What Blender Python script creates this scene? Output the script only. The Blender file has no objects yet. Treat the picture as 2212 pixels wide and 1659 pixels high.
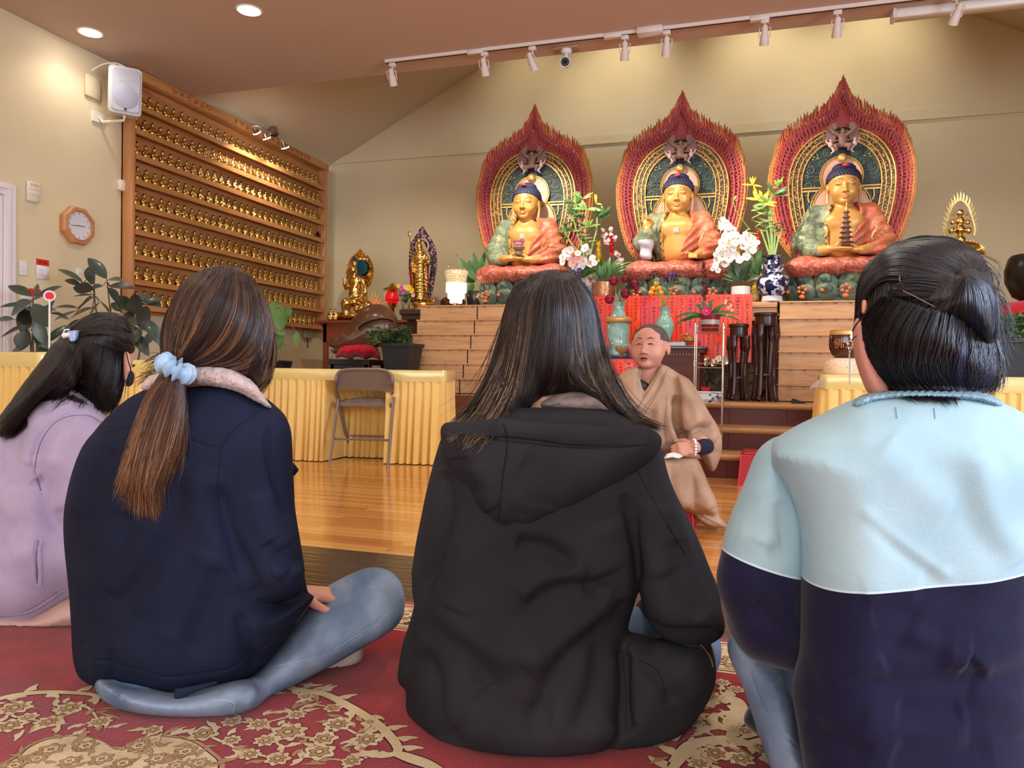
import bpy,math,random
import numpy as np
from math import sin,cos,pi,radians,sqrt,atan2,exp
random.seed(7); RNG = np.random.default_rng(7)
SC = bpy.context.scene
COL = SC.collection
# ---------------------------------------------------------------- camera
FPX,CX,CY,CAMZ = 1615.0,1106.0,829.5,0.72
_th,_ph,_ro = radians(17.3),radians(0.94),radians(0.93)
FW = np.array((-sin(_th)*cos(_ph),cos(_th)*cos(_ph),-sin(_ph)))
_r0 = np.array((cos(_th),sin(_th),0.0)); _u0 = np.cross(_r0,FW)
RT = _r0*cos(_ro) + _u0*sin(_ro)
UP = -_r0*sin(_ro) + _u0*cos(_ro)
CAM = np.array((0.0,0.0,CAMZ))
cd = bpy.data.cameras.new('camera'); cam = bpy.data.objects.new('camera',cd); COL.objects.link(cam)
import mathutils
from mathutils import Vector,Matrix
M4 = Matrix.Identity(4)
for i in range(3):
 M4[i][0] = RT[i]; M4[i][1] = UP[i]; M4[i][2] = -FW[i]; M4[i][3] = CAM[i]
cam.matrix_world = M4
cd.sensor_width = 36.0; cd.lens = 36.0*FPX/2212.0; cd.clip_start = 0.05; cd.clip_end = 60
SC.camera = cam
# ---------------------------------------------------------------- world, exposure
w = bpy.data.worlds.new('world'); SC.world = w; w.use_nodes = True
bg = w.node_tree.nodes['Background']; bg.inputs[0].default_value = (0.92,0.95,1.0,1); bg.inputs[1].default_value = 1.5
SC.view_settings.view_transform = 'Standard'; SC.view_settings.look = 'None'
SC.view_settings.exposure = 0.35; SC.view_settings.gamma = 1.0
SC.view_settings.use_curve_mapping = False
SC.cycles.use_denoising = True
SC.cycles.adaptive_threshold = 0.02
SC.cycles.max_bounces = 5; SC.cycles.diffuse_bounces = 3; SC.cycles.glossy_bounces = 3
SC.cycles.transmission_bounces = 6; SC.cycles.transparent_max_bounces = 8
SC.cycles.caustics_reflective = False; SC.cycles.caustics_refractive = False
SC.cycles.sample_clamp_indirect = 4.0
def light(name,kind,loc,energy,color,aim=None,**kw):
 d = bpy.data.lights.new(name,kind); d.energy = energy; d.color = color
 for k,v in kw.items(): setattr(d,k,v)
 o = bpy.data.objects.new(name,d); COL.objects.link(o); o.location = loc
 if aim is not None:
  o.rotation_euler = (Vector(aim)-Vector(loc)).to_track_quat('-Z','Y').to_euler()
 return o
WARM = (1.0,0.91,0.80)
# daylight through the window in the right wall and a soft fill added at the open rear
light('window_daylight','AREA',(4.25,0.6,1.75),230,(0.58,0.74,1.0),aim=(0.4,1.0,0.7),shape='RECTANGLE',size=2.6,size_y=1.7)
light('rear_fill','AREA',(0.3,-4.6,1.7),110,(1.0,0.96,0.92),aim=(-0.4,3.0,0.9),shape='RECTANGLE',size=5.5,size_y=2.4)
# ---------------------------------------------------------------- pixel helpers (photo frame 2212 x 1659)
def ray(x,y): return FW + (x-CX)/FPX*RT + (CY-y)/FPX*UP
def pd(x,y,D): return CAM + ray(x,y)*D
def pY(x,y,Y): d = ray(x,y); return CAM + d*(Y/d[1])
def pX(x,y,X): d = ray(x,y); return CAM + d*(X/d[0])
def pZ(x,y,Z): d = ray(x,y); return CAM + d*((Z-CAMZ)/d[2])
def proj(P):
 q = np.asarray(P,dtype=np.float64) - CAM
 D = q @ FW
 return CX + FPX*(q @ RT)/D,CY - FPX*(q @ UP)/D,D
# ---------------------------------------------------------------- materials
def srgb(r,g,b):
 f = lambda c: (c/12.92 if c <= 0.04045 else ((c+0.055)/1.055)**2.4)
 return (f(r/255),f(g/255),f(b/255),1)
MATS = {}
def node(nt,t,**kw):
 n = nt.nodes.new(t)
 for k,v in kw.items():
  if k.startswith('i_'):
   n.inputs[k[2:].replace('_',' ')].default_value = v
  else: setattr(n,k,v)
 return n
def mat(name,col,rough=0.6,metal=0.0,spec=0.5,noise=None,bump=None,col2=None,coat=0.0,sheen=0.0,
  emit=None,trans=0.0,ior=1.45,sss=0.0,stretch=(1,1,1),alpha=1.0,ramp=(0.35,0.65),coords='Object'):
 """noise = scale of the colour variation to col2; bump = (scale, strength, distance)"""
 if name in MATS: return MATS[name]
 m = bpy.data.materials.new(name); m.use_nodes = True; nt = m.node_tree
 b = nt.nodes['Principled BSDF']
 b.inputs['Base Color'].default_value = col; b.inputs['Roughness'].default_value = rough
 b.inputs['Metallic'].default_value = metal; b.inputs['Specular IOR Level'].default_value = spec
 b.inputs['Coat Weight'].default_value = coat; b.inputs['Coat Roughness'].default_value = 0.08
 b.inputs['Sheen Weight'].default_value = sheen; b.inputs['Sheen Roughness'].default_value = 0.4
 b.inputs['Transmission Weight'].default_value = trans; b.inputs['IOR'].default_value = ior
 b.inputs['Alpha'].default_value = alpha
 if sss:
  b.inputs['Subsurface Weight'].default_value = sss; b.inputs['Subsurface Radius'].default_value = (0.02,0.008,0.004)
 if emit:
  b.inputs['Emission Color'].default_value = emit[0]; b.inputs['Emission Strength'].default_value = emit[1]
 tc = node(nt,'ShaderNodeTexCoord'); mp = node(nt,'ShaderNodeMapping'); mp.inputs['Scale'].default_value = stretch
 nt.links.new(tc.outputs[coords],mp.inputs[0])
 if noise:
  n = node(nt,'ShaderNodeTexNoise'); n.inputs['Scale'].default_value = noise; n.inputs['Detail'].default_value = 5
  nt.links.new(mp.outputs[0],n.inputs['Vector'])
  r = node(nt,'ShaderNodeValToRGB'); r.color_ramp.elements[0].position = ramp[0]; r.color_ramp.elements[1].position = ramp[1]
  r.color_ramp.elements[0].color = col; r.color_ramp.elements[1].color = col2 or tuple(c*0.8 for c in col[:3])+(1,)
  nt.links.new(n.outputs[0],r.inputs[0]); nt.links.new(r.outputs[0],b.inputs['Base Color'])
 if bump:
  n2 = node(nt,'ShaderNodeTexNoise'); n2.inputs['Scale'].default_value = bump[0]; n2.inputs['Detail'].default_value = 4
  nt.links.new(mp.outputs[0],n2.inputs['Vector'])
  bp = node(nt,'ShaderNodeBump'); bp.inputs['Strength'].default_value = bump[1]; bp.inputs['Distance'].default_value = bump[2]
  nt.links.new(n2.outputs[0],bp.inputs['Height']); nt.links.new(bp.outputs[0],b.inputs['Normal'])
 MATS[name] = m; return m
def mnodes(m): nt = m.node_tree; return nt,nt.nodes['Principled BSDF'],nt.nodes['Mapping']
# ---------------------------------------------------------------- objects
def tag(o,label=None,cat=None,group=None,kind=None):
 if label: o['label'] = label
 if cat: o['category'] = cat
 if group: o['group'] = group
 if kind: o['kind'] = kind
 return o
def thing(name,label,cat,loc=(0,0,0),group=None,rz=0.0):
 o = bpy.data.objects.new(name,None); COL.objects.link(o); o.empty_display_size = 0.05
 o.location = loc; o.rotation_euler = (0,0,rz)
 return tag(o,label,cat,group)
def link(name,me,parent=None,mats=(),smooth=None,world=True):
 """link a mesh; when world is True its coordinates are world ones and are moved into the parent's frame"""
 o = bpy.data.objects.new(name,me); COL.objects.link(o)
 for m in (mats if isinstance(mats,(list,tuple)) else [mats]):
  me.materials.append(m)
 if parent is not None:
  o.parent = parent
  if world:
   mw = Matrix.Identity(4); q = parent
   while q is not None: mw = Matrix.Translation(q.location) @ q.rotation_euler.to_matrix().to_4x4() @ mw; q = q.parent
   me.transform(mw.inverted())
 if smooth is not None:
  me.polygons.foreach_set('use_smooth',[smooth]*len(me.polygons))
  if smooth is True and hasattr(me,'set_sharp_from_angle'):
   me.set_sharp_from_angle(angle=radians(50))
 return o
def base_at(o):
 """move a top-level mesh's origin to the middle of its underside"""
 me = o.data; n = len(me.vertices); c = np.empty(n*3,np.float32); me.vertices.foreach_get('co',c); c = c.reshape(-1,3)
 b = Vector(((c[:,0].min()+c[:,0].max())/2,(c[:,1].min()+c[:,1].max())/2,c[:,2].min()))
 me.transform(Matrix.Translation(-b)); o.location = o.location + b
 return o
def fast_mesh(name,V,F):
 me = bpy.data.meshes.new(name); V = np.asarray(V,np.float32); F = np.asarray(F,np.int32)
 nv,nf,k = len(V),len(F),F.shape[1]
 me.vertices.add(nv); me.vertices.foreach_set('co',V.ravel())
 me.loops.add(nf*k); me.loops.foreach_set('vertex_index',F.ravel())
 me.polygons.add(nf); me.polygons.foreach_set('loop_start',np.arange(0,nf*k,k,dtype=np.int32))
 me.polygons.foreach_set('loop_total',np.full(nf,k,np.int32))
 me.update(calc_edges=True); me.validate()
 return me
def lerp(a,b,t): return a + (b-a)*t
def V3(*a): return np.array(a,dtype=float)
def crom(P,n=8,closed=False):
 """Catmull-Rom resample"""
 P = [np.asarray(p,float) for p in P]; out = []; N = len(P)
 rng = range(N) if closed else range(N-1)
 for i in rng:
  if closed: p0,p1,p2,p3 = P[i-1],P[i],P[(i+1) % N],P[(i+2) % N]
  else: p0,p1,p2,p3 = P[max(i-1,0)],P[i],P[i+1],P[min(i+2,N-1)]
  for k in range(n):
   t = k/n
   out.append(0.5*((2*p1)+(-p0+p2)*t+(2*p0-5*p1+4*p2-p3)*t*t+(-p0+3*p1-3*p2+p3)*t**3))
 if not closed: out.append(P[-1])
 return out
class MB:
 """collects shapes into one mesh"""
 def __init__(s): s.v = []; s.f = []; s.m = []; s.tf = None
 def add(s,V,F,mi=0):
  o = len(s.v)
  if s.tf is not None: V = [s.tf @ Vector(p) for p in V]
  s.v += [tuple(p) for p in V]; s.f += [tuple(i+o for i in f) for f in F]; s.m += [mi]*len(F)
 def box(s,a,b,mi=0,bev=0.0):
  x0,y0,z0 = a; x1,y1,z1 = b
  if bev <= 0:
   V = [(x0,y0,z0),(x1,y0,z0),(x1,y1,z0),(x0,y1,z0),(x0,y0,z1),(x1,y0,z1),(x1,y1,z1),(x0,y1,z1)]
   s.add(V,[(0,3,2,1),(4,5,6,7),(0,1,5,4),(1,2,6,5),(2,3,7,6),(3,0,4,7)],mi); return
  e = min(bev,abs(x1-x0)*.45,abs(y1-y0)*.45,abs(z1-z0)*.45)
  def ring(z,i):
   return [(x0+i,y0,z),(x1-i,y0,z),(x1,y0+i,z),(x1,y1-i,z),(x1-i,y1,z),(x0+i,y1,z),(x0,y1-i,z),(x0,y0+i,z)]
  def ring2(z):
   return [(x0+e,y0+e,z),(x1-e,y0+e,z),(x1-e,y0+e,z),(x1-e,y1-e,z),(x1-e,y1-e,z),(x0+e,y1-e,z),(x0+e,y1-e,z),(x0+e,y0+e,z)]
  R = [ring2(z0),ring(z0+e,e),ring(z1-e,e),ring2(z1)]
  V = sum(R,[]); F = []
  for k in range(3):
   for i in range(8):
    j = (i+1) % 8; F.append((k*8+i,k*8+j,(k+1)*8+j,(k+1)*8+i))
  F.append((0,7,6,5,4,3,2,1)); F.append(tuple(24+i for i in range(8)))
  s.add(V,F,mi)
 def tube(s,pts,r,n=8,mi=0,cap=True,flat=1.0,up=(0,0,1)):
  pts = [Vector(p) for p in pts]; m = len(pts); rr = r if hasattr(r,'__len__') else [r]*m
  V = []; nrm = None
  for i,p in enumerate(pts):
   t = (pts[min(i+1,m-1)]-pts[max(i-1,0)])
   t = t.normalized() if t.length > 1e-9 else Vector((0,0,1))
   if nrm is None:
    u = Vector(up)
    if abs(t.dot(u)) > .95: u = Vector((1,0,0))
    nrm = (u - t*u.dot(t)).normalized()
   else:
    nrm = (nrm - t*nrm.dot(t))
    nrm = nrm.normalized() if nrm.length > 1e-6 else Vector((1,0,0))
   bn = t.cross(nrm)
   for k in range(n):
    a = 2*pi*k/n; V.append(p + nrm*(cos(a)*rr[i]*flat) + bn*(sin(a)*rr[i]))
  F = [(i*n+k,i*n+(k+1) % n,(i+1)*n+(k+1) % n,(i+1)*n+k) for i in range(m-1) for k in range(n)]
  if cap: F += [tuple(reversed(range(n))),tuple((m-1)*n+k for k in range(n))]
  s.add(V,F,mi)
 def lathe(s,prof,c=(0,0,0),n=24,mi=0,sx=1.0,sy=1.0,capb=True,capt=True,wob=None):
  """prof: list of (r, z)"""
  V = []; m = len(prof)
  for (r,z) in prof:
   for k in range(n):
    a = 2*pi*k/n; q = r*(1+(wob(a,z) if wob else 0))
    V.append((c[0]+q*cos(a)*sx,c[1]+q*sin(a)*sy,c[2]+z))
  F = [(i*n+k,i*n+(k+1) % n,(i+1)*n+(k+1) % n,(i+1)*n+k) for i in range(m-1) for k in range(n)]
  if capb: F.append(tuple(reversed(range(n))))
  if capt: F.append(tuple((m-1)*n+k for k in range(n)))
  s.add(V,F,mi)
 def ball(s,c,r,n=12,mi=0):
  rx,ry,rz = r if hasattr(r,'__len__') else (r,r,r); m = max(4,n//2)
  V = [(c[0],c[1],c[2]-rz)]
  for i in range(1,m):
   t = -pi/2+pi*i/m
   for k in range(n):
    a = 2*pi*k/n; V.append((c[0]+rx*cos(t)*cos(a),c[1]+ry*cos(t)*sin(a),c[2]+rz*sin(t)))
  V.append((c[0],c[1],c[2]+rz)); L = len(V)-1
  F = [(0,1+(k+1) % n,1+k) for k in range(n)]
  for i in range(m-2):
   for k in range(n): F.append((1+i*n+k,1+i*n+(k+1) % n,1+(i+1)*n+(k+1) % n,1+(i+1)*n+k))
  F += [(1+(m-2)*n+k,1+(m-2)*n+(k+1) % n,L) for k in range(n)]
  s.add(V,F,mi)
 def prism(s,poly,axis,a,b,mi=0):
  """extrude a 2D polygon along an axis (0,1,2) from a to b"""
  def pt(p,t):
   if axis == 0: return (t,p[0],p[1])
   if axis == 1: return (p[0],t,p[1])
   return (p[0],p[1],t)
  n = len(poly); V = [pt(p,a) for p in poly]+[pt(p,b) for p in poly]
  F = [(i,(i+1) % n,n+(i+1) % n,n+i) for i in range(n)]+[tuple(reversed(range(n))),tuple(range(n,2*n))]
  s.add(V,F,mi)
 def leaf(s,base,tip,width,n=6,bend=0.0,mi=0,up=(0,0,1),fold=0.25,peak=0.45,twist=None):
  """a leaf blade with a folded midrib"""
  b = Vector(base); t = Vector(tip); d = t-b; L = d.length
  if L < 1e-6: return
  dn = d/L; u = Vector(up)
  if abs(dn.dot(u)) > .97: u = Vector((0.3,1,0.1)).normalized()
  side = dn.cross(u).normalized(); nn = side.cross(dn)
  if twist:
   q = mathutils.Quaternion(dn,twist); side = q @ side; nn = q @ nn
  V = []; F = []
  for i in range(n+1):
   x = i/n; wd = width*0.5*max(0.04,(sin(pi*min(1,x**(0.69315/-math.log(peak)))) ** 0.8 if x < 1 else 0.03)) if x > 0 else width*0.05
   p = b + d*x + nn*(bend*L*4*x*(1-x)*0.5) - Vector((0,0,1))*(bend*L*x*x*0.3)
   V += [p - side*wd + nn*wd*fold,p,p + side*wd + nn*wd*fold]
  for i in range(n):
   o = i*3; F += [(o,o+1,o+4,o+3),(o+1,o+2,o+5,o+4)]
  s.add(V,F,mi)
 def build(s,name,mats,parent=None,smooth=True,world=True):
  me = bpy.data.meshes.new(name); me.from_pydata(s.v,[],s.f)
  o = link(name,me,parent,mats,None,world)
  me.polygons.foreach_set('material_index',s.m)
  me.polygons.foreach_set('use_smooth',[bool(smooth)]*len(s.f))
  if smooth: me.set_sharp_from_angle(angle=radians(45))
  me.update(); return o
def copy_tree(o,parent=None):
 c = o.copy(); COL.objects.link(c); c.parent = parent
 for ch in list(o.children):
  copy_tree(ch,c)
 return c
# ---------------------------------------------------------------- implicit shapes (sculpting)
def smin(a,b,k):
 if k <= 0: return np.minimum(a,b)
 h = np.clip(0.5+0.5*(b-a)/k,0,1); return b*(1-h)+a*h - k*h*(1-h)
def smax(a,b,k): return -smin(-a,-b,k)
def s_ell(P,c,r,R=None):
 p = P-np.asarray(c,np.float32)
 if R is not None: p = p @ np.asarray(R,np.float32)
 r = np.asarray(r,np.float32); u = p/r; v = u/r; k0 = np.sqrt(np.einsum('ij,ij->i',u,u)); k1 = np.sqrt(np.einsum('ij,ij->i',v,v))+1e-9
 return k0*(k0-1)/k1
def s_cap(P,a,b,ra,rb=None):
 rb = ra if rb is None else rb
 a = np.asarray(a,np.float32); b = np.asarray(b,np.float32); d = b-a; L = float(d @ d)+1e-12
 t = np.clip(((P-a) @ d)/L,0,1)
 q = P-a; q -= t[:,None]*d; return np.sqrt(np.einsum('ij,ij->i',q,q)) - (ra+(rb-ra)*t)
def s_chain(P,pts,rad,k=0.01):
 d = None
 for i in range(len(pts)-1):
  e = s_cap(P,pts[i],pts[i+1],rad[i],rad[i+1]); d = e if d is None else smin(d,e,k)
 return d
def s_box(P,c,h,r=0.01,R=None):
 p = P-np.asarray(c,np.float32)
 if R is not None: p = p @ np.asarray(R,np.float32)
 q = np.abs(p)-np.asarray(h,np.float32)+r
 return np.sqrt((np.maximum(q,0)**2).sum(1))+np.minimum(q.max(1),0)-r
def nets(fn,lo,hi,h):
 """surface nets over a grid; returns verts, quads"""
 lo = np.asarray(lo,float); hi = np.asarray(hi,float); n = np.maximum(4,np.ceil((hi-lo)/h).astype(int)+1)
 xs = [(lo[i]+h*np.arange(n[i])).astype(np.float32) for i in range(3)]
 g = np.empty(n,np.float32); step = max(1,int(400000/(n[1]*n[2])))
 Y,Z = np.meshgrid(xs[1],xs[2],indexing='ij')
 for i in range(0,n[0],step):
  xx = xs[0][i:i+step]; m = len(xx)
  P = np.stack([np.repeat(xx,Y.size),np.tile(Y.ravel(),m),np.tile(Z.ravel(),m)],1)
  g[i:i+m] = fn(P).reshape(m,n[1],n[2])
 # pad so that the surface closes
 g[0] = g[-1] = np.maximum(g[0],1e-3); g[:,0] = np.maximum(g[:,0],1e-3); g[:,-1] = np.maximum(g[:,-1],1e-3)
 g[:,:,0] = np.maximum(g[:,:,0],1e-3); g[:,:,-1] = np.maximum(g[:,:,-1],1e-3); g[-1] = np.maximum(g[-1],1e-3); g[0] = np.maximum(g[0],1e-3)
 s = g < 0
 c = tuple(n-1)
 acc = np.zeros(c+(3,),np.float32); cnt = np.zeros(c,np.float32)
 cr = {}
 for ax in range(3):
  a = [slice(None)]*3; b = [slice(None)]*3; a[ax] = slice(0,-1); b[ax] = slice(1,None)
  g0 = g[tuple(a)]; g1 = g[tuple(b)]; x = s[tuple(a)] != s[tuple(b)]; cr[ax] = x
  t = np.where(x,g0/np.where(np.abs(g0-g1) < 1e-12,1,g0-g1),0).astype(np.float32)
  o1,o2 = [q for q in range(3) if q != ax]
  for d1 in (0,1):
   for d2 in (0,1):
    sl = [slice(None)]*3
    sl[o1] = slice(d1,d1+c[o1]); sl[o2] = slice(d2,d2+c[o2])
    xx = x[tuple(sl)]; tt = t[tuple(sl)]
    cnt += xx
    acc[...,ax] += xx*tt
    if d1: acc[...,o1] += xx
    if d2: acc[...,o2] += xx
 act = cnt > 0; idx = -np.ones(c,np.int64); idx[act] = np.arange(act.sum())
 ii = np.argwhere(act).astype(np.float32)
 V = (ii + acc[act]/cnt[act][:,None])*h + lo
 Q = []
 for ax in range(3):
  x = cr[ax]; o1,o2 = [(1,2),(2,0),(0,1)][ax]
  sl = [slice(None)]*3; sl[o1] = slice(1,-1); sl[o2] = slice(1,-1)
  e = np.argwhere(x[tuple(sl)])
  if len(e) == 0: continue
  e[:,o1] += 1; e[:,o2] += 1
  inside = s[e[:,0],e[:,1],e[:,2]]
  def cell(d1,d2):
   q = e.copy(); q[:,o1] -= d1; q[:,o2] -= d2
   return idx[q[:,0],q[:,1],q[:,2]]
  q = np.stack([cell(1,1),cell(0,1),cell(0,0),cell(1,0)],1)
  q[~inside] = q[~inside][:,::-1]
  Q.append(q)
 return V.astype(np.float32),np.concatenate(Q)
def vnormals(V,Q):
 n = np.cross(V[Q[:,2]]-V[Q[:,0]],V[Q[:,3]]-V[Q[:,1]]); N = np.zeros_like(V)
 for k in range(4): np.add.at(N,Q[:,k],n)
 return N/(np.linalg.norm(N,axis=1,keepdims=True)+1e-12)
def relax(V,Q,it=2,f=0.5):
 for _ in range(it):
  S = np.zeros_like(V); C = np.zeros(len(V),np.float32)
  for k in range(4):
   a = Q[:,k]; b = Q[:,(k+1) % 4]
   np.add.at(S,a,V[b]); np.add.at(S,b,V[a]); np.add.at(C,a,1); np.add.at(C,b,1)
  V = V + (S/np.maximum(C,1)[:,None]-V)*f
 return V
def subdiv(V,Q):
 """one linear split of every quad"""
 e = np.concatenate([np.sort(Q[:,[k,(k+1) % 4]],1) for k in range(4)]); u,inv = np.unique(e,axis=0,return_inverse=True); inv = inv.ravel()
 nv = len(V); nq = len(Q); M = (V[u[:,0]]+V[u[:,1]])/2; Cc = V[Q].mean(1)
 V2 = np.concatenate([V,M,Cc]).astype(np.float32); m = [nv+inv[k*nq:(k+1)*nq] for k in range(4)]; c = nv+len(u)+np.arange(nq)
 Q2 = np.concatenate([np.stack([Q[:,k],m[k],c,m[k-1]],1) for k in range(4)])
 return V2,Q2
def sculpt(name,fn,lo,hi,h,mats,parent=None,post=None,it=2,fine=False,sel=None,world=True):
 V,Q = nets(fn,lo,hi,h)
 V = relax(V,Q,it)
 if fine: V,Q = subdiv(V,Q); V = relax(V,Q,1)
 if post is not None: V = post(V,vnormals(V,Q)).astype(np.float32)
 me = fast_mesh(name,V,Q)
 o = link(name,me,parent,mats,None,world)
 me.polygons.foreach_set('use_smooth',np.ones(len(me.polygons),bool))
 if sel is not None and len(me.polygons) == len(Q):
  mi = sel(V[Q].mean(1)).astype(np.int32); me.polygons.foreach_set('material_index',mi)
 me.update(); return o
class Infl:
 """a pillow grown from an outline: outline in photo pixels, placed at depth D, rim radius R, half-thickness T (metres)"""
 def __init__(s,poly,D,R,T,n=6,slope=0.0,pad=120,smooth=True):
  pts = np.array(crom(poly,n,True) if smooth else poly,float); s.D = D; s.R = R; s.T = T; s.slope = slope
  s.cy = pts[:,1].mean(); s.cx = pts[:,0].mean()
  s.x0 = pts[:,0].min()-pad; s.y0 = pts[:,1].min()-pad; s.st = 4.0
  nx = int((pts[:,0].max()+pad-s.x0)/s.st)+2; ny = int((pts[:,1].max()+pad-s.y0)/s.st)+2
  X,Y = np.meshgrid(s.x0+s.st*np.arange(nx),s.y0+s.st*np.arange(ny),indexing='xy')
  q = np.stack([X.ravel(),Y.ravel()],1); best = np.full(len(q),1e9); ins = np.zeros(len(q),bool)
  for i in range(len(pts)):
   a = pts[i-1]; b = pts[i]; d = b-a; L = d @ d
   if L < 1e-9: continue
   t = np.clip(((q-a) @ d)/L,0,1); dd = ((q-a-t[:,None]*d)**2).sum(1); best = np.minimum(best,dd)
   c = ((a[1] > q[:,1]) != (b[1] > q[:,1]))
   if abs(d[1]) > 1e-12: ins ^= c & (q[:,0] < a[0]+(q[:,1]-a[1])*d[0]/d[1])
  s.g = (np.sqrt(best)*np.where(ins,-1,1)).reshape(ny,nx)
 def d2(s,px,py):
  u = np.clip((px-s.x0)/s.st,0,s.g.shape[1]-1.001); v = np.clip((py-s.y0)/s.st,0,s.g.shape[0]-1.001)
  i = u.astype(int); j = v.astype(int); fu = u-i; fv = v-j; g = s.g
  return (g[j,i]*(1-fu)+g[j,i+1]*fu)*(1-fv)+(g[j+1,i]*(1-fu)+g[j+1,i+1]*fu)*fv
 def depth(s,px,py): return s.D + s.slope*(py-s.cy)/1000.0
 def sdf(s,P):
  px,py,D = proj(P); dc = s.depth(px,py); d = s.d2(px,py)*dc/FPX; w = D-dc
  e = np.maximum(s.R+d,0); q = np.sqrt((e/s.R)**2+(w/s.T)**2)-1
  return (q*min(s.R,s.T)).astype(np.float32)
 def front(s,px,py):
  dc = s.depth(px,py); d = s.d2(px,py)*dc/FPX; e = np.clip((s.R+d)/s.R,0,1)
  return dc - s.T*np.sqrt(np.maximum(0,1-e*e))
def inflated(name,parts,mats,parent,h=0.008,k=0.02,post=None,it=2,extra=None,fine=False,sel=None,cut=None):
 """blend several Infl parts (and extra sdf callables) into one mesh"""
 lo = np.full(3,1e9); hi = np.full(3,-1e9)
 for p in parts:
  xs = (p.x0+110,p.x0+p.st*p.g.shape[1]-110); ys = (p.y0+110,p.y0+p.st*p.g.shape[0]-110)
  for x in xs:
   for y in ys:
    for D in (p.D-p.T-abs(p.slope)*.3,p.D+p.T+abs(p.slope)*.3):
     q = pd(x,y,D); lo = np.minimum(lo,q); hi = np.maximum(hi,q)
 if extra:
  for (fn,a,b) in extra: lo = np.minimum(lo,a); hi = np.maximum(hi,b)
 lo -= 2*h; hi += 2*h; lo[2] = max(lo[2],-0.01)
 def f(P):
  d = None
  for p in parts:
   e = p.sdf(P); d = e if d is None else smin(d,e,k)
  if extra:
   for (fn,a,b) in extra: e = fn(P); d = e if d is None else smin(d,e,k)
  if cut is not None: d = cut(P,d)
  return d
 return sculpt(name,f,lo,hi,h,mats,parent,post,it,fine,sel)
def strokes(V,N,lines,facing=True):
 """sculpt folds: lines = [(pixel polyline, width px, height m)], applied where the surface faces the viewpoint they were drawn from"""
 px,py,D = proj(V); vd = (CAM-V)/np.linalg.norm(CAM-V,axis=1,keepdims=True)
 fac = np.clip((N*vd).sum(1)*2.0,0,1) if facing else 1.0
 disp = np.zeros(len(V))
 for pts,wd,a in lines:
  if wd > 3.5: wd *= 2.3; a *= 1.7
  pts = np.array(crom(pts,5),float); best = np.full(len(V),1e9); tt = np.zeros(len(V)); n = len(pts)
  msk = (px > pts[:,0].min()-3*wd) & (px < pts[:,0].max()+3*wd) & (py > pts[:,1].min()-3*wd) & (py < pts[:,1].max()+3*wd)
  if not msk.any(): continue
  q = np.stack([px[msk],py[msk]],1); bb = best[msk]; t_ = tt[msk]
  for i in range(n-1):
   s0 = pts[i]; d = pts[i+1]-s0; L = d @ d+1e-9; t = np.clip(((q-s0) @ d)/L,0,1)
   e = ((q-s0-t[:,None]*d)**2).sum(1); m = e < bb; bb = np.where(m,e,bb); t_ = np.where(m,(i+t)/(n-1),t_)
  taper = np.clip(np.sin(pi*np.clip(t_,0.0,1.0))*2.2,0.15,1)
  disp[msk] += a*np.exp(-bb/(wd*wd))*taper
 return V + N*(disp*fac)[:,None]
def vnoise(V,scale,seed=0):
 """cheap smooth pseudo-noise in [-1,1]"""
 r = np.random.default_rng(seed); s = np.zeros(len(V))
 for k in range(6):
  d = r.normal(size=3); d /= np.linalg.norm(d); s += np.sin((V @ d)*scale*(0.7+0.25*k)+r.uniform(0,6.28)+1.5*np.sin((V @ r.normal(size=3))*scale*.45))
 return s/6
def wrinkle(V,amp,sc,seed=0,stretch=(1,1,1)):
 W = V*np.array(stretch); W = W+.35/sc*np.stack([vnoise(W,sc*.6,seed+k) for k in range(3)],1)*2; n1 = vnoise(W,sc,seed+5); n2 = vnoise(W,sc*2.1,seed+9)
 return amp*((1-np.abs(n1)*3.0).clip(-1,1)*.7+.5*n2)
def ribbons(name,paths,rad,mats,parent,tints=None,n=3):
 """many strands as thin tubes in one mesh. paths (S,K,3); rad (S,) or (S,K); tints (S,)"""
 P = np.asarray(paths,np.float32); S,K,_ = P.shape; rad = np.asarray(rad,np.float32)
 if rad.ndim == 1: rad = rad[:,None]*np.clip(1.15-np.linspace(0,1,K)**3,.15,1)[None]
 T = np.gradient(P,axis=1); T /= np.linalg.norm(T,axis=2,keepdims=True)+1e-9
 A = np.cross(T,np.array((0.31,0.9,0.27),np.float32)); A /= np.linalg.norm(A,axis=2,keepdims=True)+1e-9; B = np.cross(T,A)
 V = np.empty((S,K,n,3),np.float32)
 for k in range(n):
  a = 2*pi*k/n; V[:,:,k] = P+(A*cos(a)+B*sin(a))*rad[...,None]
 i = np.arange(S)[:,None,None]*K*n; j = np.arange(K-1)[None,:,None]*n; k = np.arange(n)[None,None,:]; k2 = (k+1) % n
 Q = np.stack([i+j+k,i+j+k2,i+j+n+k2,i+j+n+k],-1).reshape(-1,4)
 me = fast_mesh(name,V.reshape(-1,3),Q)
 if tints is not None:
  at = me.attributes.new('tint','FLOAT','POINT'); T_ = np.asarray(tints,np.float32); T_ = T_[:,None]*np.linspace(.68,1.12,K,dtype=np.float32)[None]; at.data.foreach_set('value',np.repeat(T_.ravel(),n))
 o = link(name,me,parent,mats,None); me.polygons.foreach_set('use_smooth',np.ones(len(me.polygons),bool)); me.update()
 return o
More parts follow.
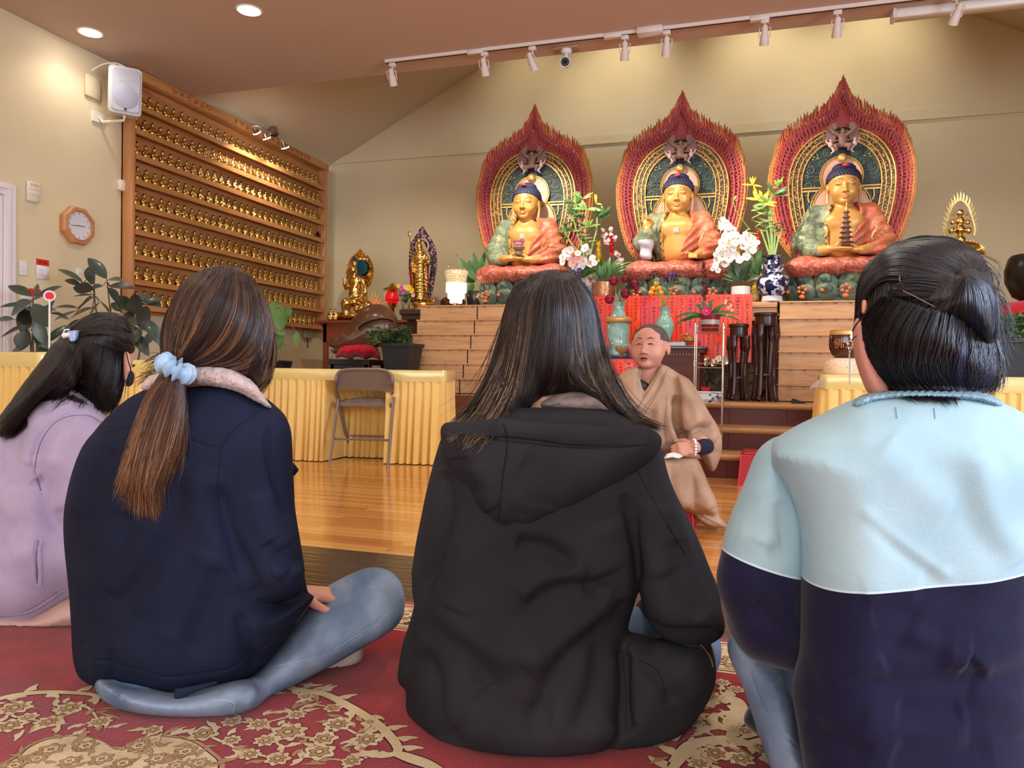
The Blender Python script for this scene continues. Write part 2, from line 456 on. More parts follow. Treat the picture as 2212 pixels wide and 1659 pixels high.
# ================================================================ the room
XL,XR,YB,YR = -5.41,4.30,8.95,-5.0
m_wall = mat('cream wall paint',srgb(226,211,176),0.75,spec=0.2,noise=1.3,col2=srgb(221,205,168),bump=(60,.12,.004))
m_ceil = mat('ceiling paint',srgb(200,178,166),0.85,spec=0.15,bump=(45,.15,.004))
m_gable = mat('gable ceiling paint',srgb(214,196,170),0.85,spec=0.15,bump=(45,.15,.004))
m_white = mat('white gloss paint',srgb(236,228,232),0.4)
m_plastic = mat('ivory plastic',srgb(235,228,210),0.4)
m_whitep = mat('white plastic',srgb(232,230,232),0.4)
m_black = mat('black plastic',srgb(22,21,22),0.4)
m_dark = mat('dark recess',srgb(12,9,8),0.8)
def wood(name,a,b,axis='X',rough=0.35,scale=9.0,coat=0.0,c3=None,contrast=(0.3,0.75)):
 if name in MATS: return MATS[name]
 m = mat(name,a,rough,coat=coat); nt,bs,mp = mnodes(m)
 s = {'X': (1,12,12),'Y': (12,1,12),'Z': (12,12,1)}[axis]; mp.inputs['Scale'].default_value = tuple(k*0.35 for k in s)
 n = node(nt,'ShaderNodeTexNoise'); n.inputs['Scale'].default_value = scale/4; n.inputs['Detail'].default_value = 6; n.inputs['Distortion'].default_value = 1.6
 nt.links.new(mp.outputs[0],n.inputs['Vector'])
 r = node(nt,'ShaderNodeValToRGB'); e = r.color_ramp.elements; e[0].position,e[1].position = contrast; e[0].color = a; e[1].color = b
 if c3: q = e.new(0.5*(contrast[0]+contrast[1])); q.color = c3
 nt.links.new(n.outputs[0],r.inputs[0]); nt.links.new(r.outputs[0],bs.inputs['Base Color'])
 return m
m_oak = wood('oak veneer',srgb(190,138,92),srgb(210,160,112),'X',0.45,16,c3=srgb(204,154,106),contrast=(.38,.6))
m_oakY = wood('oak cabinet board',srgb(176,112,62),srgb(208,150,92),'Y',0.4,10)
m_oakZ = wood('oak upright',srgb(186,120,72),srgb(216,158,104),'Z',0.4,10)
m_rose = wood('rosewood',srgb(44,20,16),srgb(76,36,26),'Z',0.28,8)
m_roseX = wood('rosewood top',srgb(84,36,24),srgb(128,60,38),'X',0.28,8)
m_darkwood = wood('dark walnut',srgb(58,34,26),srgb(92,58,44),'X',0.35,8)
def floor_mat():
 m = mat('honey strip floor',srgb(206,140,66),0.16,spec=0.5,coat=0.35); nt,bs,mp = mnodes(m)
 br = node(nt,'ShaderNodeTexBrick'); br.offset = 0.37; br.squash = 1.0
 br.inputs['Scale'].default_value = 1.0; br.inputs['Brick Width'].default_value = 1.35; br.inputs['Row Height'].default_value = 0.057
 br.inputs['Mortar Size'].default_value = 0.0012; br.inputs['Mortar Smooth'].default_value = 0.3; br.inputs['Bias'].default_value = 0.0
 br.inputs['Color1'].default_value = srgb(192,118,48); br.inputs['Color2'].default_value = srgb(226,164,88); br.inputs['Mortar'].default_value = srgb(120,66,28)
 nt.links.new(mp.outputs[0],br.inputs['Vector'])
 m2 = node(nt,'ShaderNodeMapping'); m2.inputs['Scale'].default_value = (1.2,26,1)
 nt.links.new(nt.nodes['Texture Coordinate'].outputs['Object'],m2.inputs[0])
 n = node(nt,'ShaderNodeTexNoise'); n.inputs['Scale'].default_value = 3.0; n.inputs['Detail'].default_value = 5; nt.links.new(m2.outputs[0],n.inputs['Vector'])
 mx = node(nt,'ShaderNodeMixRGB',blend_type='MULTIPLY'); mx.inputs[0].default_value = 0.5
 r = node(nt,'ShaderNodeValToRGB'); r.color_ramp.elements[0].position = 0.3; r.color_ramp.elements[1].position = 0.7
 r.color_ramp.elements[0].color = (0.62,0.55,0.45,1); r.color_ramp.elements[1].color = (1,1,1,1)
 nt.links.new(n.outputs[0],r.inputs[0]); nt.links.new(br.outputs[0],mx.inputs[1]); nt.links.new(r.outputs[0],mx.inputs[2])
 nt.links.new(mx.outputs[0],bs.inputs['Base Color'])
 bp = node(nt,'ShaderNodeBump'); bp.inputs['Strength'].default_value = 0.12; bp.inputs['Distance'].default_value = 0.003
 nt.links.new(n.outputs[0],bp.inputs['Height']); nt.links.new(bp.outputs[0],bs.inputs['Normal'])
 return m
m_floor = floor_mat()
m_strip = mat('dark stained floor strip',srgb(46,36,30),0.14,spec=0.6,noise=3,col2=srgb(66,50,40),stretch=(0.6,9,1),bump=(6,.35,.006))
def st(name,mb,m,parent=None,smooth=False):
 o = mb.build(name,m,parent,smooth)
 if parent is None: tag(o,kind='structure')
 return o
b = MB(); b.box((XL-.1,YR,-.1),(XR+.1,YB+.1,0)); st('floor',b,m_floor)
b = MB(); b.box((XL,2.06,0.0),(XR,2.635,.0015)); o = st('trim_1',b,m_strip)
# left wall, with the end wall of the hall
b = MB(); b.box((XL-.12,YR,0),(XL,YB,3.399)); st('wall_left',b,m_wall)
# back wall with the gable
xr_ = XR; pk = (-0.55,5.93)
b = MB(); b.prism([(XL-.1,0),(XR+.1,0),(XR+.1,3.46),(pk[0],pk[1]),(XL-.1,3.46)],1,YB,YB+.12); st('wall_back',b,m_wall)
# right wall with a window opening
b = MB(); b.box((XR,YR,0),(XR+.12,-.8,3.46)); b.box((XR,2.0,0),(XR+.12,YB,3.46)); b.box((XR,-.8,0),(XR+.12,2.0,.85)); b.box((XR,-.8,2.65),(XR+.12,2.0,3.46)); st('wall_right',b,m_wall)
b = MB()
for (a,c) in (((-.8,.85),(-.74,2.65)),((1.94,.85),(2.0,2.65)),((.57,.85),(.63,2.65))): b.box((XR-.01,a[0],a[1]),(XR+.08,c[0],c[1]))
b.box((XR-.01,-.8,.8),(XR+.08,2.0,.86)); b.box((XR-.01,-.8,2.6),(XR+.08,2.0,2.66)); st('window_1',b,m_white)
# flat ceiling of the hall, gable ceiling over the altar
b = MB(); b.box((XL-.1,YR,3.4),(XR+.1,6.17,3.5)); b.box((XL-.1,6.10,3.45),(XR+.1,6.169,6.0)); st('ceiling',b,m_ceil)
def slab(p,q):
 n = Vector((-(q[1]-p[1]),0,q[0]-p[0])).normalized()*.1
 b.prism([p,q,(q[0]+n.x,q[1]+n.z),(p[0]+n.x,p[1]+n.z)],1,6.17,YB+.1)
b = MB(); slab((XL-.05,3.44),pk); slab(pk,(XR+.05,3.44)); st('ceiling_gable',b,m_gable)
# moulding on the back wall
b = MB(); b.box((XL,YB-.018,3.478),(XR,YB,3.585)); b.box((XL,YB-.026,3.476),(XR,YB,3.490)); st('trim_2',b,m_wall)
b = MB(); b.box((XL,YR,0),(XL+.015,3.2,.12)); b.box((XL,4.4,0),(XL+.015,YB,.12)); st('baseboard_left',b,m_white)
# door in the left wall
yd = 4.37
b = MB(); b.box((XL,yd-.09,0),(XL+.03,yd,2.0)); b.box((XL,yd-1.09,0),(XL+.03,yd-1.0,2.0)); b.box((XL,yd-1.09,2.0),(XL+.03,yd,2.09)); b.box((XL+.031,yd-.075,0),(XL+.045,yd-.055,2.044)); b.box((XL+.031,yd-1.0,2.045),(XL+.045,yd-.055,2.075)); fr = st('door_1',b,m_white)
b = MB(); b.box((XL+.002,yd-1.0,0.01),(XL+.012,yd-.095,1.99))
for (z0,z1) in ((.2,.9),(1.05,1.85)):
 for (y0,y1) in ((yd-.9,yd-.55),(yd-.5,yd-.18)): b.box((XL+.005,y0,z0),(XL+.02,y1,z1),bev=.006)
b.build('door_leaf',m_white,fr,False)
# steps and platform of the altar
m_riser = wood('mahogany riser',srgb(84,30,22),srgb(104,40,28),'X',0.35,6)
m_tread = wood('platform boards',srgb(112,66,42),srgb(140,86,54),'X',0.2,8)
m_nose = wood('step nosing',srgb(176,130,86),srgb(198,150,102),'X',0.35,8)
SX0,SX1 = -2.09,2.9
pf = thing('altar_platform','dark mahogany platform of three steps with pale wooden nosings before the altar','platform',(0,5.42,0))
b = MB(); b.box((-2.9,6.08,0),(SX1,YB-.03,.505)); b.build('platform_deck',m_tread,pf,False)
for k in range(3):
 y0 = 5.42+.3*k; z1 = .17*(k+1)
 b = MB(); b.box((SX0,y0,z1-.17 if k else 0),(SX1,(6.05 if k < 2 else 6.1),z1-.004))
 for xx in np.arange(SX0+.3,SX1,.42): b.box((xx,y0-.0015,z1-.165),(xx+.003,y0+.001,z1-.03),1)
 r = b.build('step',[m_riser,m_dark],pf,False)
 b = MB(); b.tube([(SX0-.01,y0-.012,z1-.022),(SX1,y0-.012,z1-.022)],.024,10); b.box((SX0-.01,y0-.012,z1-.01),(SX1,y0+.29,z1+.001)); b.build('nosing',m_nose,r,True)
# ---------------------------------------------------------------- ceiling lamps
m_glow = mat('downlight lens',(1,1,1,1),0.5,emit=((1,.93,.84,1),22))
m_rim = mat('downlight trim',srgb(240,232,224),0.5)
dl0 = pZ(195,70,3.4); dl1 = pZ(538,22,3.4)
DL = [(dl0[0],dl0[1]),(dl1[0],dl1[1])]
seen = ['round recessed ceiling downlight nearest the left wall and the white loudspeaker','round recessed ceiling downlight farther right on the flat ceiling']
for i,(x,y) in enumerate(DL):
 t = thing('ceiling_downlight',seen[i],'ceiling light',(x,y,3.4),'recessed downlights in the ceiling')
 b = MB(); b.lathe([(.085,-.006),(.098,-.004),(.1,.001)],(x,y,3.4),28,capb=False,capt=False); b.lathe([(.085,-.006),(.078,0.0)],(x,y,3.4),28,capb=False,capt=False); b.build('trim_ring',m_rim,t)
 b = MB(); b.lathe([(.0005,-.004),(.079,-.003),(.083,.0)],(x,y,3.4),28,capb=True); b.build('lens',m_glow,t)
for (x,y) in DL+[(-2.1,4.8),(-.6,4.8),(.9,4.8),(2.4,4.8),(-4.4,2.2),(-2.2,2.2),(0,2.2),(2.2,2.2),(-3,-.8),(0,-.8),(3,-.8)]:
 light('downlight_beam','SPOT',(x,y,3.37),13 if x < -5 else 46,WARM,(x,y,0),spot_size=radians(140),spot_blend=0.7,shadow_soft_size=0.08)
# track with spot heads
m_track = mat('white track enamel',srgb(226,212,204),0.45)
yt = 5.89
tr = thing('lighting_track','long white ceiling track carrying small spotlights before the altar','track light',(-3.0,yt,3.4))
b = MB(); b.box((-3.03,yt-.018,3.374),(2.9,yt+.018,3.4)); b.box((-3.03,yt-.006,3.371),(2.9,yt+.006,3.376),1); b.build('rail',[m_track,m_dark],tr,False)
for xx in (-2.2,-1.05,.05,1.6):
 b = MB(); b.box((xx-.07,yt-.025,3.36),(xx+.07,yt+.025,3.4),bev=.006); b.build('connector',m_track,tr)
b = MB(); x = pY(1405,55,yt)[0]; b.box((x-.1,yt-.06,3.352),(x+.1,yt+.04,3.4),bev=.008); b.build('power_box',m_track,tr)
HEADS = [(848,152,-.05,.3),(1047,124,0,.3),(1150,120,.25,.2),(1350,88,-.1,.25),(1440,76,-.1,.15),(1652,52,-.02,.1),(1809,30,0,.1),(2066,14,-.25,.1)]
hn = ['leftmost spotlight, at the very end of the white ceiling track','second white spotlight from the left end of the ceiling track','white spotlight on the track just left of the security camera',
  'white spotlight on the track just right of the security camera','white spotlight beside the power box of the ceiling track','white spotlight of the track above the middle seated statue',
  'white spotlight of the track above the right seated statue','rightmost white spotlight, hanging before the long fluorescent housing']
m_lensoff = mat('spot lens',srgb(250,240,220),0.3,emit=((1,.9,.75,1),0.6))
for i,(hx,hy,ax,ay) in enumerate(HEADS):
 p = pY(hx,hy,yt); X = float(p[0]); Zc = float(p[2])
 t = thing('track_spotlight',hn[i],'spotlight',(X,yt,3.366),'spotlights on the ceiling track')
 b = MB(); b.box((X-.03,yt-.022,3.335),(X+.03,yt+.022,3.368),bev=.006); b.tube([(X,yt,3.34),(X,yt,3.30)],.009,8); b.build('adapter',m_track,t)
 d = Vector((ax,.55,-.83)).normalized(); c = Vector((X,yt,min(Zc,3.24))); s = d.cross(Vector((0,0,1))).normalized()
 b = MB(); b.tube([c-s*.040+d*.01,c-s*.04-d*.06,Vector((X,yt,3.30)),c+s*.04-d*.06,c+s*.040+d*.01],.0045,6); b.build('bracket',m_track,t)
 b = MB(); b.tube([c-d*.08,c-d*.068,c-d*.024,c-d*.016,c+d*.04,c+d*.06],[.012,.021,.023,.029,.034,.035],16,cap=True); h = b.build('lamp_head',m_track,t)
 b = MB(); b.tube([c+d*.0602,c+d*.062],[.028,.028],16); b.build('lens',m_lensoff,h)
# beams of the track heads and of the lamps on the gable ceiling above the altar
TX = [float(pY(h[0],h[1],yt)[0]) for h in HEADS]
for (X,aim,e,sz) in ((TX[0],(-3.9,8.3,1.7),90,38),(TX[1],(-2.05,7.3,1.95),170,36),(TX[2],(-.65,7.3,1.95),180,36),(TX[3],(.78,7.3,1.95),210,36),
      (TX[4],(-.6,7.2,1.3),40,40),(TX[5],(.8,7.2,1.2),40,38),(TX[6],(-.7,7.2,1.2),40,38),(1.5,(1.9,7.8,1.7),60,40)):
 light('track_beam','SPOT',(X,yt+.08,3.2),e,(1,.88,.72),aim,spot_size=radians(sz*1.6),spot_blend=.8,shadow_soft_size=.03)
for px_ in (1150,1345,1648,1882):
 X = float(pY(px_,165,YB)[0])
 light('gable_beam','SPOT',(X,7.9,4.9),40,(1,.9,.7),(X,YB,4.15),spot_size=radians(84),spot_blend=1.0,shadow_soft_size=.05)
light('gable_fill','AREA',(-.55,7.4,5.3),9,(1,.88,.7),(-.55,8.4,0),shape='RECTANGLE',size=3.2,size_y=.5)
# security camera
p = pZ(1228,112,3.4); X,Y = float(p[0]),6.06
t = thing('security_camera','small white bullet security camera hanging at the edge of the ceiling','camera',(X,Y,3.4))
b = MB(); b.box((X-.11,Y-.05,3.385),(X+.11,Y+.05,3.4),bev=.004); b.build('mounting_plate',mat('bare board',srgb(190,160,140),.6),t)
b = MB(); b.lathe([(.045,0),(.045,-.02),(.03,-.035)],(X,Y,3.386),16); b.tube([(X,Y,3.36),(X,Y-.01,3.31)],.016,10); b.build('mount',m_whitep,t)
b = MB(); c0 = Vector((X-.01,Y+.05,3.30)); c1 = Vector((X+.01,Y-.08,3.255)); b.tube([c0,c1],.042,16); b.tube([c1,c1+(c1-c0)*.02],.036,16,1); b.tube([c1,c1+(c1-c0)*.03],.018,12,2); b.build('camera_body',[m_whitep,m_black,m_dark],t)
# fluorescent housing
p = pZ(1922,38,3.4)
t = thing('fluorescent_fixture','long white fluorescent light housing along the ceiling edge at the right','ceiling light',(float(p[0]),6.07,3.4))
x0 = float(p[0])+.02
b = MB(); b.box((x0,6.03,3.335),(x0+2.4,6.13,3.40),bev=.008); b.build('housing',mat('white enamel',srgb(240,236,232),.25),t)
b = MB(); b.box((x0-.025,6.02,3.33),(x0+.002,6.14,3.402),bev=.004); b.build('end_cap',m_track,t)
# three-arm ceiling spot at the left
m_nickel = mat('brushed nickel',srgb(170,155,140),.3,metal=1)
def gab(x,y):
 d = ray(x,y); k = (3.45+.508*(0-XL)-CAMZ-.01)/(d[2]-.508*d[0]); return CAM+d*k
cv = Vector(gab(588,283)); XH = -5.03
t = thing('ceiling_spot_bar','brushed metal ceiling light with three bent arms and lit spots above the shelf cabinet','ceiling light',tuple(cv))
b = MB(); b.tube([cv+Vector((0,0,.03)),cv-Vector((-.03,0,.05))],[.055,.05],16); b.build('canopy',m_nickel,t)
pts = {a: Vector(pX(a[0],a[1],XH)) for a in ((556,289),(577,301),(617,321))}
path = [Vector(pX(545,271,XH)),Vector(pX(562,273,XH)),cv-Vector((-.04,0,.05)),Vector(pX(600,299,XH)),Vector(pX(612,305,XH))]
b = MB(); b.tube(crom(path,5),.008,6); b.build('arm',m_nickel,t)
m_hot = mat('lit bulb face',(1,1,1,1),.5,emit=((1,.95,.88,1),30))
for k,(a,p) in enumerate(pts.items()):
 top = Vector(pX(*[(549,275),(572,289),(611,305)][k],XH-.01))
 d = (p-top).normalized()
 b = MB(); b.tube([top,top+d*.04,p-d*.012],[.012,.02,.038],14); h = b.build('lamp_head',m_nickel,t)
 b = MB(); b.tube([p-d*.012,p-d*.004],[.044,.04],14); b.build('bulb',m_hot,h)
 light('spot_bar_beam','SPOT',tuple(p+d*.02),15,(1,.88,.68),tuple(p+Vector((-.7,.1 + .25*k,-1.3))),spot_size=radians(110),spot_blend=.8,shadow_soft_size=.03)
# ================================================================ left wall and its shelf cabinet
m_gold = mat('polished gilt',srgb(226,186,108),0.22,metal=1.0)
m_goldp = mat('gold paint',srgb(212,160,70),0.36,metal=0.65)
m_hairblk = mat('painted dark hair',srgb(30,20,18),0.5)
ORD = ['first','second','third','fourth','fifth','sixth','seventh','eighth','ninth']
def ordn(n): return '%d%s' % (n,'th' if 10 < n % 100 < 14 else {1: 'st',2: 'nd',3: 'rd'}.get(n % 10,'th'))
XC = -5.285
cy0 = float(pX(285,400,XC)[1]); cy1 = float(pX(707,500,XC)[1]); cyi = cy0+.045
SH = [3.088-.2268*i for i in range(9)]       # shelf tops
cab = thing('shelf_cabinet','large oak shelf cabinet on the left wall filled with rows of small gilt figurines','cabinet',(XC,(cy0+cy1)/2,1.2))
b = MB(); b.box((XL+.002,cy0,1.2),(XL+.02,cy1,3.38)); b.build('back_panel',m_oakY,cab,False)
b = MB(); b.box((XL+.002,cy0,1.19),(XC,cyi,3.385),bev=.006); b.build('side_post',m_oakZ,cab)
b = MB(); b.box((XL+.002,cy1-.055,1.19),(XC,cy1,3.385),bev=.006); b.build('side_post',m_oakZ,cab)
b = MB(); b.box((XL+.002,cy0,3.31),(XC+.015,cy1,3.396),bev=.006); hd = b.build('header',m_oakY,cab)
for i,z in enumerate(SH):
 b = MB(); b.box((XL+.02,cyi,z-.02),(XC-.004,cy1-.055,z)); b.box((XC-.022,cyi,z-.045),(XC-.002,cy1-.055,z+.004)); b.build('shelf',m_oakY,cab,False)
# carved characters of the header (strokes cut in dark), small and unreadable as in the photograph
b = MB()
for (ya,yb) in ((pX(372,215,XC+.016)[1],pX(452,250,XC+.016)[1]),(pX(505,275,XC+.016)[1],pX(672,350,XC+.016)[1])):
 y = float(ya)
 while y < yb:
  for k in range(7):
   if random.random() < .5: yy = y+random.uniform(0,.05); z = random.uniform(3.325,3.375); b.box((XC+.0155,yy,z),(XC+.0165,yy+random.uniform(.02,.045),z+.004))
   else: yy = y+random.uniform(0,.06); z = random.uniform(3.325,3.36); b.box((XC+.0155,yy,z),(XC+.0165,yy+.006,z+random.uniform(.015,.035)))
  y += .095
b.build('lettering',mat('burnt carving',srgb(120,66,34),.7),hd,False)
def fig_fn(P):
 d = s_ell(P,(0,0,.012),(.03,.038,.013))
 d = smin(d,s_ell(P,(.002,0,.026),(.030,.040,.012)),.005)
 d = smin(d,s_ell(P,(-.004,0,.05),(.018,.025,.028)),.006)
 for s in (-1,1): d = smin(d,s_chain(P,[(-.004,s*.022,.066),(0,s*.031,.045),(.020,s*.008,.036)],[.008,.008,.006],.003),.004)
 d = smin(d,s_cap(P,(-.004,0,.075),(-.003,0,.085),.008),.003)
 d = smin(d,s_ell(P,(-.002,0,.092),(.0125,.012,.015)),.002)
 d = smin(d,s_ell(P,(-.004,0,.106),(.008,.007,.007)),.002)
 return d
V_,Q_ = nets(fig_fn,(-.045,-.05,-.004),(.045,.05,.125),.0042)
V_ = relax(V_,Q_,1,.4)
figm = fast_mesh('gilt_figurine',V_,Q_); figm.materials.append(m_gold); figm.materials.append(m_hairblk)
cc = V_[Q_].mean(1); mi = ((cc[:,2] > .0975) | ((cc[:,2] > .086) & (cc[:,0] < -.004))).astype(np.int32)
figm.polygons.foreach_set('material_index',mi); figm.polygons.foreach_set('use_smooth',np.ones(len(figm.polygons),bool)); figm.update()
rowoff = [0,-.06,-.02,.01,-.05,.02,.0,.03,.0]
fz = 0
for i,z in enumerate(SH):
 y = cyi+.075+(.04 if i == 0 else 0)+rowoff[i]*.4; n = 0
 while y < cy1-.12:
  n += 1
  if not (i in (2,3) and y > cy1-.2):
   o = bpy.data.objects.new('gilt_figurine',figm); COL.objects.link(o)
   sc_ = random.uniform(1.08,1.2); o.location = (XC-.056+random.uniform(-.006,.006),y,z+.0005); o.scale = (sc_*.9,sc_*.9,sc_*1.05); o.rotation_euler = (0,0,random.uniform(-.22,.12))
   row = ('top' if i == 0 else 'bottom' if i == 8 else ORD[i])
   tag(o,'small gilt seated figurine on the %s shelf of the oak cabinet, %s from the left' % (row,ordn(n)),'figurine','gilt figurines in the oak shelf cabinet')
  y += random.uniform(.1,.112)
 # low gilt name cards in front of the figurines
 if i >= 4:
  b = MB(); yy = cyi+.03
  while yy < cy1-.12:
   if random.random() < .7: b.box((XC-.02,yy,z+.004),(XC-.012,yy+.05,z+.018))
   yy += .06
# small dark pieces at the right end of two shelves
for k,i in enumerate((2,3)):
 b = MB(); yy = cy1-.13
 if i == 2: b.lathe([(.018,0),(.02,.02),(.008,.05),(.004,.1)],(XC-.06,yy,SH[i]),12)
 else: b.lathe([(.03,0),(.034,.03),(.02,.05),(.024,.06),(.004,.1)],(XC-.06,yy,SH[i]),12)
 o = b.build(('candle_flask','bronze_urn')[k],(mat('smoked glass',srgb(120,90,60),.1),mat('dark bronze',srgb(50,32,22),.35,metal=.6))[k])
 tag(base_at(o),('slim amber bottle at the right end of the third shelf of the oak cabinet','dark bronze urn at the right end of the fourth shelf of the oak cabinet')[k],'ornament')
# loudspeaker
p = pX(286,196,-5.05); sy = float(p[1]); sz = float(p[2])
m_spk = mat('speaker shell',srgb(206,204,206),.45)
t = thing('loudspeaker','white rounded loudspeaker bracketed high on the wall at the cabinet corner','loudspeaker',(-5.2,sy,sz-.2))
ang = radians(-38)
Rz = Matrix.Translation((-5.16,sy+.02,sz)) @ Matrix.Rotation(ang,4,'Z') @ Matrix.Rotation(radians(6),4,'Y')
HT = .4; WD = .26; DP = .2
def rr(w_,h_,r,n=5):
 P = []
 for (cx,cy,a0) in ((w_-r,h_-r,0),(-w_+r,h_-r,90),(-w_+r,-h_+r,180),(w_-r,-h_+r,270)):
  for k in range(n+1): a = radians(a0+90*k/n); P.append((cx+r*cos(a),cy+r*sin(a)))
 return P
b = MB(); b.tf = Rz
P0 = rr(WD/2,HT/2,.035)
b.add([(-DP/2,x*.85,z*.94) for x,z in P0]+[(DP/2-.03,x,z) for x,z in P0]+[(DP/2,x*.95,z*.97) for x,z in P0]+[(DP/2,x*.9,z*.92) for x,z in P0],
  [(k*24+i,k*24+(i+1) % 24,(k+1)*24+(i+1) % 24,(k+1)*24+i) for k in range(3) for i in range(24)]+[tuple(range(24)),tuple(range(72,96))])
b.build('cabinet_shell',m_spk,t)
m_grille = mat('perforated grille',srgb(188,188,198),.5)
b = MB(); b.tf = Rz; P1 = rr(WD/2*.86,HT/2*.88,.03)
b.add([(DP/2+.002,x,z) for x,z in P1]+[(DP/2+.008,x*.95,z*.96) for x,z in P1],[(i,(i+1) % 24,24+(i+1) % 24,24+i) for i in range(24)]+[tuple(range(24,48))])
g = b.build('grille',m_grille,t,False)
b = MB(); b.tf = Rz
n = 32; b.add([(DP/2+.0095,.098*cos(2*pi*i/n),-.05+.098*sin(2*pi*i/n)) for i in range(n)]+[(DP/2+.012,.09*cos(2*pi*i/n),-.05+.09*sin(2*pi*i/n)) for i in range(n)],[(i,(i+1) % n,n+(i+1) % n,n+i) for i in range(n)]+[tuple(range(n,2*n))])
b.build('woofer',mat('woofer grille',srgb(172,174,190),.5),t)
b = MB(); b.tf = Rz; b.add([(DP/2+.0095,y*.05,.085+z*.016) for y,z in ((-1,-1),(-.5,1),(.9,1),(.6,-.6))],[(0,1,2,3)]); b.box((DP/2+.009,-.01,-.165),(DP/2+.013,.008,-.147),1); b.build('badge',[m_grille,m_black],t,False)
b = MB(); b.tube([(-5.38,sy-.02,sz-.2),(-5.36,sy-.01,sz-.245),(-5.14,sy,sz-.245),(-5.13,sy,sz-.2)],.012,6); b.box((XL+.002,sy-.08,sz-.25),(XL+.02,sy+.04,sz-.16)); b.build('wall_bracket',m_plastic,t)
b = MB(); b.tube(crom([(-5.39,sy-.1,sz+.17),(-5.3,sy-.06,sz+.23),(-5.22,sy,sz+.25),(-5.14,sy+.03,sz+.21)],5),.006,6); b.build('cable',m_plastic,t)
def wallrect(x0,y0,x1,y1,X=XL):
 a = pX(x0,(y0+y1)/2,X); c = pX(x1,(y0+y1)/2,X); e = pX((x0+x1)/2,y0,X); f = pX((x0+x1)/2,y1,X)
 return float(a[1]),float(c[1]),float(f[2]),float(e[2])
y0,y1,z0,z1 = wallrect(181,166,213,212)
b = MB(); b.box((XL+.001,y0,z0),(XL+.03,y1,z1),bev=.005); o = b.build('wall_cover_plate',m_wall); tag(base_at(o),'blank square cover plate painted like the wall, left of the loudspeaker','cover plate')
y0,y1,z0,z1 = wallrect(55,394,82,436)
t = thing('door_chime','flat cream chime box with moulded lines beside the top of the door','chime',(XL,(y0+y1)/2,z0))
b = MB(); b.box((XL+.001,y0,z0),(XL+.025,y1,z1),bev=.004); b.build('cover',m_plastic,t)
b = MB()
for k in (.35,.62): b.box((XL+.0245,y0+.01,lerp(z0,z1,k)),(XL+.027,y1-.01,lerp(z0,z1,k)+.004))
for k in range(4): yy = lerp(y0,y1,.2+.18*k); b.box((XL+.024,yy,z1-.035),(XL+.028,yy+.012,z1-.012))
b.build('moulding',mat('aged plastic',srgb(205,190,155),.5),t,False)
# octagonal clock
cyk,czk = pX(162,488,XL)[1],pX(162,488,XL)[2]
RK = .165
t = thing('wall_clock','octagonal oak wall clock with a white dial','clock',(XL,cyk,czk-RK))
b = MB(); n = 8
def octr(r,x,rot=22.5): return [(x,cyk+r*cos(radians(rot+45*i)),czk+r*sin(radians(rot+45*i))) for i in range(8)]
rings = [octr(RK,XL+.002),octr(RK,XL+.045),octr(RK*.93,XL+.06),octr(RK*.76,XL+.06),octr(RK*.72,XL+.03)]
b.add(sum(rings,[]),[(k*8+i,k*8+(i+1) % 8,(k+1)*8+(i+1) % 8,(k+1)*8+i) for k in range(4) for i in range(8)]+[tuple(range(32,40))])
b.build('case',m_oakZ,t,False)
m_dial = mat('clock dial',srgb(228,226,232),.25,coat=1)
b = MB(); N = 32; b.add([(XL+.045,cyk+RK*.73*cos(2*pi*i/N),czk+RK*.73*sin(2*pi*i/N)) for i in range(N)],[tuple(range(N))]); dl = b.build('dial',m_dial,t,False)
b = MB(); b.tube([(XL+.058,cyk+RK*.75*cos(2*pi*i/N),czk+RK*.75*sin(2*pi*i/N)) for i in range(N+1)],.006,6); b.build('bezel',mat('clock bezel',srgb(180,130,84),.3),t)
b = MB()
for i in range(12):
 a = 2*pi*i/12; b.box((XL+.046,cyk+RK*.6*sin(a)-.004,czk+RK*.6*cos(a)-.008),(XL+.0468,cyk+RK*.6*sin(a)+.004,czk+RK*.6*cos(a)+.008))
b.build('numerals',mat('grey print',srgb(150,150,158),.6),dl,False)
def hand(dy,dz): b = MB(); b.tube([(XL+.049,cyk,czk),(XL+.049,cyk+dy,czk+dz)],[.003,.0018],5); b.build('clock_hand',m_black,t)
hand(-.082,-.012); hand(.06,.0)
def plate(px0,py0,px1,py1,name,label,cat,rockers,m=None):
 y0,y1,z0,z1 = wallrect(px0,py0,px1,py1)
 t = thing(name,label,cat,(XL,(y0+y1)/2,z0))
 b = MB(); b.box((XL+.001,y0,z0),(XL+.008,y1,z1),bev=.003); b.build('plate',m or m_whitep,t)
 for k in range(rockers):
  a = lerp(y0,y1,(k+.22)/rockers); c = lerp(y0,y1,(k+.78)/rockers)
  b = MB(); b.box((XL+.007,a,lerp(z0,z1,.25)),(XL+.012,c,lerp(z0,z1,.75)),bev=.002); b.build('rocker',m_white,t)
 return t,(y0,y1,z0,z1)
plate(40,564,58,595,'light_switch','single white light switch next to the door frame','switch',1)
_,(y0,y1,z0,z1) = plate(78,574,105,603,'light_switch','double white light switch under a red label','switch',2)
b = MB(); b.box((XL+.001,y0,z1+.002),(XL+.004,y1,z1+.05)); b.box((XL+.004,y0+.03,z1+.022),(XL+.0045,y1-.03,z1+.028),1); b.box((XL+.004,y0+.025,z1+.015),(XL+.0045,y0+.035,z1+.035),1); b.box((XL+.004,y1-.035,z1+.015),(XL+.0045,y1-.025,z1+.035),1)
m_redlab = mat('red label',srgb(214,48,30),.5)
o = b.build('wall_label',[m_redlab,mat('dark red print',srgb(130,20,14),.6)],None,False); tag(base_at(o),'red label stuck on the wall just above the double light switch','label')
plate(163,579,176,600,'wall_socket','ivory wall socket half hidden by the taller rubber plant','socket',1,m_plastic)
plate(42,640,62,668,'light_switch','white switch plate partly behind the leaves of the left rubber plant','switch',1)
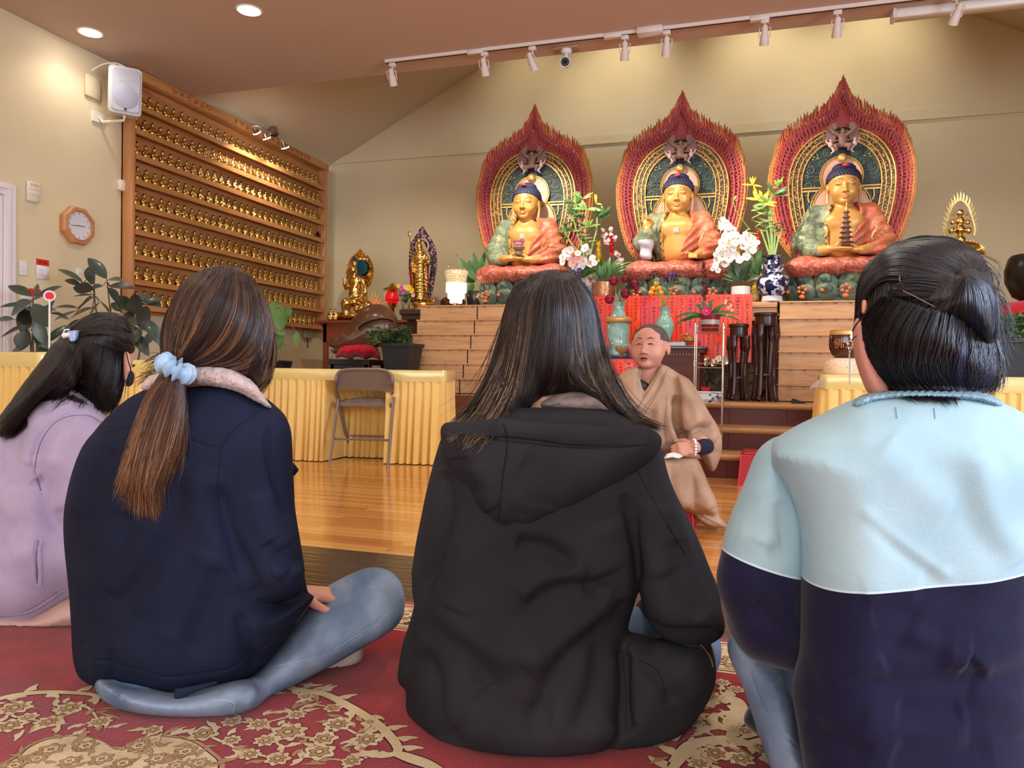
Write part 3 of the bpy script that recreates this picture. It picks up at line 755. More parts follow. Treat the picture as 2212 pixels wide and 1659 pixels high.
b = MB(); y0,y1,z0,z1 = wallrect(62,624,87,640); b.box((XL+.001,y0,z0),(XL+.004,y1,z1)); o = b.build('wall_label',m_redlab,None,False); tag(base_at(o),'red label on the wall behind the leaves of the left rubber plant','label')
b = MB(); y0,y1,z0,z1 = wallrect(258,389,265,412,XC-.1); b.box((XL+.002,y0-.01,z0),(XL+.05,y1+.03,z1),bev=.004); o = b.build('cable_clip_box',m_plastic); tag(base_at(o),'small ivory box on the wall touching the left side of the oak cabinet','box')
y0,y1,z0,z1 = wallrect(652,713,668,731);
t = thing('junction_box','grey junction box on the wall below the oak cabinet','junction box',(XL,(y0+y1)/2,z0))
b = MB(); b.box((XL+.001,y0,z0),(XL+.06,y1,z1),bev=.004); b.build('case',mat('grey box',srgb(150,146,138),.5),t)
b = MB(); b.tube([(XL+.03,(y0+y1)/2,z0),(XL+.03,(y0+y1)/2+.01,z0-.12)],.006,6); b.build('cable',m_dark,t)
# ---------------------------------------------------------------- rubber plants
m_leaf = mat('rubber leaf',srgb(44,58,48),0.3,spec=.6,noise=4,col2=srgb(62,76,62),coat=.2)
m_leafd = mat('dark rubber leaf',srgb(30,30,26),0.35,noise=4,col2=srgb(44,50,42))
m_stem = mat('woody stem',srgb(92,76,56),.7)
m_soil = mat('potting soil',srgb(48,34,26),.95,bump=(60,.6,.01))
def plant_from_pixels(name,label,D,leaves,stems,potx,potr,poth,mpot,extra=0,jit=.12,group=None,z0=0.0,box=None,cat='plant',ml=None,soil=True):
 c = pd(potx,800,D); t = thing(name,label,cat,(c[0],c[1],z0),group)
 top = Vector((c[0],c[1],z0+poth))
 b = MB(); b.lathe([(potr*.72,0),(potr*.78,.01),(potr*.98,poth*.9),(potr*1.06,poth*.9),(potr*1.06,poth),(potr*.94,poth),(potr*.92,poth*.88)],(c[0],c[1],z0),28,capt=False); pot = b.build('pot',mpot,t)
 b = MB(); b.lathe([(potr*.93,poth*.88),(.001,poth*.9)],(c[0],c[1],z0),20,capb=False); b.build('soil',m_soil,pot)
 sp = []
 for s in stems:
  pts = [top-Vector((0,0,.05))]+[Vector(pd(x,y,D+dd)) for x,y,dd in s]; sp.append(pts)
  b = MB(); b.tube(crom(pts,4),[lerp(.009,.004,i/(4*(len(pts)-1))) for i in range(4*(len(pts)-1)+1)],6); b.build('stem',m_stem,t)
 rnd = random.Random(len(leaves)*7)
 L = list(leaves)
 for k in range(extra):
  x = rnd.uniform(box[0],box[2]); y = rnd.uniform(box[1],box[3]); a = rnd.uniform(0,2*pi); l = rnd.uniform(35,60)
  L.append((x,y,x+l*cos(a),y+l*.8*sin(a)+8,rnd.uniform(14,26),rnd.uniform(-.2,.25)))
 for (x0,y0,x1,y1,wd,dd) in L:
  D0 = D+dd; b = MB(); p0 = Vector(pd(x0,y0,D0)); p1 = Vector(pd(x1,y1,D0+rnd.uniform(-jit,jit)))
  b.leaf(p0,p1,wd*D0/FPX*1.15,8,bend=rnd.uniform(.03,.14),up=(rnd.uniform(-.5,.5)-FW[0],-FW[1]*.8,rnd.uniform(.3,1.0)),fold=rnd.uniform(.1,.3),peak=.46)
  # petiole back to the nearest stem
  best = min((q for s in sp for q in s),key=lambda q: (q-p0).length)
  if (best-p0).length > .01: b.tube([best,(best+p0)/2+Vector((0,0,.01)),p0],.003,4)
  b.build('leaf',ml or (m_leaf if rnd.random() < .72 else m_leafd),t)
 return t
m_potd = mat('dark glazed pot',srgb(40,34,34),.3)
LA = [(68,640,17,616,22,0),(69,651,25,680,30,-.05),(70,657,108,706,30,-.1),(64,662,48,722,30,.05),(62,658,-2,662,11,.1),(76,640,82,612,9,0),(72,648,134,617,20,.08),(76,686,99,745,26,-.06),
  (60,700,2,728,14,.02),(56,716,44,757,30,-.05),(75,715,112,752,26,.05),(30,690,-8,690,13,.1),(66,690,40,700,22,.12),(118,648,92,700,24,.14),(80,668,128,672,14,.14),(100,740,150,700,16,.1),(110,676,150,690,12,.15),(60,745,20,770,24,.05),(84,750,118,775,26,.1)]
plant_from_pixels('rubber_plant','rubber plant with broad dark leaves at the far left by the door',5.42,LA,[((72,760,0),(70,700,0),(72,645,0)),((80,740,.05),(92,700,.08),(112,660,.12)),((66,740,0),(58,715,0),(50,700,.02))],82,.16,.3,m_potd,group='rubber plants by the left wall')
LB = [(230,602,190,556,24,0),(197,614,200,571,25,.05),(180,612,124,579,13,.0),(176,618,140,603,12,.1),(201,626,158,620,26,-.04),(201,637,157,640,9,-.02),(200,644,168,670,32,-.04),(229,606,266,606,18,0),(236,618,291,622,24,.05),(222,618,194,624,12,-.05),
  (232,622,256,656,26,-.02),(252,640,286,672,26,.03),(288,636,302,684,26,0),(300,656,357,644,13,.06),(304,651,353,664,12,.06),(312,688,356,750,24,-.03),(300,668,324,692,34,.1),(296,700,330,712,18,.06),(168,665,118,663,9,0),(165,672,116,692,12,.1),
  (240,655,262,672,22,.0),(216,650,236,676,20,.05),(290,720,322,768,22,.02),(280,700,300,740,18,.1),(200,665,150,690,14,.12),(214,655,190,690,18,.12),(180,690,140,712,14,.15),(320,655,300,630,16,.1),(264,690,290,730,18,.1),(230,690,205,720,22,.1)]
plant_from_pixels('rubber_plant','taller rubber plant with dark leaves in front of the left end of the oak cabinet',5.75,LB,[((250,790,0),(215,700,0),(204,640,0),(205,585,0)),((262,760,.02),(240,680,.02),(232,610,0)),((285,780,0),(288,710,.02),(300,655,.03)),((300,770,0),(300,730,0),(310,690,0))],262,.17,.32,m_potd,extra=8,box=(150,690,330,760),group='rubber plants by the left wall')
# round sign on a stick between the rubber plants
t = thing('paddle_sign','small round red sign with a white rim on a stick between the rubber plants','sign',tuple(pd(107,800,4.86)*(1,1,0)))
c = Vector(pd(107,639,4.86)); f = Vector(pd(107,800,4.86)); f.z = 0
b = MB(); b.tube([f,c-Vector((0,0,.02))],.006,6); b.build('stick',m_whitep,t)
dn = (Vector(CAM)-c).normalized()
b = MB(); b.tube([c+dn*.004,c-dn*.004],.035,24); b.build('sign_rim',m_whitep,t)
b = MB(); b.tube([c+dn*.0065,c+dn*.004],.025,24); b.build('sign_face',mat('red sign face',srgb(222,30,22),.4),t)
# pothos on the floor by the cabinet
c = pd(598,800,8.0)
t = thing('pothos_plant','pothos with heart shaped green leaves below the oak shelf cabinet','plant',(c[0],c[1],0.4))
b = MB(); s = 8.0/FPX; b.lathe([(.07,0),(.1,.04),(.12,.2),(.16,.38),(.17,.385),(.155,.40),(.11,.36)],(c[0],c[1],.4),20,capt=False); b.build('pot',m_potd,t)
b = MB(); b.lathe([(.16,0),(.17,.02),(.17,.38),(.16,.4)],(c[0],c[1],0),20); o = b.build('plant_pedestal',m_darkwood); tag(base_at(o),'dark round pedestal carrying the pothos, behind the long yellow table','stand')
m_poth = mat('pothos leaf',srgb(86,130,58),.35,noise=5,col2=srgb(132,164,82))
vines = [[(598,790),(580,720),(592,672),(606,664)],[(598,790),(584,740),(600,722),(604,728)],[(598,790),(592,740),(620,700),(640,718)],[(600,790),(608,752),(612,742),(618,748)]]
for v in vines:
 b = MB(); b.tube(crom([Vector(pd(x,y,8.0)) for x,y in v],5),.0045,5); b.build('vine',mat('vine',srgb(110,120,70),.6),t)
for (x0,y0,x1,y1,wd) in [(604,658,598,690,30),(612,664,622,692,30),(606,682,606,716,26),(598,720,601,755,30),(641,717,641,752,13),(614,676,604,704,24),(600,716,618,722,12),(588,668,596,700,26),(590,652,600,676,24),(585,690,590,715,24)]:
 b = MB(); D0 = 8.0+random.uniform(-.08,.08); b.leaf(pd(x0,y0,D0),pd(x1,y1,D0),wd*D0/FPX*1.1,8,bend=.05,up=(-FW[0],-FW[1],.3),fold=.1,peak=.32); b.build('leaf',m_poth,t)
# ================================================================ yellow skirted tables and chair
m_skirt = mat('golden pleated satin',srgb(244,208,128),0.55,spec=.3,sheen=.1,noise=2,col2=srgb(238,198,114))
m_cloth = mat('plastic covered yellow cloth',srgb(236,212,134),0.12,spec=.5,coat=.8,noise=2,col2=srgb(228,202,120))
def skirt_table(label,A,B,dep,h=.72,z0=0.0,pl=.055,gap=None,group='skirted tables with yellow cloths'):
 """A,B front corners (x,y), dep depth"""
 A = Vector((A[0],A[1])); B = Vector((B[0],B[1])); d = (B-A).normalized(); n = Vector((-d.y,d.x)); L = (B-A).length
 t = thing('skirted_table',label,'table',(((A+B)/2+n*dep/2).x,((A+B)/2+n*dep/2).y,z0),group)
 R = .05
 def outline(off,step=.012):
  P = []
  for (cx,cy,a0) in ((R,R,180),(L-R,R,270),(L-R,dep-R,0),(R,dep-R,90)):
   for k in range(7): a = radians(a0+90*k/6); P.append((cx+(R+off)*cos(a),cy+(R+off)*sin(a)))
  return P
 def wp(p,z): q = A+d*p[0]+n*p[1]; return (q.x,q.y,z)
 b = MB(); O = [outline(o) for o in (-.06,-.012,0,.003,.004,.002)]; zz = [h,h,h-.004,h-.015,h-.085,h-.09]
 m = len(O[0]); V = []
 for o,z in zip(O,zz): V += [wp(p,z0+z) for p in o]
 b.add(V,[(k*m+i,k*m+(i+1) % m,(k+1)*m+(i+1) % m,(k+1)*m+i) for k in range(5) for i in range(m)]+[tuple(range(m))]); b.build('tablecloth',m_cloth,t)
 # pleated skirt
 P = outline(-.004); pts = []
 for i in range(len(P)):
  a = Vector(P[i]); c = Vector(P[(i+1) % len(P)]); l = (c-a).length; k = max(1,int(l/.009))
  for j in range(k): pts.append((a+(c-a)*(j/k),(c-a).normalized() if l > 0 else None))
 m = len(pts); rows = 9; V = []; s = 0; rs = random.Random(int(L*100)); ph = 0; wl = pl; offs = []
 for i,(p,tg) in enumerate(pts):
  ph += .009/wl*2*pi
  if ph > 2*pi: ph -= 2*pi; wl = pl*rs.uniform(.7,1.35)
  gi = 0.0
  if gap and p.y < .02: gi = gap[2]*max(0,min(1,(p.x-gap[0])/.05))*max(0,min(1,(gap[1]-p.x)/.05))
  offs.append((sin(ph)+.45*sin(2*ph+.6),gi))
 for r in range(rows):
  v = r/(rows-1)
  for i,(p,tg) in enumerate(pts):
   nn = Vector((tg.y,-tg.x)); a = offs[i][0]*(.005+.020*v**1.1)+.012*v*sin(i*.031+2)+.006*v*sin(i*.09)
   q = p+nn*(a+.004+.03*v*v-offs[i][1]*min(1,.12+v*2.5))
   V.append(wp(q,z0+(h-.085)*(1-v)+.006))
 b = MB(); b.add(V,[(r*m+i,r*m+(i+1) % m,(r+1)*m+(i+1) % m,(r+1)*m+i) for r in range(rows-1) for i in range(m)]); b.build('skirt',m_skirt,t)
 b = MB(); b.add([wp(p,z0+h-.02) for p in outline(-.02)]+[wp(p,z0+h-.05) for p in outline(-.02)],[(i,(i+1) % 28,28+(i+1) % 28,28+i) for i in range(28)]+[tuple(range(28,56)),tuple(range(28))]); b.build('table_board',m_oak,t,False)
 return t
skirt_table('long yellow skirted table behind the folding chair',(-4.35,4.86),(-2.17,5.28),.40,gap=(1.27,1.75,.34))
skirt_table('yellow skirted table at the far left behind the girl in lilac',(-4.75,3.45),(float(pd(88,757,4.25)[0]),float(pd(88,757,4.25)[1])),.35,h=.79,pl=.075)
a = pd(290,777,4.9); skirt_table('yellow skirted table between the girl in lilac and the girl in the navy jacket',(a[0]-.6,a[1]-.1),(a[0]+.55,a[1]+.12),.3,h=.759)
tr_ = pY(1771,808,4.74)
skirt_table('yellow skirted table at the right carrying the lacquer bowl and the potted fern',(tr_[0],4.74),(2.75,4.64),.6,h=.736,pl=.06)
# folding chair
m_chair = mat('taupe chair enamel',srgb(126,112,104),.38,spec=.5)
m_vinyl = mat('taupe vinyl seat',srgb(164,146,136),.35,noise=24,col2=srgb(140,120,110),bump=(30,.6,.008))
Yn,Yf,Yb = 4.93,5.5,4.99
t = thing('folding_chair','taupe metal folding chair with a padded seat facing the long yellow table','chair',(float(pY(782,1000,5.2)[0]),5.25,0))
def P(x,y,Y): return Vector(pY(x,y,Y))
arch = [P(757,990,5.5),P(748,940,5.42),P(738,885,5.30),P(729,850,5.2),P(725,825,Yb),P(727,812,Yb),P(735,802,Yb),P(752,798.5,Yb),P(785,797.5,Yb),P(822,798.5,Yb),P(838,803,Yb),P(847,813,Yb),P(849,828,Yb),P(848,850,5.2),P(847,888,5.30),P(846,940,5.42),P(844,985,5.5)]
arch[0].z = arch[-1].z = .005
b = MB(); b.tube(crom(arch,5),.0115,8); fr_ = b.build('back_frame',m_chair,t)
b = MB(); pan = [(729,845),(727,826),(729,813),(737,804),(753,800.5),(785,799.5),(820,800.5),(836,805),(845,815),(846,828),(846,848),(815,844),(785,842),(757,842)]
F_ = [P(x,y,Yb+.006+(.0016*(y-800))) for x,y in pan]; Bk = [p+Vector((0,.012,0)) for p in F_]; n = len(pan)
b.add(F_+Bk,[tuple(range(n)),tuple(range(2*n-1,n-1,-1))]+[(i,(i+1) % n,n+(i+1) % n,n+i) for i in range(n)]); b.build('backrest',m_chair,t,False)
def leg(x0,y0,x1,y1,Y0,Y1):
 b = MB(); p = P(x0,y0,Y0); q = P(x1,y1,Y1); q.z = .006; b.tube([p,q],.011,8); l = b.build('leg',m_chair,t)
 b = MB(); b.tube([q+Vector((0,0,-.006)),q+Vector((0,0,.02))],.0145,10); b.build('rubber_foot',m_vinyl,l)
leg(731,862,712,1003,5.16,Yn); leg(851,858,838,1006,5.16,Yn+.02)
b = MB(); b.tube([P(719,948,5.05),P(843,951,5.07)],.008,6); b.build('crossbar',m_chair,t)
b = MB(); b.tube([P(748,941,5.42),P(845,943,5.42)],.008,6); b.build('crossbar',m_chair,t)
a = P(729,894,5.16); c = P(847,900,5.2); zz = .43
seat = [(a.x,a.y),(c.x,c.y),(c.x-.02,c.y+.38),(a.x+.1,a.y+.38)]
V = []; F = []
cx_ = sum(p[0] for p in seat)/4; cy_ = sum(p[1] for p in seat)/4
for (s_,z_) in ((1.0,zz),(1.02,zz+.012),(1.02,zz+.03),(.97,zz+.036)): V += [(cx_+(x-cx_)*s_,cy_+(y-cy_)*s_,z_) for x,y in seat]
F = [(k*4+i,k*4+(i+1) % 4,(k+1)*4+(i+1) % 4,(k+1)*4+i) for k in range(3) for i in range(4)]+[(3,2,1,0),(12,13,14,15)]
b = MB(); b.add(V,F); se = b.build('seat',m_chair,t,False)
b = MB(); V = []; n = 14
for j in range(n+1):
 for i in range(n+1):
  u,v = i/n,j/n; x = (1-v)*((1-u)*seat[0][0]+u*seat[1][0])+v*((1-u)*seat[3][0]+u*seat[2][0]); y = (1-v)*((1-u)*seat[0][1]+u*seat[1][1])+v*((1-u)*seat[3][1]+u*seat[2][1])
  e = min(u,1-u,v,1-v); V.append((cx_+(x-cx_)*.95,cy_+(y-cy_)*.95,zz+.034+.032*min(1,(e*6))**.5+.003*sin(i*2.1+v*3)*min(1,e*8)))
b.add(V,[(j*(n+1)+i,j*(n+1)+i+1,(j+1)*(n+1)+i+1,(j+1)*(n+1)+i) for j in range(n) for i in range(n)]); b.build('cushion',m_vinyl,se)
# ================================================================ altar blocks
ZA = 1.355; YA = 6.75
def text_mesh(s,size,extrude=.0006):
 c = bpy.data.curves.new('txt','FONT'); c.body = s; c.size = size; c.extrude = extrude; c.resolution_u = 2; c.align_x = 'CENTER'
 o = bpy.data.objects.new('txt',c); COL.objects.link(o); dg = bpy.context.evaluated_depsgraph_get(); me = bpy.data.meshes.new_from_object(o.evaluated_get(dg))
 bpy.data.objects.remove(o); bpy.data.curves.remove(c)
 V = [tuple(v.co) for v in me.vertices]; F = [tuple(p.vertices) for p in me.polygons]; bpy.data.meshes.remove(me); return V,F
m_print = mat('burnt numerals',srgb(96,58,34),.7)
NUMS = [['169','170','171','188','189','190'],['211','212','213','214','215','216'],['184','185','186','187','188','189'],['170','171','172','173','174','175'],['155','156','157','158','159','160'],['141','142','143','144','145','146']]
def tier_block(label,xs,x1,yst,gaps=None):
 """xs left edges of the tiers from the top; each tier a drawer box with a numbered ledge"""
 n = 6; H = (ZA-.51)/n
 t = thing('tiered_chest',label,'chest',((xs[0]+x1)/2,YA,.51),'oak tiered chests beside the altar table')
 for k in range(n):
  z1 = ZA-k*H; z0 = z1-H; y0 = YA-yst*k
  b = MB(); b.box((xs[k],y0,z0+.001),(x1,YA+.8,z1-.014)); b.box((xs[k]-.008,y0-.012,z1-.014),(x1+.002,YA+.8,z1),bev=.003)
  ti = b.build('tier',m_oak,t,False)
  if gaps: b = MB(); b.box((gaps[k]-.005,y0-.002,z0+.002),(gaps[k]+.005,y0+.002,z1-.014)); b.build('drawer_gap',m_dark,ti,False)
  else: b = MB()
  b = MB(); j = 0; xx = xs[k]+.09
  while xx < x1-.04 and j < 6:
   V,F = text_mesh(NUMS[k][j % 6],.02,.0004); b.add([(xx+v[0],y0-.0125-v[2],z1-.0125+v[1]-.014) for v in V],F); xx += .115; j += 1
  b.build('numerals',m_print,ti,False)
 return t
xl = [float(pY(x,y,YA-.03*k)[0]) for k,(x,y) in enumerate(((908,680),(901,710),(891,740),(882,770),(873,800),(866,835)))]
gp = [float(pY(x,y,YA-.03*k)[0]) for k,(x,y) in enumerate(((1031,680),(1025,710),(1017,740),(1010,770),(1001,800),(993,835)))]
tier_block('stepped oak chest of drawers under the left seated statue, its tiers widening downwards',xl,-1.62,.03,gp)
xr = float(pY(1683,750,YA)[0])
tier_block('straight oak chest of numbered tiers under the right seated statue',[xr]*6,1.62,.004)
# altar table between the chests, hung with red strips
t = thing('altar_table','long oak altar table under the middle seated statue, hung with red strips','table',(-.67,7.2,.51))
b = MB(); b.box((-1.60,YA+.02,ZA-.05),(xr-.02,7.95,ZA),bev=.006); b.build('table_top',m_oak,t)
b = MB(); b.box((-1.60,YA+.05,ZA-.16),(xr-.02,7.9,ZA-.05)); b.build('apron',m_oak,t,False)
m_bronze = mat('gilt bronze relief',srgb(70,48,30),.35,metal=.3,noise=9,col2=srgb(128,94,58),bump=(14,.8,.02),ramp=(.45,.62))
b = MB(); b.box((-1.58,7.35,.51),(xr-.03,7.38,ZA-.1)); b.build('relief_panel',m_bronze,t,False)
for xx in (-1.58,xr-.09): b = MB(); b.box((xx,7.0,.51),(xx+.06,7.06,ZA-.1)); b.build('leg',m_oak,t,False)
# red strips with columns of ink
def strip_mat(name,a,c):
 m = mat(name,a,.4,coat=.2); nt,bs,mp = mnodes(m)
 v = node(nt,'ShaderNodeTexNoise'); v.inputs['Scale'].default_value = 3.2; v.inputs['Detail'].default_value = 1; nt.links.new(mp.outputs[0],v.inputs['Vector'])
 r = node(nt,'ShaderNodeValToRGB'); r.color_ramp.interpolation = 'CONSTANT'; r.color_ramp.elements[0].color = a; r.color_ramp.elements[1].position = .52; r.color_ramp.elements[1].color = c
 nt.links.new(v.outputs[0],r.inputs[0]); nt.links.new(r.outputs[0],bs.inputs['Base Color']); return m
m_red = [strip_mat('red paper strip',srgb(238,54,22),srgb(220,40,36)),strip_mat('crimson paper strip',srgb(216,34,40),srgb(236,52,24)),strip_mat('vermilion paper strip',srgb(246,66,22),srgb(226,42,34))]
m_ink = mat('ink',srgb(36,8,12),.6); m_clear = m_red[1]
def strips(x0,x1,y0,y1,Y,n,group,lab,seed):
 rs = random.Random(seed); A = pY(x0,y0,Y); B = pY(x1,y0+2,Y); z1 = float(A[2]);
 for k in range(n):
  xa = lerp(A[0],B[0],k/n); xb = lerp(A[0],B[0],(k+1)/n); z0 = float(pY(lerp(x0,x1,k/n),y1,Y)[2])-(.0 if k < n-3 else .008)
  y = Y-.002*(k % 3)
  b = MB(); b.box((xa+.0015,y,z0),(xb-.0015,y+.0018,z1)); o = b.build('paper_strip',m_red[rs.choice((0,0,1,2))],None,False); o = base_at(o)
  tag(o,lab % ordn(k+1),'paper strip',group)
  b = MB(); xm = (xa+xb)/2; w_ = (xb-xa)
  # short brush strokes stacked in a column, heavier at the head of the strip
  z = z1-.03
  while z > z0+.03:
   big = (z > z1-.14); s = w_*(.19 if big else .13)
   for q in range(3):
    if rs.random() < .6: b.box((xm-s,y-.0006,z),(xm+s*rs.uniform(.3,1),y,z+.0032))
    else: a = rs.uniform(-s,s); b.box((a+xm-.0016,y-.0006,z-.006),(a+xm+.0016,y,z+.006))
    z -= .0055
   z -= .012 if big else .006
   if rs.random() < .1: z -= .05
  c = b.build('lettering',m_ink,o,False,world=False)
  for v in c.data.vertices: v.co -= Vector(o.location)
strips(1216,1626,641,781,YA-.02,21,'red paper strips hung from the altar table','red laminated strip with a column of ink, %s from the left along the altar table',5)
# ================================================================ seated statues
def face(P,ears=1.0,closed=True):
 """unit head: chin at z 0, crown at z 1, looking along -Y"""
 d = s_ell(P,(0,.05,.62),(.345,.40,.375))
 d = smin(d,s_ell(P,(0,-.07,.36),(.285,.29,.35)),.12)
 d = smin(d,s_ell(P,(0,-.25,.08),(.10,.09,.075)),.08)
 for s in (-1,1):
  d = smin(d,s_ell(P,(s*.16,-.20,.32),(.11,.12,.12)),.08)
  d = smax(d,-s_ell(P,(s*.135,-.415,.505),(.085,.06,.045)),.05)
  d = smin(d,s_ell(P,(s*.13,-.30,.495),(.078,.058,.042)),.012)
  d = smin(d,s_chain(P,[(s*.05,-.352,.575),(s*.14,-.345,.60),(s*.22,-.29,.565)],[.014,.018,.012],.01),.03)
 d = smin(d,s_cap(P,(0,-.335,.55),(0,-.415,.34),.026,.04),.03)
 d = smin(d,s_ell(P,(0,-.425,.315),(.05,.045,.042)),.02)
 for s in (-1,1): d = smin(d,s_ell(P,(s*.048,-.385,.30),(.034,.04,.028)),.015)
 d = smin(d,s_ell(P,(0,-.352,.205),(.088,.035,.02)),.02)
 d = smin(d,s_ell(P,(0,-.345,.160),(.070,.036,.026)),.015)
 if ears:
  for s in (-1,1):
   e = s_ell(P,(s*.352,.045,.46),(.035,.085,.13)); e = smax(e,-s_ell(P,(s*.385,.03,.48),(.025,.05,.08)),.015)
   if ears > 1: e = smin(e,s_cap(P,(s*.35,.03,.36),(s*.335,.0,.06),.032,.038),.03)
   d = smin(d,e,.02)
 return d
m_skin_g = mat('matte gold skin',srgb(214,160,88),.36,metal=.2,spec=.5)
m_lip_g = mat('tinted lips',srgb(216,138,82),.4)
def pat(name,a,c,sc=22,metal=0.0,rough=.45,ramp=(.5,.56),c2=None):
 return mat(name,a,rough,metal=metal,noise=sc,col2=c,ramp=ramp,bump=(sc*1.5,.5,.004))
m_rob_o = pat('orange painted robe',srgb(196,100,72),srgb(184,124,92),34)
m_rob_g = pat('green painted robe',srgb(112,128,106),srgb(150,152,114),36)
m_rob_r = pat('red painted robe',srgb(174,82,70),srgb(198,132,106),44)
m_trim = pat('gilt hem',srgb(206,164,92),srgb(96,74,50),40,.3)
m_lotus = pat('green lotus petals',srgb(72,92,82),srgb(108,120,92),9)
m_oflow = mat('painted orange blossoms',srgb(226,110,70),.5)
m_curl = mat('dark blue curls',srgb(44,46,74),.5)
m_pink = mat('pink halo',srgb(226,170,156),.5,noise=2,col2=srgb(222,184,160))
m_deep = mat('deep blue ground',srgb(36,50,62),.5,noise=6,col2=srgb(48,66,66))
m_swirl = mat('painted scroll relief',srgb(66,88,84),.5,noise=5,col2=srgb(110,118,90))
m_gold2 = mat('gold leaf line',srgb(226,180,104),.35,metal=.5)
m_band = pat('gold filigree band',srgb(62,42,28),srgb(186,146,84),60,.2,ramp=(.5,.58))
m_fl = [mat('crimson flames',srgb(164,66,72),.6),mat('red flames',srgb(188,80,64),.6),mat('orange flames',srgb(206,124,74),.6),mat('ochre flames',srgb(186,136,70),.6)]
m_gar = mat('mauve painted figure',srgb(142,108,100),.5); m_garl = mat('pale pink figure',srgb(222,184,178),.5)
m_mark = mat('pale breast mark',srgb(238,232,236),.4)
_cache = {}
def shared(key,maker,parent):
 """build once in local coordinates, afterwards copy"""
 if key in _cache: return copy_tree(_cache[key],parent)
 o = maker(parent); _cache[key] = o; return o
def out_pts(tab,k=1.0,n=6):
 L = [(-x*k,z) for z,x in tab]; R = [(x*k,z) for z,x in reversed(tab)]
 return [tuple(p) for p in crom(L+R[1:],n)]
TAB = [(1.80,.40),(1.93,.49),(2.04,.53),(2.18,.566),(2.32,.592),(2.5,.60),(2.66,.58),(2.80,.535),(2.91,.465),(3.0,.345),(3.07,.22),(3.13,.125),(3.20,.07),(3.29,.03),(3.34,.0)]
TAB = [(z-ZA,x) for z,x in TAB]
def make_mandorla(parent):
 YM = .22
 b = MB()
 pts = out_pts(TAB,1,4); cx,cz = 0,1.1
 base = [(x*.90,cz+(z-cz)*.93) for x,z in pts] + [(.30,.1),(-.30,.1)]
 b.prism(base,1,YM,YM+.03)
 pl = b.build('mandorla',m_fl[0],parent,False,world=False)
 # flame tongues
 b = MB(); P = [Vector((x,0,z)) for x,z in out_pts(TAB,1,10)]; L = [0]
 for i in range(1,len(P)): L.append(L[-1]+(P[i]-P[i-1]).length)
 def at(s):
  for i in range(1,len(P)):
   if L[i] >= s: f = (s-L[i-1])/max(1e-9,L[i]-L[i-1]); return P[i-1].lerp(P[i],f),(P[i]-P[i-1]).normalized()
  return P[-1],(P[-1]-P[-2]).normalized()
 rf = random.Random(3)
 for row,(k,ln,sp,mi) in enumerate(((.80,.085,.040,0),(.86,.09,.038,0),(.91,.095,.036,1),(.955,.10,.034,2),(.985,.10,.030,3))):
  s = .02+(row % 2)*sp/2
  while s < L[-1]-.01:
   p,tg = at(s); q = Vector((p.x*k,0,cz+(p.z-cz)*(1-(1-k)*.72))); out = Vector((p.x,0,p.z-cz)).normalized(); up = Vector((0,0,1))
   side = 1 if p.x > 0 else -1
   hi = max(0,min(1,(p.z-1.35)/.4)); d = (out*(.35+.4*hi)+up*(.9)).normalized(); perp = Vector((d.z,0,-d.x))*side
   l = ln*rf.uniform(.8,1.2)*(1.0+.25*hi); r0 = .011
   m_i = mi if (row < 3 or p.z < 1.55 or True) else 1
   if p.z > 1.5 and row >= 3 and rf.random() < .45: m_i = 1
   y = YM-.012-.008*rf.random() if row < 4 else YM+.004
   pp = [q+Vector((0,y,0)),q+d*l*.3+perp*.012+Vector((0,y-.006,0)),q+d*l*.6+Vector((0,y-.006,0)),q+d*l*.85-perp*.010+Vector((0,y,0)),q+d*l-perp*.004+Vector((0,y+.004,0))]
   b.tube(pp,[r0*.7,r0,r0*.9,r0*.5,.001],5,m_i,up=(0,1,0),flat=.8)
   s += sp*rf.uniform(.85,1.15)
 # carved streaks over the plate
 for _ in range(900):
  s = rf.uniform(0,L[-1]); k = rf.uniform(.70,.95); p,tg = at(s); q = Vector((p.x*k,YM-.004,cz+(p.z-cz)*(1-(1-k)*.8)))
  if q.z < .3: continue
  d = (Vector((p.x,0,p.z-cz)).normalized()*.4+Vector((0,0,1))).normalized(); l = rf.uniform(.03,.06); w_ = Vector((d.z,0,-d.x))*.006*rf.choice((-1,1))
  b.tube([q,q+d*l*.5+w_,q+d*l],[.003,.006,.001],4,rf.choice((0,1,1,2)))
 b.build('flames',m_fl,pl,True,world=False)
 # inner arch with bands
 A = []; W0 = .45; zc = 2.53-ZA
 for z,x in ((.42,.30),(.55,.345),(.7,.385),(.85,.42),(1.0,.443),(1.1,.45)): A.append((-x,z))
 for i in range(1,24): a = pi-pi*i/24; A.append((W0*cos(a),zc-.06+.50*sin(a)**.92))
 for z,x in ((1.1,.45),(1.0,.443),(.85,.42),(.7,.385),(.55,.345),(.42,.30)): A.append((x,z))
 A = [Vector((x,0,z)) for x,z in A]; m = len(A)
 def off(d):
  o = []
  for i in range(m):
   t_ = (A[min(i+1,m-1)]-A[max(i-1,0)]).normalized(); nrm = Vector((t_.z,0,-t_.x)); o.append(A[i]+nrm*d)
  return o
 b = MB(); y0 = YM-.03
 def band(a,c,y,mi):
  p,q = off(a),off(c); V = [(v.x,y,v.z) for v in p]+[(v.x,y,v.z) for v in q]+[(v.x,YM,v.z) for v in p]+[(v.x,YM,v.z) for v in q]
  F = [(i,i+1,m+i+1,m+i) for i in range(m-1)]+[(2*m+i,2*m+i+1,i+1,i) for i in range(m-1)]+[(m+i,m+i+1,3*m+i+1,3*m+i) for i in range(m-1)]
  b.add(V,F,mi)
 for a,c,y,mi in ((0,.010,-.045,0),(.010,.035,-.035,1),(.035,.043,-.045,0),(.043,.078,-.035,1),(.078,.086,-.045,0),(.086,.112,-.035,1),(.112,.122,-.045,0)): band(a,c,YM+y,mi)
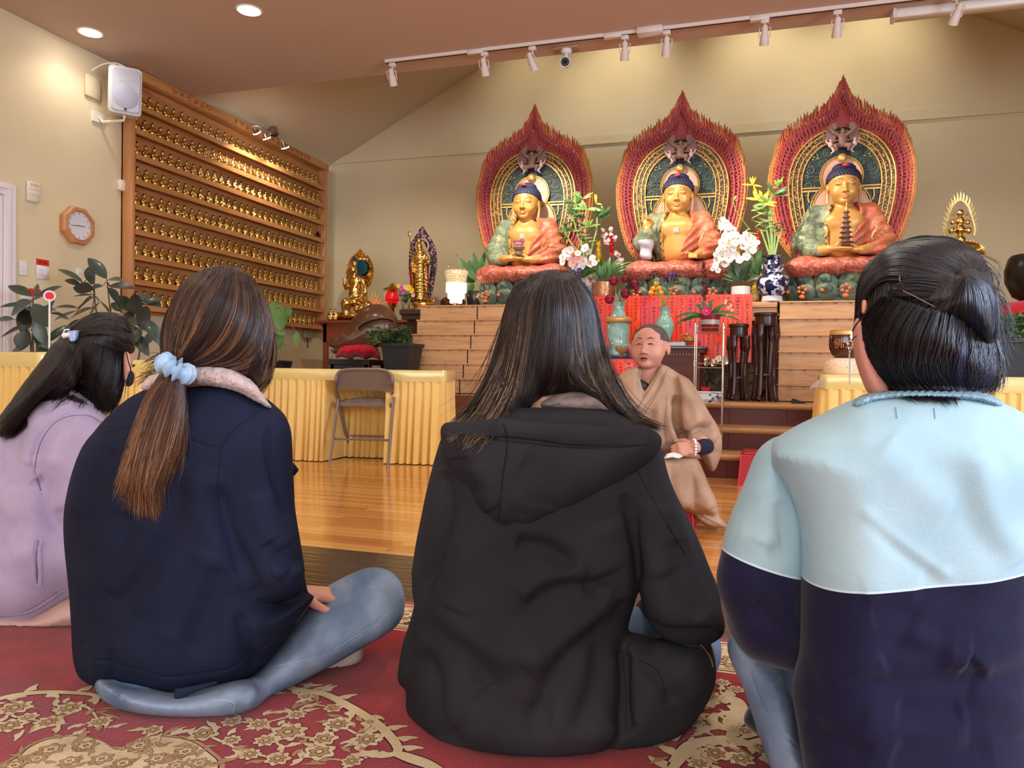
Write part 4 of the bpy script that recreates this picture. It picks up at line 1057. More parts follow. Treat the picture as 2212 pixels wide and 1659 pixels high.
 b.build('arch_bands',[m_gold2,m_band],pl,False,world=False)
 b = MB(); q = off(.121); n = len(q); b.add([(v.x,YM-.02,v.z) for v in q],[tuple(range(n))]);
 b.build('blue_ground',m_deep,pl,False,world=False)
 # scrolls
 b = MB(); rs = random.Random(11)
 def spiral(cx_,cz_,r,turns,sg,a0,mi,th=.006):
  pts = []
  for i in range(int(14*turns)+1):
   u = i/(14*turns); a = a0+sg*2*pi*turns*u; rr_ = r*(1-.85*u); pts.append((cx_+rr_*cos(a),YM-.026,cz_+rr_*sin(a)))
  b.tube(pts,[lerp(th,th*.5,i/len(pts)) for i in range(len(pts))],5,mi)
 for s in (-1,1):
  b = MB()
  for (x,z,r,tn,a0) in ((.24,1.36,.055,1.6,.4),(.16,1.30,.05,1.5,2.2),(.26,1.24,.06,1.7,4.2),(.20,1.17,.05,1.4,1.0),(.27,1.10,.055,1.6,3.0),(.21,1.42,.035,1.3,5.5),(.12,1.40,.045,1.5,3.3),(.29,1.31,.03,1.3,2.0),(.15,1.22,.035,1.2,.2),(.26,.93,.05,1.6,1.3),(.27,.82,.045,1.5,4.0),(.23,.99,.03,1.2,2.3),(.29,1.18,.03,1.2,5.2),(.22,1.06,.032,1.4,.9),(.3,1.02,.02,1.2,2)):
   spiral(s*x,z,r,tn,s,a0 if s > 0 else pi-a0,0)
   spiral(s*x+.006,z+.005,r*.7,tn*.8,s,(a0+1 if s > 0 else pi-a0-1),1,.003)
  for (x,z) in ((.19,1.345),(.23,1.36),(.14,1.26),(.24,1.34),(.12,1.285)): b.ball((s*x,YM-.032,z),(.012,.006,.006),6,2)
  # gold bar
  b.box((min(s*.33,s*.15),YM-.036,1.045),(max(s*.33,s*.15),YM-.02,1.06),2); b.box((min(s*.33,s*.15),YM-.036,1.075),(max(s*.33,s*.15),YM-.02,1.086),2)
  b.tube([(s*.27,YM-.03,1.045),(s*.275,YM-.03,.99),(s*.262,YM-.03,.95)],.008,6,2)
  b.build('scrollwork',[m_swirl,mat('pale scroll edge',srgb(120,138,118),.5),m_gold2],pl,True,world=False)
 # halos
 def ring(nm,cz_,r,par,yy):
  b = MB(); n = 40; b.add([(r*cos(2*pi*i/n),yy,cz_+r*sin(2*pi*i/n)) for i in range(n)],[tuple(range(n))])
  h = b.build(nm,m_pink,par,False,world=False)
  for q,th,mm in ((1.0,.006,m_gold2),(1.09,.005,m_gold2)):
   b = MB(); b.tube([(r*q*cos(2*pi*i/n),yy-.002,cz_+r*q*sin(2*pi*i/n)) for i in range(n+1)],th,6,cap=False); b.build('gold_ring',mm,h,True,world=False)
  b = MB(); V = [(r*k*cos(2*pi*i/n),yy+.001,cz_+r*k*sin(2*pi*i/n)) for k in (1.0,1.08) for i in range(n)]; b.add(V,[(i,(i+1) % n,n+(i+1) % n,n+i) for i in range(n)]); b.build('filigree_ring',m_band,h,False,world=False)
 ring('body_halo',.88,.235,pl,YM-.045); ring('head_halo',1.17,.165,pl,YM-.055)
 return pl
def make_garuda(parent):
 Y0 = .14; c = (0,Y0,1.47)
 def f(P):
  d = s_ell(P,(0,Y0,1.49),(.036,.03,.05)); d = smin(d,s_ell(P,(0,Y0-.005,1.455),(.03,.03,.035)),.01)
  d = smin(d,s_ell(P,(0,Y0-.01,1.562),(.02,.022,.026)),.008)
  for s in (-1,1):
   d = smin(d,s_chain(P,[(s*.03,Y0,1.53),(s*.075,Y0-.01,1.555),(s*.115,Y0-.01,1.60)],[.018,.014,.011],.008),.01)
   d = smin(d,s_chain(P,[(s*.02,Y0,1.44),(s*.06,Y0-.03,1.43),(s*.05,Y0-.02,1.395)],[.024,.02,.014],.008),.01)
  return d
 o = sculpt('winged_figure',f,(-.15,.06,1.36),(.15,.2,1.66),.0055,[m_gar],parent,it=1,world=False)
 for s in (-1,1):
  b = MB()
  for k in range(9):
   a = radians(70-k*14); p0 = (s*.055,Y0+.02,1.53-.004*k); p1 = (s*(.06+.105*cos(a)),Y0+.025,1.55+.115*sin(a)-.02); b.leaf(p0,p1,.026,4,up=(0,-1,0),fold=.1)
  for k in range(5): a = radians(100-k*16); b.leaf((s*.07,Y0+.01,1.57),(s*(.07+.05*cos(a)),Y0,1.57+.075*sin(a)),.024,4,up=(0,-1,0),fold=.1)
  b.build('wing',m_gar,o,True,world=False)
 b = MB(); b.ball((0,Y0,1.585),(.032,.02,.018),10); b.leaf((0,Y0,1.58),(-.05,Y0,1.60),.022,3,up=(0,-1,0)); b.leaf((0,Y0,1.58),(.05,Y0,1.60),.022,3,up=(0,-1,0)); b.build('dark_hair',m_hairblk,o,True,world=False)
 for s in (-1,1):
  def g(P,s=s):
   d = s_ell(P,(s*.10,Y0-.01,1.445),(.022,.02,.026)); d = smin(d,s_ell(P,(s*.10,Y0-.02,1.482),(.013,.013,.014)),.005)
   d = smin(d,s_chain(P,[(s*.11,Y0,1.46),(s*.135,Y0,1.475),(s*.14,Y0,1.50)],[.01,.008,.006],.004),.005); return smin(d,s_chain(P,[(s*.09,Y0,1.43),(s*.07,Y0-.01,1.39),(s*.095,Y0,1.37)],[.014,.01,.006],.004),.005)
  sculpt('attendant',g,(min(s*.06,s*.16),.09,1.355),(max(s*.06,s*.16),.18,1.52),.005,[m_garl],o,it=1,world=False)
 b = MB(); b.lathe([(.001,1.29),(.035,1.3),(.045,1.325),(.035,1.35),(.02,1.36),(.001,1.365)],(0,Y0,0),16); b.build('gold_jewel',m_gold2,o,True,world=False)
 return o
def make_lotus(parent):
 b = MB(); b.lathe([(.44,0),(.46,.03),(.42,.1),(.40,.2),(.36,.24)],(0,.02,0),40,sy=.6); lo = b.build('lotus_base',m_lotus,parent,True,world=False)
 b = MB(); R = random.Random(5)
 for row,(rx,z,h,n,w_) in enumerate(((.42,.165,.10,13,.112),(.455,.09,.085,15,.106))):
  for k in range(n):
   a = 2*pi*(k+.5*row)/n
   b.tf = Matrix.Translation((rx*cos(a),.02+rx*.60*sin(a),z)) @ Matrix.Rotation(a,4,'Z') @ Matrix.Rotation(radians(14),4,'Y')
   prof = []
   b.ball((0,0,0),(.038,w_,h),14); b.ball((.02,0,h*.35),(.03,w_*.62,h*.62),12); b.ball((.038,0,h*.5),(.02,w_*.3,h*.3),10)
 b.tf = None
 b.build('petals',m_lotus,lo,True,world=False)
 b = MB()
 for k in (-3,-2,-1,0,1,2,3):
  a = -pi/2+k*.37; x = .50*cos(a); y = .02+.49*.62*sin(a)-.03
  if k % 2: b.ball((x,y-.02,.10),(.018,.01,.015),8)
  else:
   for q in range(5): c = 2*pi*q/5; b.ball((x+.03*cos(c),y-.022,.11+.028*sin(c)),(.016,.008,.014),8)
   b.ball((x,y-.022,.05),(.026,.008,.018),8)
 b.build('painted_blossoms',m_oflow,lo,True,world=False)
 return lo
def robe_fn(P):
 d = s_ell(P,(0,.0,.64),(.235,.155,.27)); d = smin(d,s_ell(P,(0,.02,.80),(.25,.12,.10)),.06)
 return d
def opening(P,wide=0):
 z = P[:,2]; l = np.interp(z,[.40,.46,.55,.7,.82,.92],[-.08,-.10,-.12,-.125,-.10,-.07]); r = np.interp(z,[.40,.46,.55,.63,.7,.82,.92],[-.02,.02,.06,.10,.13,.125,.09])
 x = P[:,0]; return np.maximum(np.maximum(l-x,x-r)*.8,P[:,1]+.02)
def make_torso(parent):
 def f(P):
  d = s_ell(P,(0,-.005,.68),(.195,.135,.19)); d = smin(d,s_ell(P,(0,-.015,.52),(.16,.115,.14)),.06)
  for s in (-1,1): d = smin(d,s_ell(P,(s*.07,-.09,.72),(.09,.05,.07)),.04)
  d = smin(d,s_cap(P,(0,.0,.84),(0,-.005,.93),.085,.075),.04)
  q = (P-np.array((0,-.035,.855),np.float32))/.345; q[:,0] /= 1.1; h = face(q,2)*.345
  return smin(d,h,.02)
 def sel(c):
  q = (c-np.array((0,-.035,.855)))/.345
  return ((np.abs(q[:,0]) < .085) & (q[:,2] > .135) & (q[:,2] < .222) & (q[:,1] < -.345)).astype(int)
 return sculpt('gold_body',f,(-.26,-.2,.36),(.26,.16,1.26),.0062,[m_skin_g,m_lip_g],parent,it=2,world=False,sel=sel)
def make_eyes(parent):
 b = MB(); s0 = .345; o = V3(0,-.035,.855)
 for s in (-1,1):
  b.tube([Vector(o+V3(s*x*1.08,y,z)*s0) for x,y,z in ((.055,-.352,.492),(.10,-.372,.476),(.14,-.374,.472),(.185,-.355,.480),(.215,-.325,.495))],.0022,5)
  b.tube([Vector(o+V3(s*x*1.08,y,z)*s0) for x,y,z in ((.05,-.37,.60),(.11,-.377,.635),(.17,-.35,.63),(.23,-.30,.585))],.002,5)
 return b.build('eye_lines',mat('eye line',srgb(120,84,50),.5),parent,True,world=False)
def make_hair(parent):
 o = np.array((0,-.035,.855),np.float32); s0 = .345
 def f(P):
  q = (P-o)/s0; q[:,0] /= 1.08; d = s_ell(q,(0,.07,.65),(.39,.435,.385)); d = smin(d,s_ell(q,(0,.06,.985),(.25,.25,.11)),.06)
  cut = (.575+(-q[:,1])*.42)-q[:,2]; cut = np.where(q[:,1] > .12,(.32-q[:,2]),cut)
  return smax(d,cut*.9,.015)*s0
 def post(V,N):
  q = (V-o)/s0; a = np.arctan2(q[:,0],-q[:,1]); return V+N*(.0032*(np.sin(a*26)*np.sin(q[:,2]*52)))[:,None]
 h = sculpt('curled_hair',f,(-.16,-.22,.92),(.16,.18,1.29),.0062,[m_curl],parent,post=post,it=1,fine=True,world=False)
 b = MB(); b.ball((0,-.138,1.19),(.028,.018,.015),12); b.build('red_jewel',mat('red jewel',srgb(206,72,70),.35),h,True,world=False)
 return h
def make_mark(parent):
 b = MB(); u = .0085; y0,y1 = -.157,-.142
 for (x0,z0,x1,z1) in ((-2.5,-.5,2.5,.5),(-.5,-2.5,.5,2.5),(-2.5,.5,-1.5,2.5),(.5,1.5,2.5,2.5),(1.5,-2.5,2.5,-.5),(-2.5,-2.5,-.5,-1.5)):
  b.box((x0*u,y0,.685+z0*u),(x1*u,y1,.685+z1*u))
 return b.build('breast_mark',m_mark,parent,False,world=False)
def lap(parent):
 def f(P):
  d = s_ell(P,(0,-.08,.31),(.40,.26,.10))
  for s in (-1,1): d = smin(d,s_ell(P,(s*.31,-.13,.315),(.165,.17,.10)),.04)
  return smax(d,-(P[:,2]-.215),.02)
 def post(V,N):
  w_ = np.exp(-((V[:,0])/.2)**2); return V+N*(.006*np.sin(V[:,0]*46+V[:,2]*20)*w_+.002*np.sin(V[:,0]*20+V[:,1]*30))[:,None]
 return sculpt('lap_robe',f,(-.52,-.38,.18),(.52,.22,.46),.009,[m_rob_r],parent,post=post,world=False)
def rpost(V,N):
 x,y,z = V[:,0],V[:,1],V[:,2]; fr_ = (y < .02)
 ang = np.arctan2(x+.12,z-.36); d = .007*np.sin(ang*38)*np.clip((x+.02)*8,0,1)*fr_*np.clip((.86-z)*6,0,1)
 d = d+.004*np.sin(z*60+x*25)*np.clip((-x-.14)*10,0,1)
 return V+N*d[:,None]
def sleeves(parent,kind):
 def f(P):
  d = robe_fn(P)
  for s in (-1,1):
   if kind == 1 and s < 0: pts,rad = [(-.22,.02,.80),(-.315,-.02,.60),(-.27,-.14,.60),(-.255,-.17,.66)],[.085,.09,.07,.06]
   elif kind == 1: pts,rad = [(.22,.02,.80),(.315,-.02,.55),(.24,-.2,.44)],[.09,.10,.065]
   else: pts,rad = [(s*.22,.02,.80),(s*.315,-.02,.56),(s*.26,-.13,.46),(s*.17,-.20,.445)],[.09,.10,.085,.05]
   d = smin(d,s_chain(P,pts,rad,.04),.03)
   if kind == 1 and s < 0: d = smin(d,s_box(P,(-.27,-.14,.52),(.055,.05,.10),.04),.03)
  d = smax(d,-opening(P),.012)
  d = smax(d,-s_cap(P,(0,-.0,.86),(0,-.02,1.0),.095,.11),.01)
  return smax(d,.40-P[:,2],.01)
 def sel(c):
  op = opening(np.asarray(c,np.float32)); m = np.where(c[:,0] < -.12,1,0)
  m = np.where((op < .026) & (c[:,1] < 0) & (c[:,0] < .02),2,m)
  if kind == 1: m = np.where((c[:,0] < -.2) & (c[:,2] < .6) & (c[:,1] < -.08),3,m)
  return m
 return sculpt('robe',f,(-.46,-.34,.38),(.46,.22,.96),.0085,[m_rob_o,m_rob_g,m_trim,mat('grey sleeve lining',srgb(190,190,196),.5)],parent,post=rpost,it=2,world=False,sel=sel)
def hands(parent,kind):
 def f(P):
  if kind != 1:
   d = None
   for s,z,y in ((-1,.452,-.27),(1,.44,-.255)):
    e = s_chain(P,[(s*.19,-.2,.455),(s*.13,y+.01,z)],[.045,.038],.01); e = smin(e,s_ell(P,(s*.085,y,z),(.06,.04,.026)),.02)
    for k in range(4): e = smin(e,s_chain(P,[(s*.06,y-.02+.016*k,z+.004),(s*.01,y-.03+.018*k,z),(-s*.045,y-.025+.018*k,z-.004)],[.012,.011,.009],.003),.004)
    e = smin(e,s_chain(P,[(s*.09,y,z+.02),(s*.055,y-.005,z+.045),(s*.012,y-.01,z+.052)],[.015,.012,.010],.004),.008)
    d = e if d is None else np.minimum(d,e)
   return d
  # raised hand: palm forward, ring finger meets thumb; other hand resting
  d = s_cap(P,(-.265,-.16,.58),(-.26,-.19,.69),.034,.032); d = smin(d,s_ell(P,(-.26,-.195,.735),(.04,.02,.045)),.015)
  for k,(dx,l,bnd) in enumerate(((-.034,.055,.0),(-.012,.068,.0),(.010,.045,.045),(.030,.06,.01))):
   b0 = np.array((-.26+dx,-.195,.765)); d = smin(d,s_chain(P,[b0,b0+(dx*.2,-.004-bnd*.6,l*.55),b0+(dx*.3,-.008-bnd,l*(1.0 if bnd < .03 else .35))],[.0115,.0105,.009],.003),.004)
  d = smin(d,s_chain(P,[(-.225,-.20,.72),(-.20,-.225,.755),(-.225,-.245,.785)],[.014,.012,.010],.003),.006)
  e = s_cap(P,(.25,-.19,.45),(.20,-.27,.44),.04,.034); e = smin(e,s_ell(P,(.175,-.30,.432),(.045,.045,.02)),.015)
  for k in range(4): e = smin(e,s_chain(P,[(.145+.02*k,-.32,.432),(.138+.02*k,-.352,.425),(.138+.02*k,-.362,.398)],[.011,.010,.009],.003),.004)
  e = smin(e,s_chain(P,[(.145,-.29,.445),(.115,-.31,.45),(.105,-.33,.44)],[.013,.011,.009],.003),.005)
  return np.minimum(d,e)
 lo,hi = ((-.25,-.33,.38),(.25,-.15,.54)) if kind != 1 else ((-.34,-.38,.37),(.30,-.12,.86))
 return sculpt('hands',f,lo,hi,.0045,[m_skin_g],parent,it=1,world=False)
YS = 7.15
def statue(kind,X,label):
 t = thing('seated_statue',label,'statue',(X,YS,ZA+.001),'large seated painted statues on the altar')
 shared('mand',make_mandorla,t); shared('gar',make_garuda,t); shared('lotus',make_lotus,t); shared('lap',lap,t)
 b = shared('torso',make_torso,t)
 if len(b.children) == 0: make_eyes(b); make_hair(b); make_mark(b)
 shared('robe%d' % (kind == 1),lambda p: sleeves(p,kind),t)
 shared('hands%d' % (kind == 1),lambda p: hands(p,kind),t)
 return t
statue(0,-2.10,'left seated gold statue in green and orange robes, holding a pink lotus bowl')
statue(1,-.63,'middle seated gold statue with one hand raised, before a flaming red mandorla')
statue(2,.79,'right seated gold statue holding a small brown pagoda in both hands')
# ribbon ties on the robes, the bowl and the pagoda
def local(t,p): return (t.location.x+p[0],t.location.y+p[1],t.location.z+p[2])
S0 = [o for o in COL.objects if o.name.startswith('seated_statue') and o.parent is None]; S0.sort(key=lambda o: o.location.x)
for o in S0:
 b = MB(); b.tube(crom([(.235,-.19,.66),(.26,-.185,.62),(.30,-.17,.615),(.33,-.16,.60)],4),.006,5); b.tube(crom([(.25,-.19,.64),(.23,-.2,.60),(.21,-.2,.56),(.215,-.2,.53)],4),.006,5); b.build('sash_tie',m_gold2,o,True,world=False)
t0 = S0[0]; c = local(t0,(0,-.265,.475))
t = thing('lotus_bowl','small grey bowl topped by a pink lotus in the hands of the left statue','bowl',c)
b = MB(); b.lathe([(.02,0),(.04,.01),(.045,.03),(.03,.045),(.055,.07),(.058,.085),(.04,.1)],c,18); b.build('stand',mat('pewter',srgb(140,118,96),.4),t)
b = MB()
for k in range(12): a = 2*pi*k/12; b.leaf((c[0]+.01*cos(a),c[1]+.01*sin(a),c[2]+.10),(c[0]+.065*cos(a),c[1]+.065*sin(a),c[2]+.145),.04,4,up=(0,0,1),bend=-.1)
b.ball((c[0],c[1],c[2]+.115),(.05,.05,.022),14); b.build('lotus_flower',mat('pink lotus',srgb(226,140,170),.5),t)
t2 = S0[2]; c = local(t2,(0,-.262,.475))
t = thing('pagoda','small tiered brown pagoda held by the right statue','ornament',c)
b = MB(); m_pag = mat('brown pagoda',srgb(120,84,70),.5)
for k in range(7):
 z = c[2]+.042*k; r = .058-.0055*k; b.lathe([(r*.62,z),(r*.62,z+.028)],(c[0],c[1],0),8,capt=False); b.lathe([(r*.6,z+.024),(r*1.12,z+.027),(r*1.05,z+.033),(r*.55,z+.044)],(c[0],c[1],0),8)
b.build('tiers',m_pag,t,False)
b = MB(); b.lathe([(.012,0),(.014,.02),(.005,.04),(.009,.05),(.001,.08)],(c[0],c[1],c[2]+.294),10); b.build('finial',m_gold2,t)
# ================================================================ things on and beside the altar
def pz_(x,y,Y): return Vector(pY(x,y,Y))
def sc(Y,x=1400): return (Y/ray(x,700)[1])/FPX      # metres per pixel
m_green = mat('plant leaf',srgb(52,92,46),.35,noise=6,col2=srgb(84,122,62))
m_lime = mat('young green',srgb(128,160,78),.4,noise=6,col2=srgb(98,138,60))
m_bam = mat('bamboo cane',srgb(126,156,84),.35,noise=5,col2=srgb(158,176,108))
m_bamd = mat('dark curled cane',srgb(62,88,48),.35)
m_yel = mat('yellow bracts',srgb(232,196,44),.4); m_redb = mat('red bracts',srgb(200,34,40),.4); m_whitef = mat('white petals',srgb(246,240,238),.5)
m_pinkf = mat('pink petals',srgb(232,176,182),.5); m_oran = mat('orange bracts',srgb(224,92,44),.45)
m_copper = mat('hammered copper',srgb(190,134,100),.3,metal=.8,bump=(18,.6,.01))
m_glass = mat('clear glass',(1,1,1,1),.03,trans=1.0,ior=1.45)
m_black_l = mat('black lacquer',srgb(20,16,16),.18,coat=.4)
def blossom(parent,c,r,n,m,face_=(0,-1,.1),name='blossom',cup=.3,seed=0,centre=None):
 b = MB(); f = Vector(face_).normalized(); u = f.cross(Vector((0,0,1))); u = u.normalized() if u.length > .01 else Vector((1,0,0)); v = u.cross(f); c = Vector(c)
 for k in range(n):
  a = 2*pi*k/n+seed; d = u*cos(a)+v*sin(a); b.leaf(c+f*.002,c+d*r+f*r*cup,r*1.25 if n < 7 else r*.7,4,up=tuple(f),fold=.15,peak=.6)
 b.ball(tuple(c+f*r*.15),r*.18,6,1)
 return b.build(name,[m,centre or m_yel],parent)
def base_thing(name,label,cat,p,group=None): return thing(name,label,cat,tuple(p),group)
def lathe_px(prof,x,yb,Y,z=None,n=28):
 """prof (r px, h px above base)"""
 s = sc(Y,x); c = pz_(x,yb,Y)
 if z is not None: c.z = z
 return [(r*s,h*s) for r,h in prof],c
def vase(name,label,x,prof,Y,z,m,cat='vase',group=None,yb=0):
 pr,c = lathe_px(prof,x,640,Y,z); t = base_thing(name,label,cat,c,group)
 b = MB(); b.lathe(pr,c,28,capt=False); b.build('body',m,t); return t,c,pr[-1][1]
def foliage(t,base,leaves,Y,m,wpx,name='foliage',bend=.12,jit=.05,up=(0,-1,.4)):
 b = MB(); s = sc(Y,base[0])
 for L in leaves:
  x0,y0,x1,y1 = L[:4]; w_ = L[4] if len(L) > 4 else wpx
  dy = random.uniform(-jit,jit); b.leaf(pz_(x0,y0,Y+dy*.3),pz_(x1,y1,Y+dy),w_*s,6,bend=bend,up=up,fold=.15,peak=.4)
 return b.build(name,m,t)
def spike(t,x,y0,y1,Y,m,r,name='flower_spike',n=26,lean=0):
 """a bromeliad flower spike from pixel y0 (base) to y1 (tip)"""
 s = sc(Y,x); a = pz_(x,y0,Y); c = pz_(x+lean,y1,Y); b = MB(); b.tube([a,c],[r*s*.3,r*s*.2],6)
 for k in range(n):
  u = k/n; p = a.lerp(c,u); an = k*2.4; L = r*s*(1.25-.6*u); q = p+Vector((cos(an)*L,sin(an)*L*.8,L*.9)); b.leaf(p,q,r*s*.75,3,up=(0,0,1),fold=.2,peak=.4)
 return b.build(name,m,t)
ZT = ZA+.001
# lucky bamboo in a porcelain jar, left
def bamboo(label,xj,Y,jar,stems,curls,leafy,group='bamboo arrangements on the altar'):
 t,c,h = jar
 s = sc(Y,xj)
 for pts in stems:
  b = MB(); P_ = crom([pz_(x,y,Y) for x,y in pts],5); b.tube(P_,.0085,7)
  for q in P_[::4]: b.ball(tuple(q),.0105,6)
  b.build('cane',m_bam,t)
 for (x0,y0,x1,y1,amp,n) in curls:
  b = MB(); pts = []
  for k in range(n*10+1):
   u = k/(n*10); a = 2*pi*n*u; q = pz_(lerp(x0,x1,u),lerp(y0,y1,u),Y); q += Vector((cos(a)*amp*s,sin(a)*amp*s,0)); pts.append(q)
  b.tube(pts,.006,6); b.build('curled_cane',m_bamd if random.random() < .5 else m_bam,t)
 for k,(x,y,n,L,mm) in enumerate(leafy):
  b = MB()
  for q in range(n):
   a = random.uniform(-.2,pi+.2); l = L*random.uniform(.6,1.1); b.leaf(pz_(x,y,Y),pz_(x+l*cos(a),y-l*sin(a)*.9,Y+random.uniform(-.06,.06)),L*.2*s,5,bend=.08,up=(0,-1,.3))
  b.build('leaf_tuft',mm,t)
m_jar = mat('painted porcelain',srgb(226,214,200),.2,coat=.6,noise=22,col2=srgb(176,120,106),ramp=(.52,.6))
j = vase('bamboo_jar','painted porcelain jar with tall lucky bamboo between the left and middle statues',1268,[(14,0),(17,2),(19,30),(20,50),(17,62),(12,68),(13,74)],6.98,ZT,m_jar,'vase','bamboo arrangements on the altar')
bamboo('',1262,6.98,j,[((1264,575),(1258,540),(1246,500),(1238,470)),((1268,575),(1266,530),(1264,480),(1268,450)),((1272,575),(1280,530),(1288,500),(1290,470)),((1260,575),(1248,545),(1230,520),(1222,500)),((1266,572),(1256,520),(1250,470),(1244,440))],
  [(1262,522,1250,470,9,3),(1285,528,1262,508,11,3),(1215,530,1228,480,8,3),(1296,515,1298,470,4,1)],
  [(1238,465,7,34,m_green),(1244,440,7,30,m_green),(1268,452,9,36,m_lime),(1290,470,7,34,m_green),(1304,468,7,30,m_green),(1222,498,5,26,m_green),(1258,430,6,28,m_lime),(1272,490,7,26,m_lime),(1232,500,6,24,m_green),(1288,440,4,22,m_yel),(1246,470,6,24,m_green)])
# white orchids before the bamboo
Y = 6.86
t = base_thing('orchid_plant','white orchids in a blue and white pot, just left of the copper pot','plant',(pz_(1255,640,Y).x,Y,ZT))
pr,c = lathe_px([(12,0),(15,3),(19,22),(20,40),(17,42)],1250,640,Y,ZT); b = MB(); b.lathe(pr,c,24,capt=False); b.build('pot',mat('blue and white glaze',srgb(232,230,236),.2,coat=.5,noise=16,col2=srgb(40,44,96),ramp=(.5,.54)),t)
foliage(t,(1250,600),[(1250,598,1215,590),(1250,598,1285,585),(1248,598,1230,575),(1254,598,1276,572),(1250,600,1205,604)],Y,m_green,15)
b = MB(); b.tube(crom([pz_(1250,598,Y),pz_(1236,560,Y),pz_(1228,540,Y)],5),.003,5); b.tube(crom([pz_(1254,598,Y),pz_(1262,555,Y),pz_(1266,535,Y)],5),.003,5); b.build('stem',m_lime,t)
random.seed(21)
for k,(x,y,r) in enumerate([(1224,546,11),(1216,556,9),(1232,540,9),(1265,537,11),(1272,544,8),(1238,566,11),(1250,560,11),(1262,566,11),(1274,570,10),(1242,578,9),(1234,572,8),(1280,558,8),(1248,548,8),(1256,574,9),(1216,566,8),(1228,556,8),(1284,568,7)]):
 blossom(t,pz_(x,y,Y-.05+random.uniform(-.03,.03)),r*sc(Y,1250),5,m_whitef if random.random() < .85 else m_pinkf,(random.uniform(-.5,.5),-1,random.uniform(-.2,.4)),seed=random.random())
for k,(x,y) in enumerate([(1238,588),(1246,592),(1252,584),(1242,598),(1250,600)]): blossom(t,pz_(x,y,Y-.08),6*sc(Y,1250),5,mat('indigo petals',srgb(58,48,110),.5),seed=k)
# bromeliads in the copper pot
Y = 6.84
t = base_thing('bromeliad_pot','hammered copper pot with one yellow and one red bromeliad','plant',(pz_(1303,640,Y).x,Y,ZT))
pr,c = lathe_px([(16,0),(21,3),(24,20),(25,38),(26,46),(24,46)],1304,640,Y,ZT); b = MB(); b.lathe(pr,c,28,capt=False); b.build('pot',m_copper,t)
foliage(t,(1304,600),[(1300,602,1282,560,11),(1304,602,1296,555,12),(1308,602,1318,553,13),(1312,602,1336,556,12),(1296,602,1276,580,11),(1310,600,1330,570,12),(1304,602,1306,560,12),(1300,602,1286,545,9),(1292,602,1282,588,12),(1318,600,1326,590,12),(1302,600,1294,570,13),(1312,600,1312,566,14)],Y,m_green,11)
foliage(t,(1320,600),[(1318,590,1368,560,6),(1320,592,1362,568,6),(1322,596,1372,575,5),(1318,598,1352,586,5),(1316,588,1350,558,5)],Y,m_green,6,'arching_leaves',bend=.35)
spike(t,1293,566,522,Y-.02,m_yel,9,'yellow_spike'); spike(t,1321,552,510,Y-.03,m_redb,9,'red_spike')
# pink blossom sprays
Y = 7.05
t = base_thing('pink_blossoms','tall sprays of small pink blossoms behind the red bromeliad','flowers',(pz_(1320,640,Y).x,Y,ZT))
pr,c = lathe_px([(9,0),(11,8),(10,50),(9,56)],1322,640,Y,ZT); b = MB(); b.lathe(pr,c,16,capt=False); b.build('vase',m_glass,t)
b = MB(); b.tube(crom([pz_(1322,600,Y),pz_(1318,540,Y),pz_(1305,500,Y)],5),.003,5); b.tube(crom([pz_(1322,600,Y),pz_(1326,540,Y),pz_(1324,494,Y)],5),.003,5); b.tube(crom([pz_(1322,600,Y),pz_(1335,570,Y),pz_(1345,560,Y)],5),.003,5); b.build('stem',m_stem,t)
for k in range(46):
 u = random.random()
 if k % 3 == 0: x,y = lerp(1300,1316,u)+random.uniform(-6,6),lerp(496,530,u)
 elif k % 3 == 1: x,y = lerp(1320,1328,u)+random.uniform(-5,5),lerp(492,520,u)
 else: x,y = lerp(1330,1344,u)+random.uniform(-6,6),lerp(545,568,u)
 blossom(t,pz_(x,y,Y+random.uniform(-.04,.04)),4.2*sc(Y,1320),5,m_pinkf,(random.uniform(-1,1),-1,random.uniform(-.5,.8)),seed=u,centre=m_pinkf)
# gold offering tray with oranges and a crystal ball
Y = 6.815
p = pz_(1421,636,Y); t = base_thing('offering_tray','gilt openwork offering tray in front of the middle statue','tray',(p.x,Y,ZT))
s = sc(Y,1420); m_giltw = pat('gilt openwork',srgb(196,152,70),srgb(60,40,22),60,.4,.35,ramp=(.5,.55))
b = MB(); b.box((p.x-42*s,Y-.05,ZT),(p.x+42*s,Y+.05,ZT+.012),bev=.003); b.box((p.x-36*s,Y-.042,ZT+.012),(p.x+36*s,Y+.042,ZT+.05)); b.box((p.x-44*s,Y-.055,ZT+.05),(p.x+44*s,Y+.055,ZT+.062),bev=.003); b.build('tray_body',m_giltw,t,False)
for i in range(12): b = MB(); xx = p.x+(-38+76*i/11)*s; b.ball((xx,Y-.046,ZT+.03),(.012,.004,.014),6); b.build('medallion',m_gold2,t)
zt = ZT+.062
m_orange = mat('orange peel',srgb(240,150,40),.45,bump=(80,.3,.002))
spots_ = [(1407,0,-.02),(1418,0,.02),(1429,0,-.02),(1412,1,0),(1424,1,0),(1418,2,0)]
for k,(x,lv,dy) in enumerate(spots_):
 q = pz_(x,600,Y+dy); r = 6.6*s; b = MB(); b.ball((q.x,Y+dy,zt+r+lv*r*1.55),(r,r,r*.93),14)
 o = b.build('orange',m_orange); b2 = MB(); b2.ball((q.x,Y+dy,zt+r*1.9+lv*r*1.55),(r*.15,r*.15,r*.08),6)
 o2 = b2.build('stem_end',m_green,o); tag(o,['left orange of the bottom row on the gilt tray','middle orange of the bottom row on the gilt tray','right orange of the bottom row on the gilt tray','left orange of the middle row on the gilt tray','right orange of the middle row on the gilt tray','topmost orange of the pile on the gilt tray'][k],'orange','oranges piled on the gilt tray')
q = pz_(1451,590,6.93); r = 16*s; t = base_thing('crystal_ball','pale pink crystal ball on a stand before the middle statue','crystal ball',(q.x,6.93,ZT))
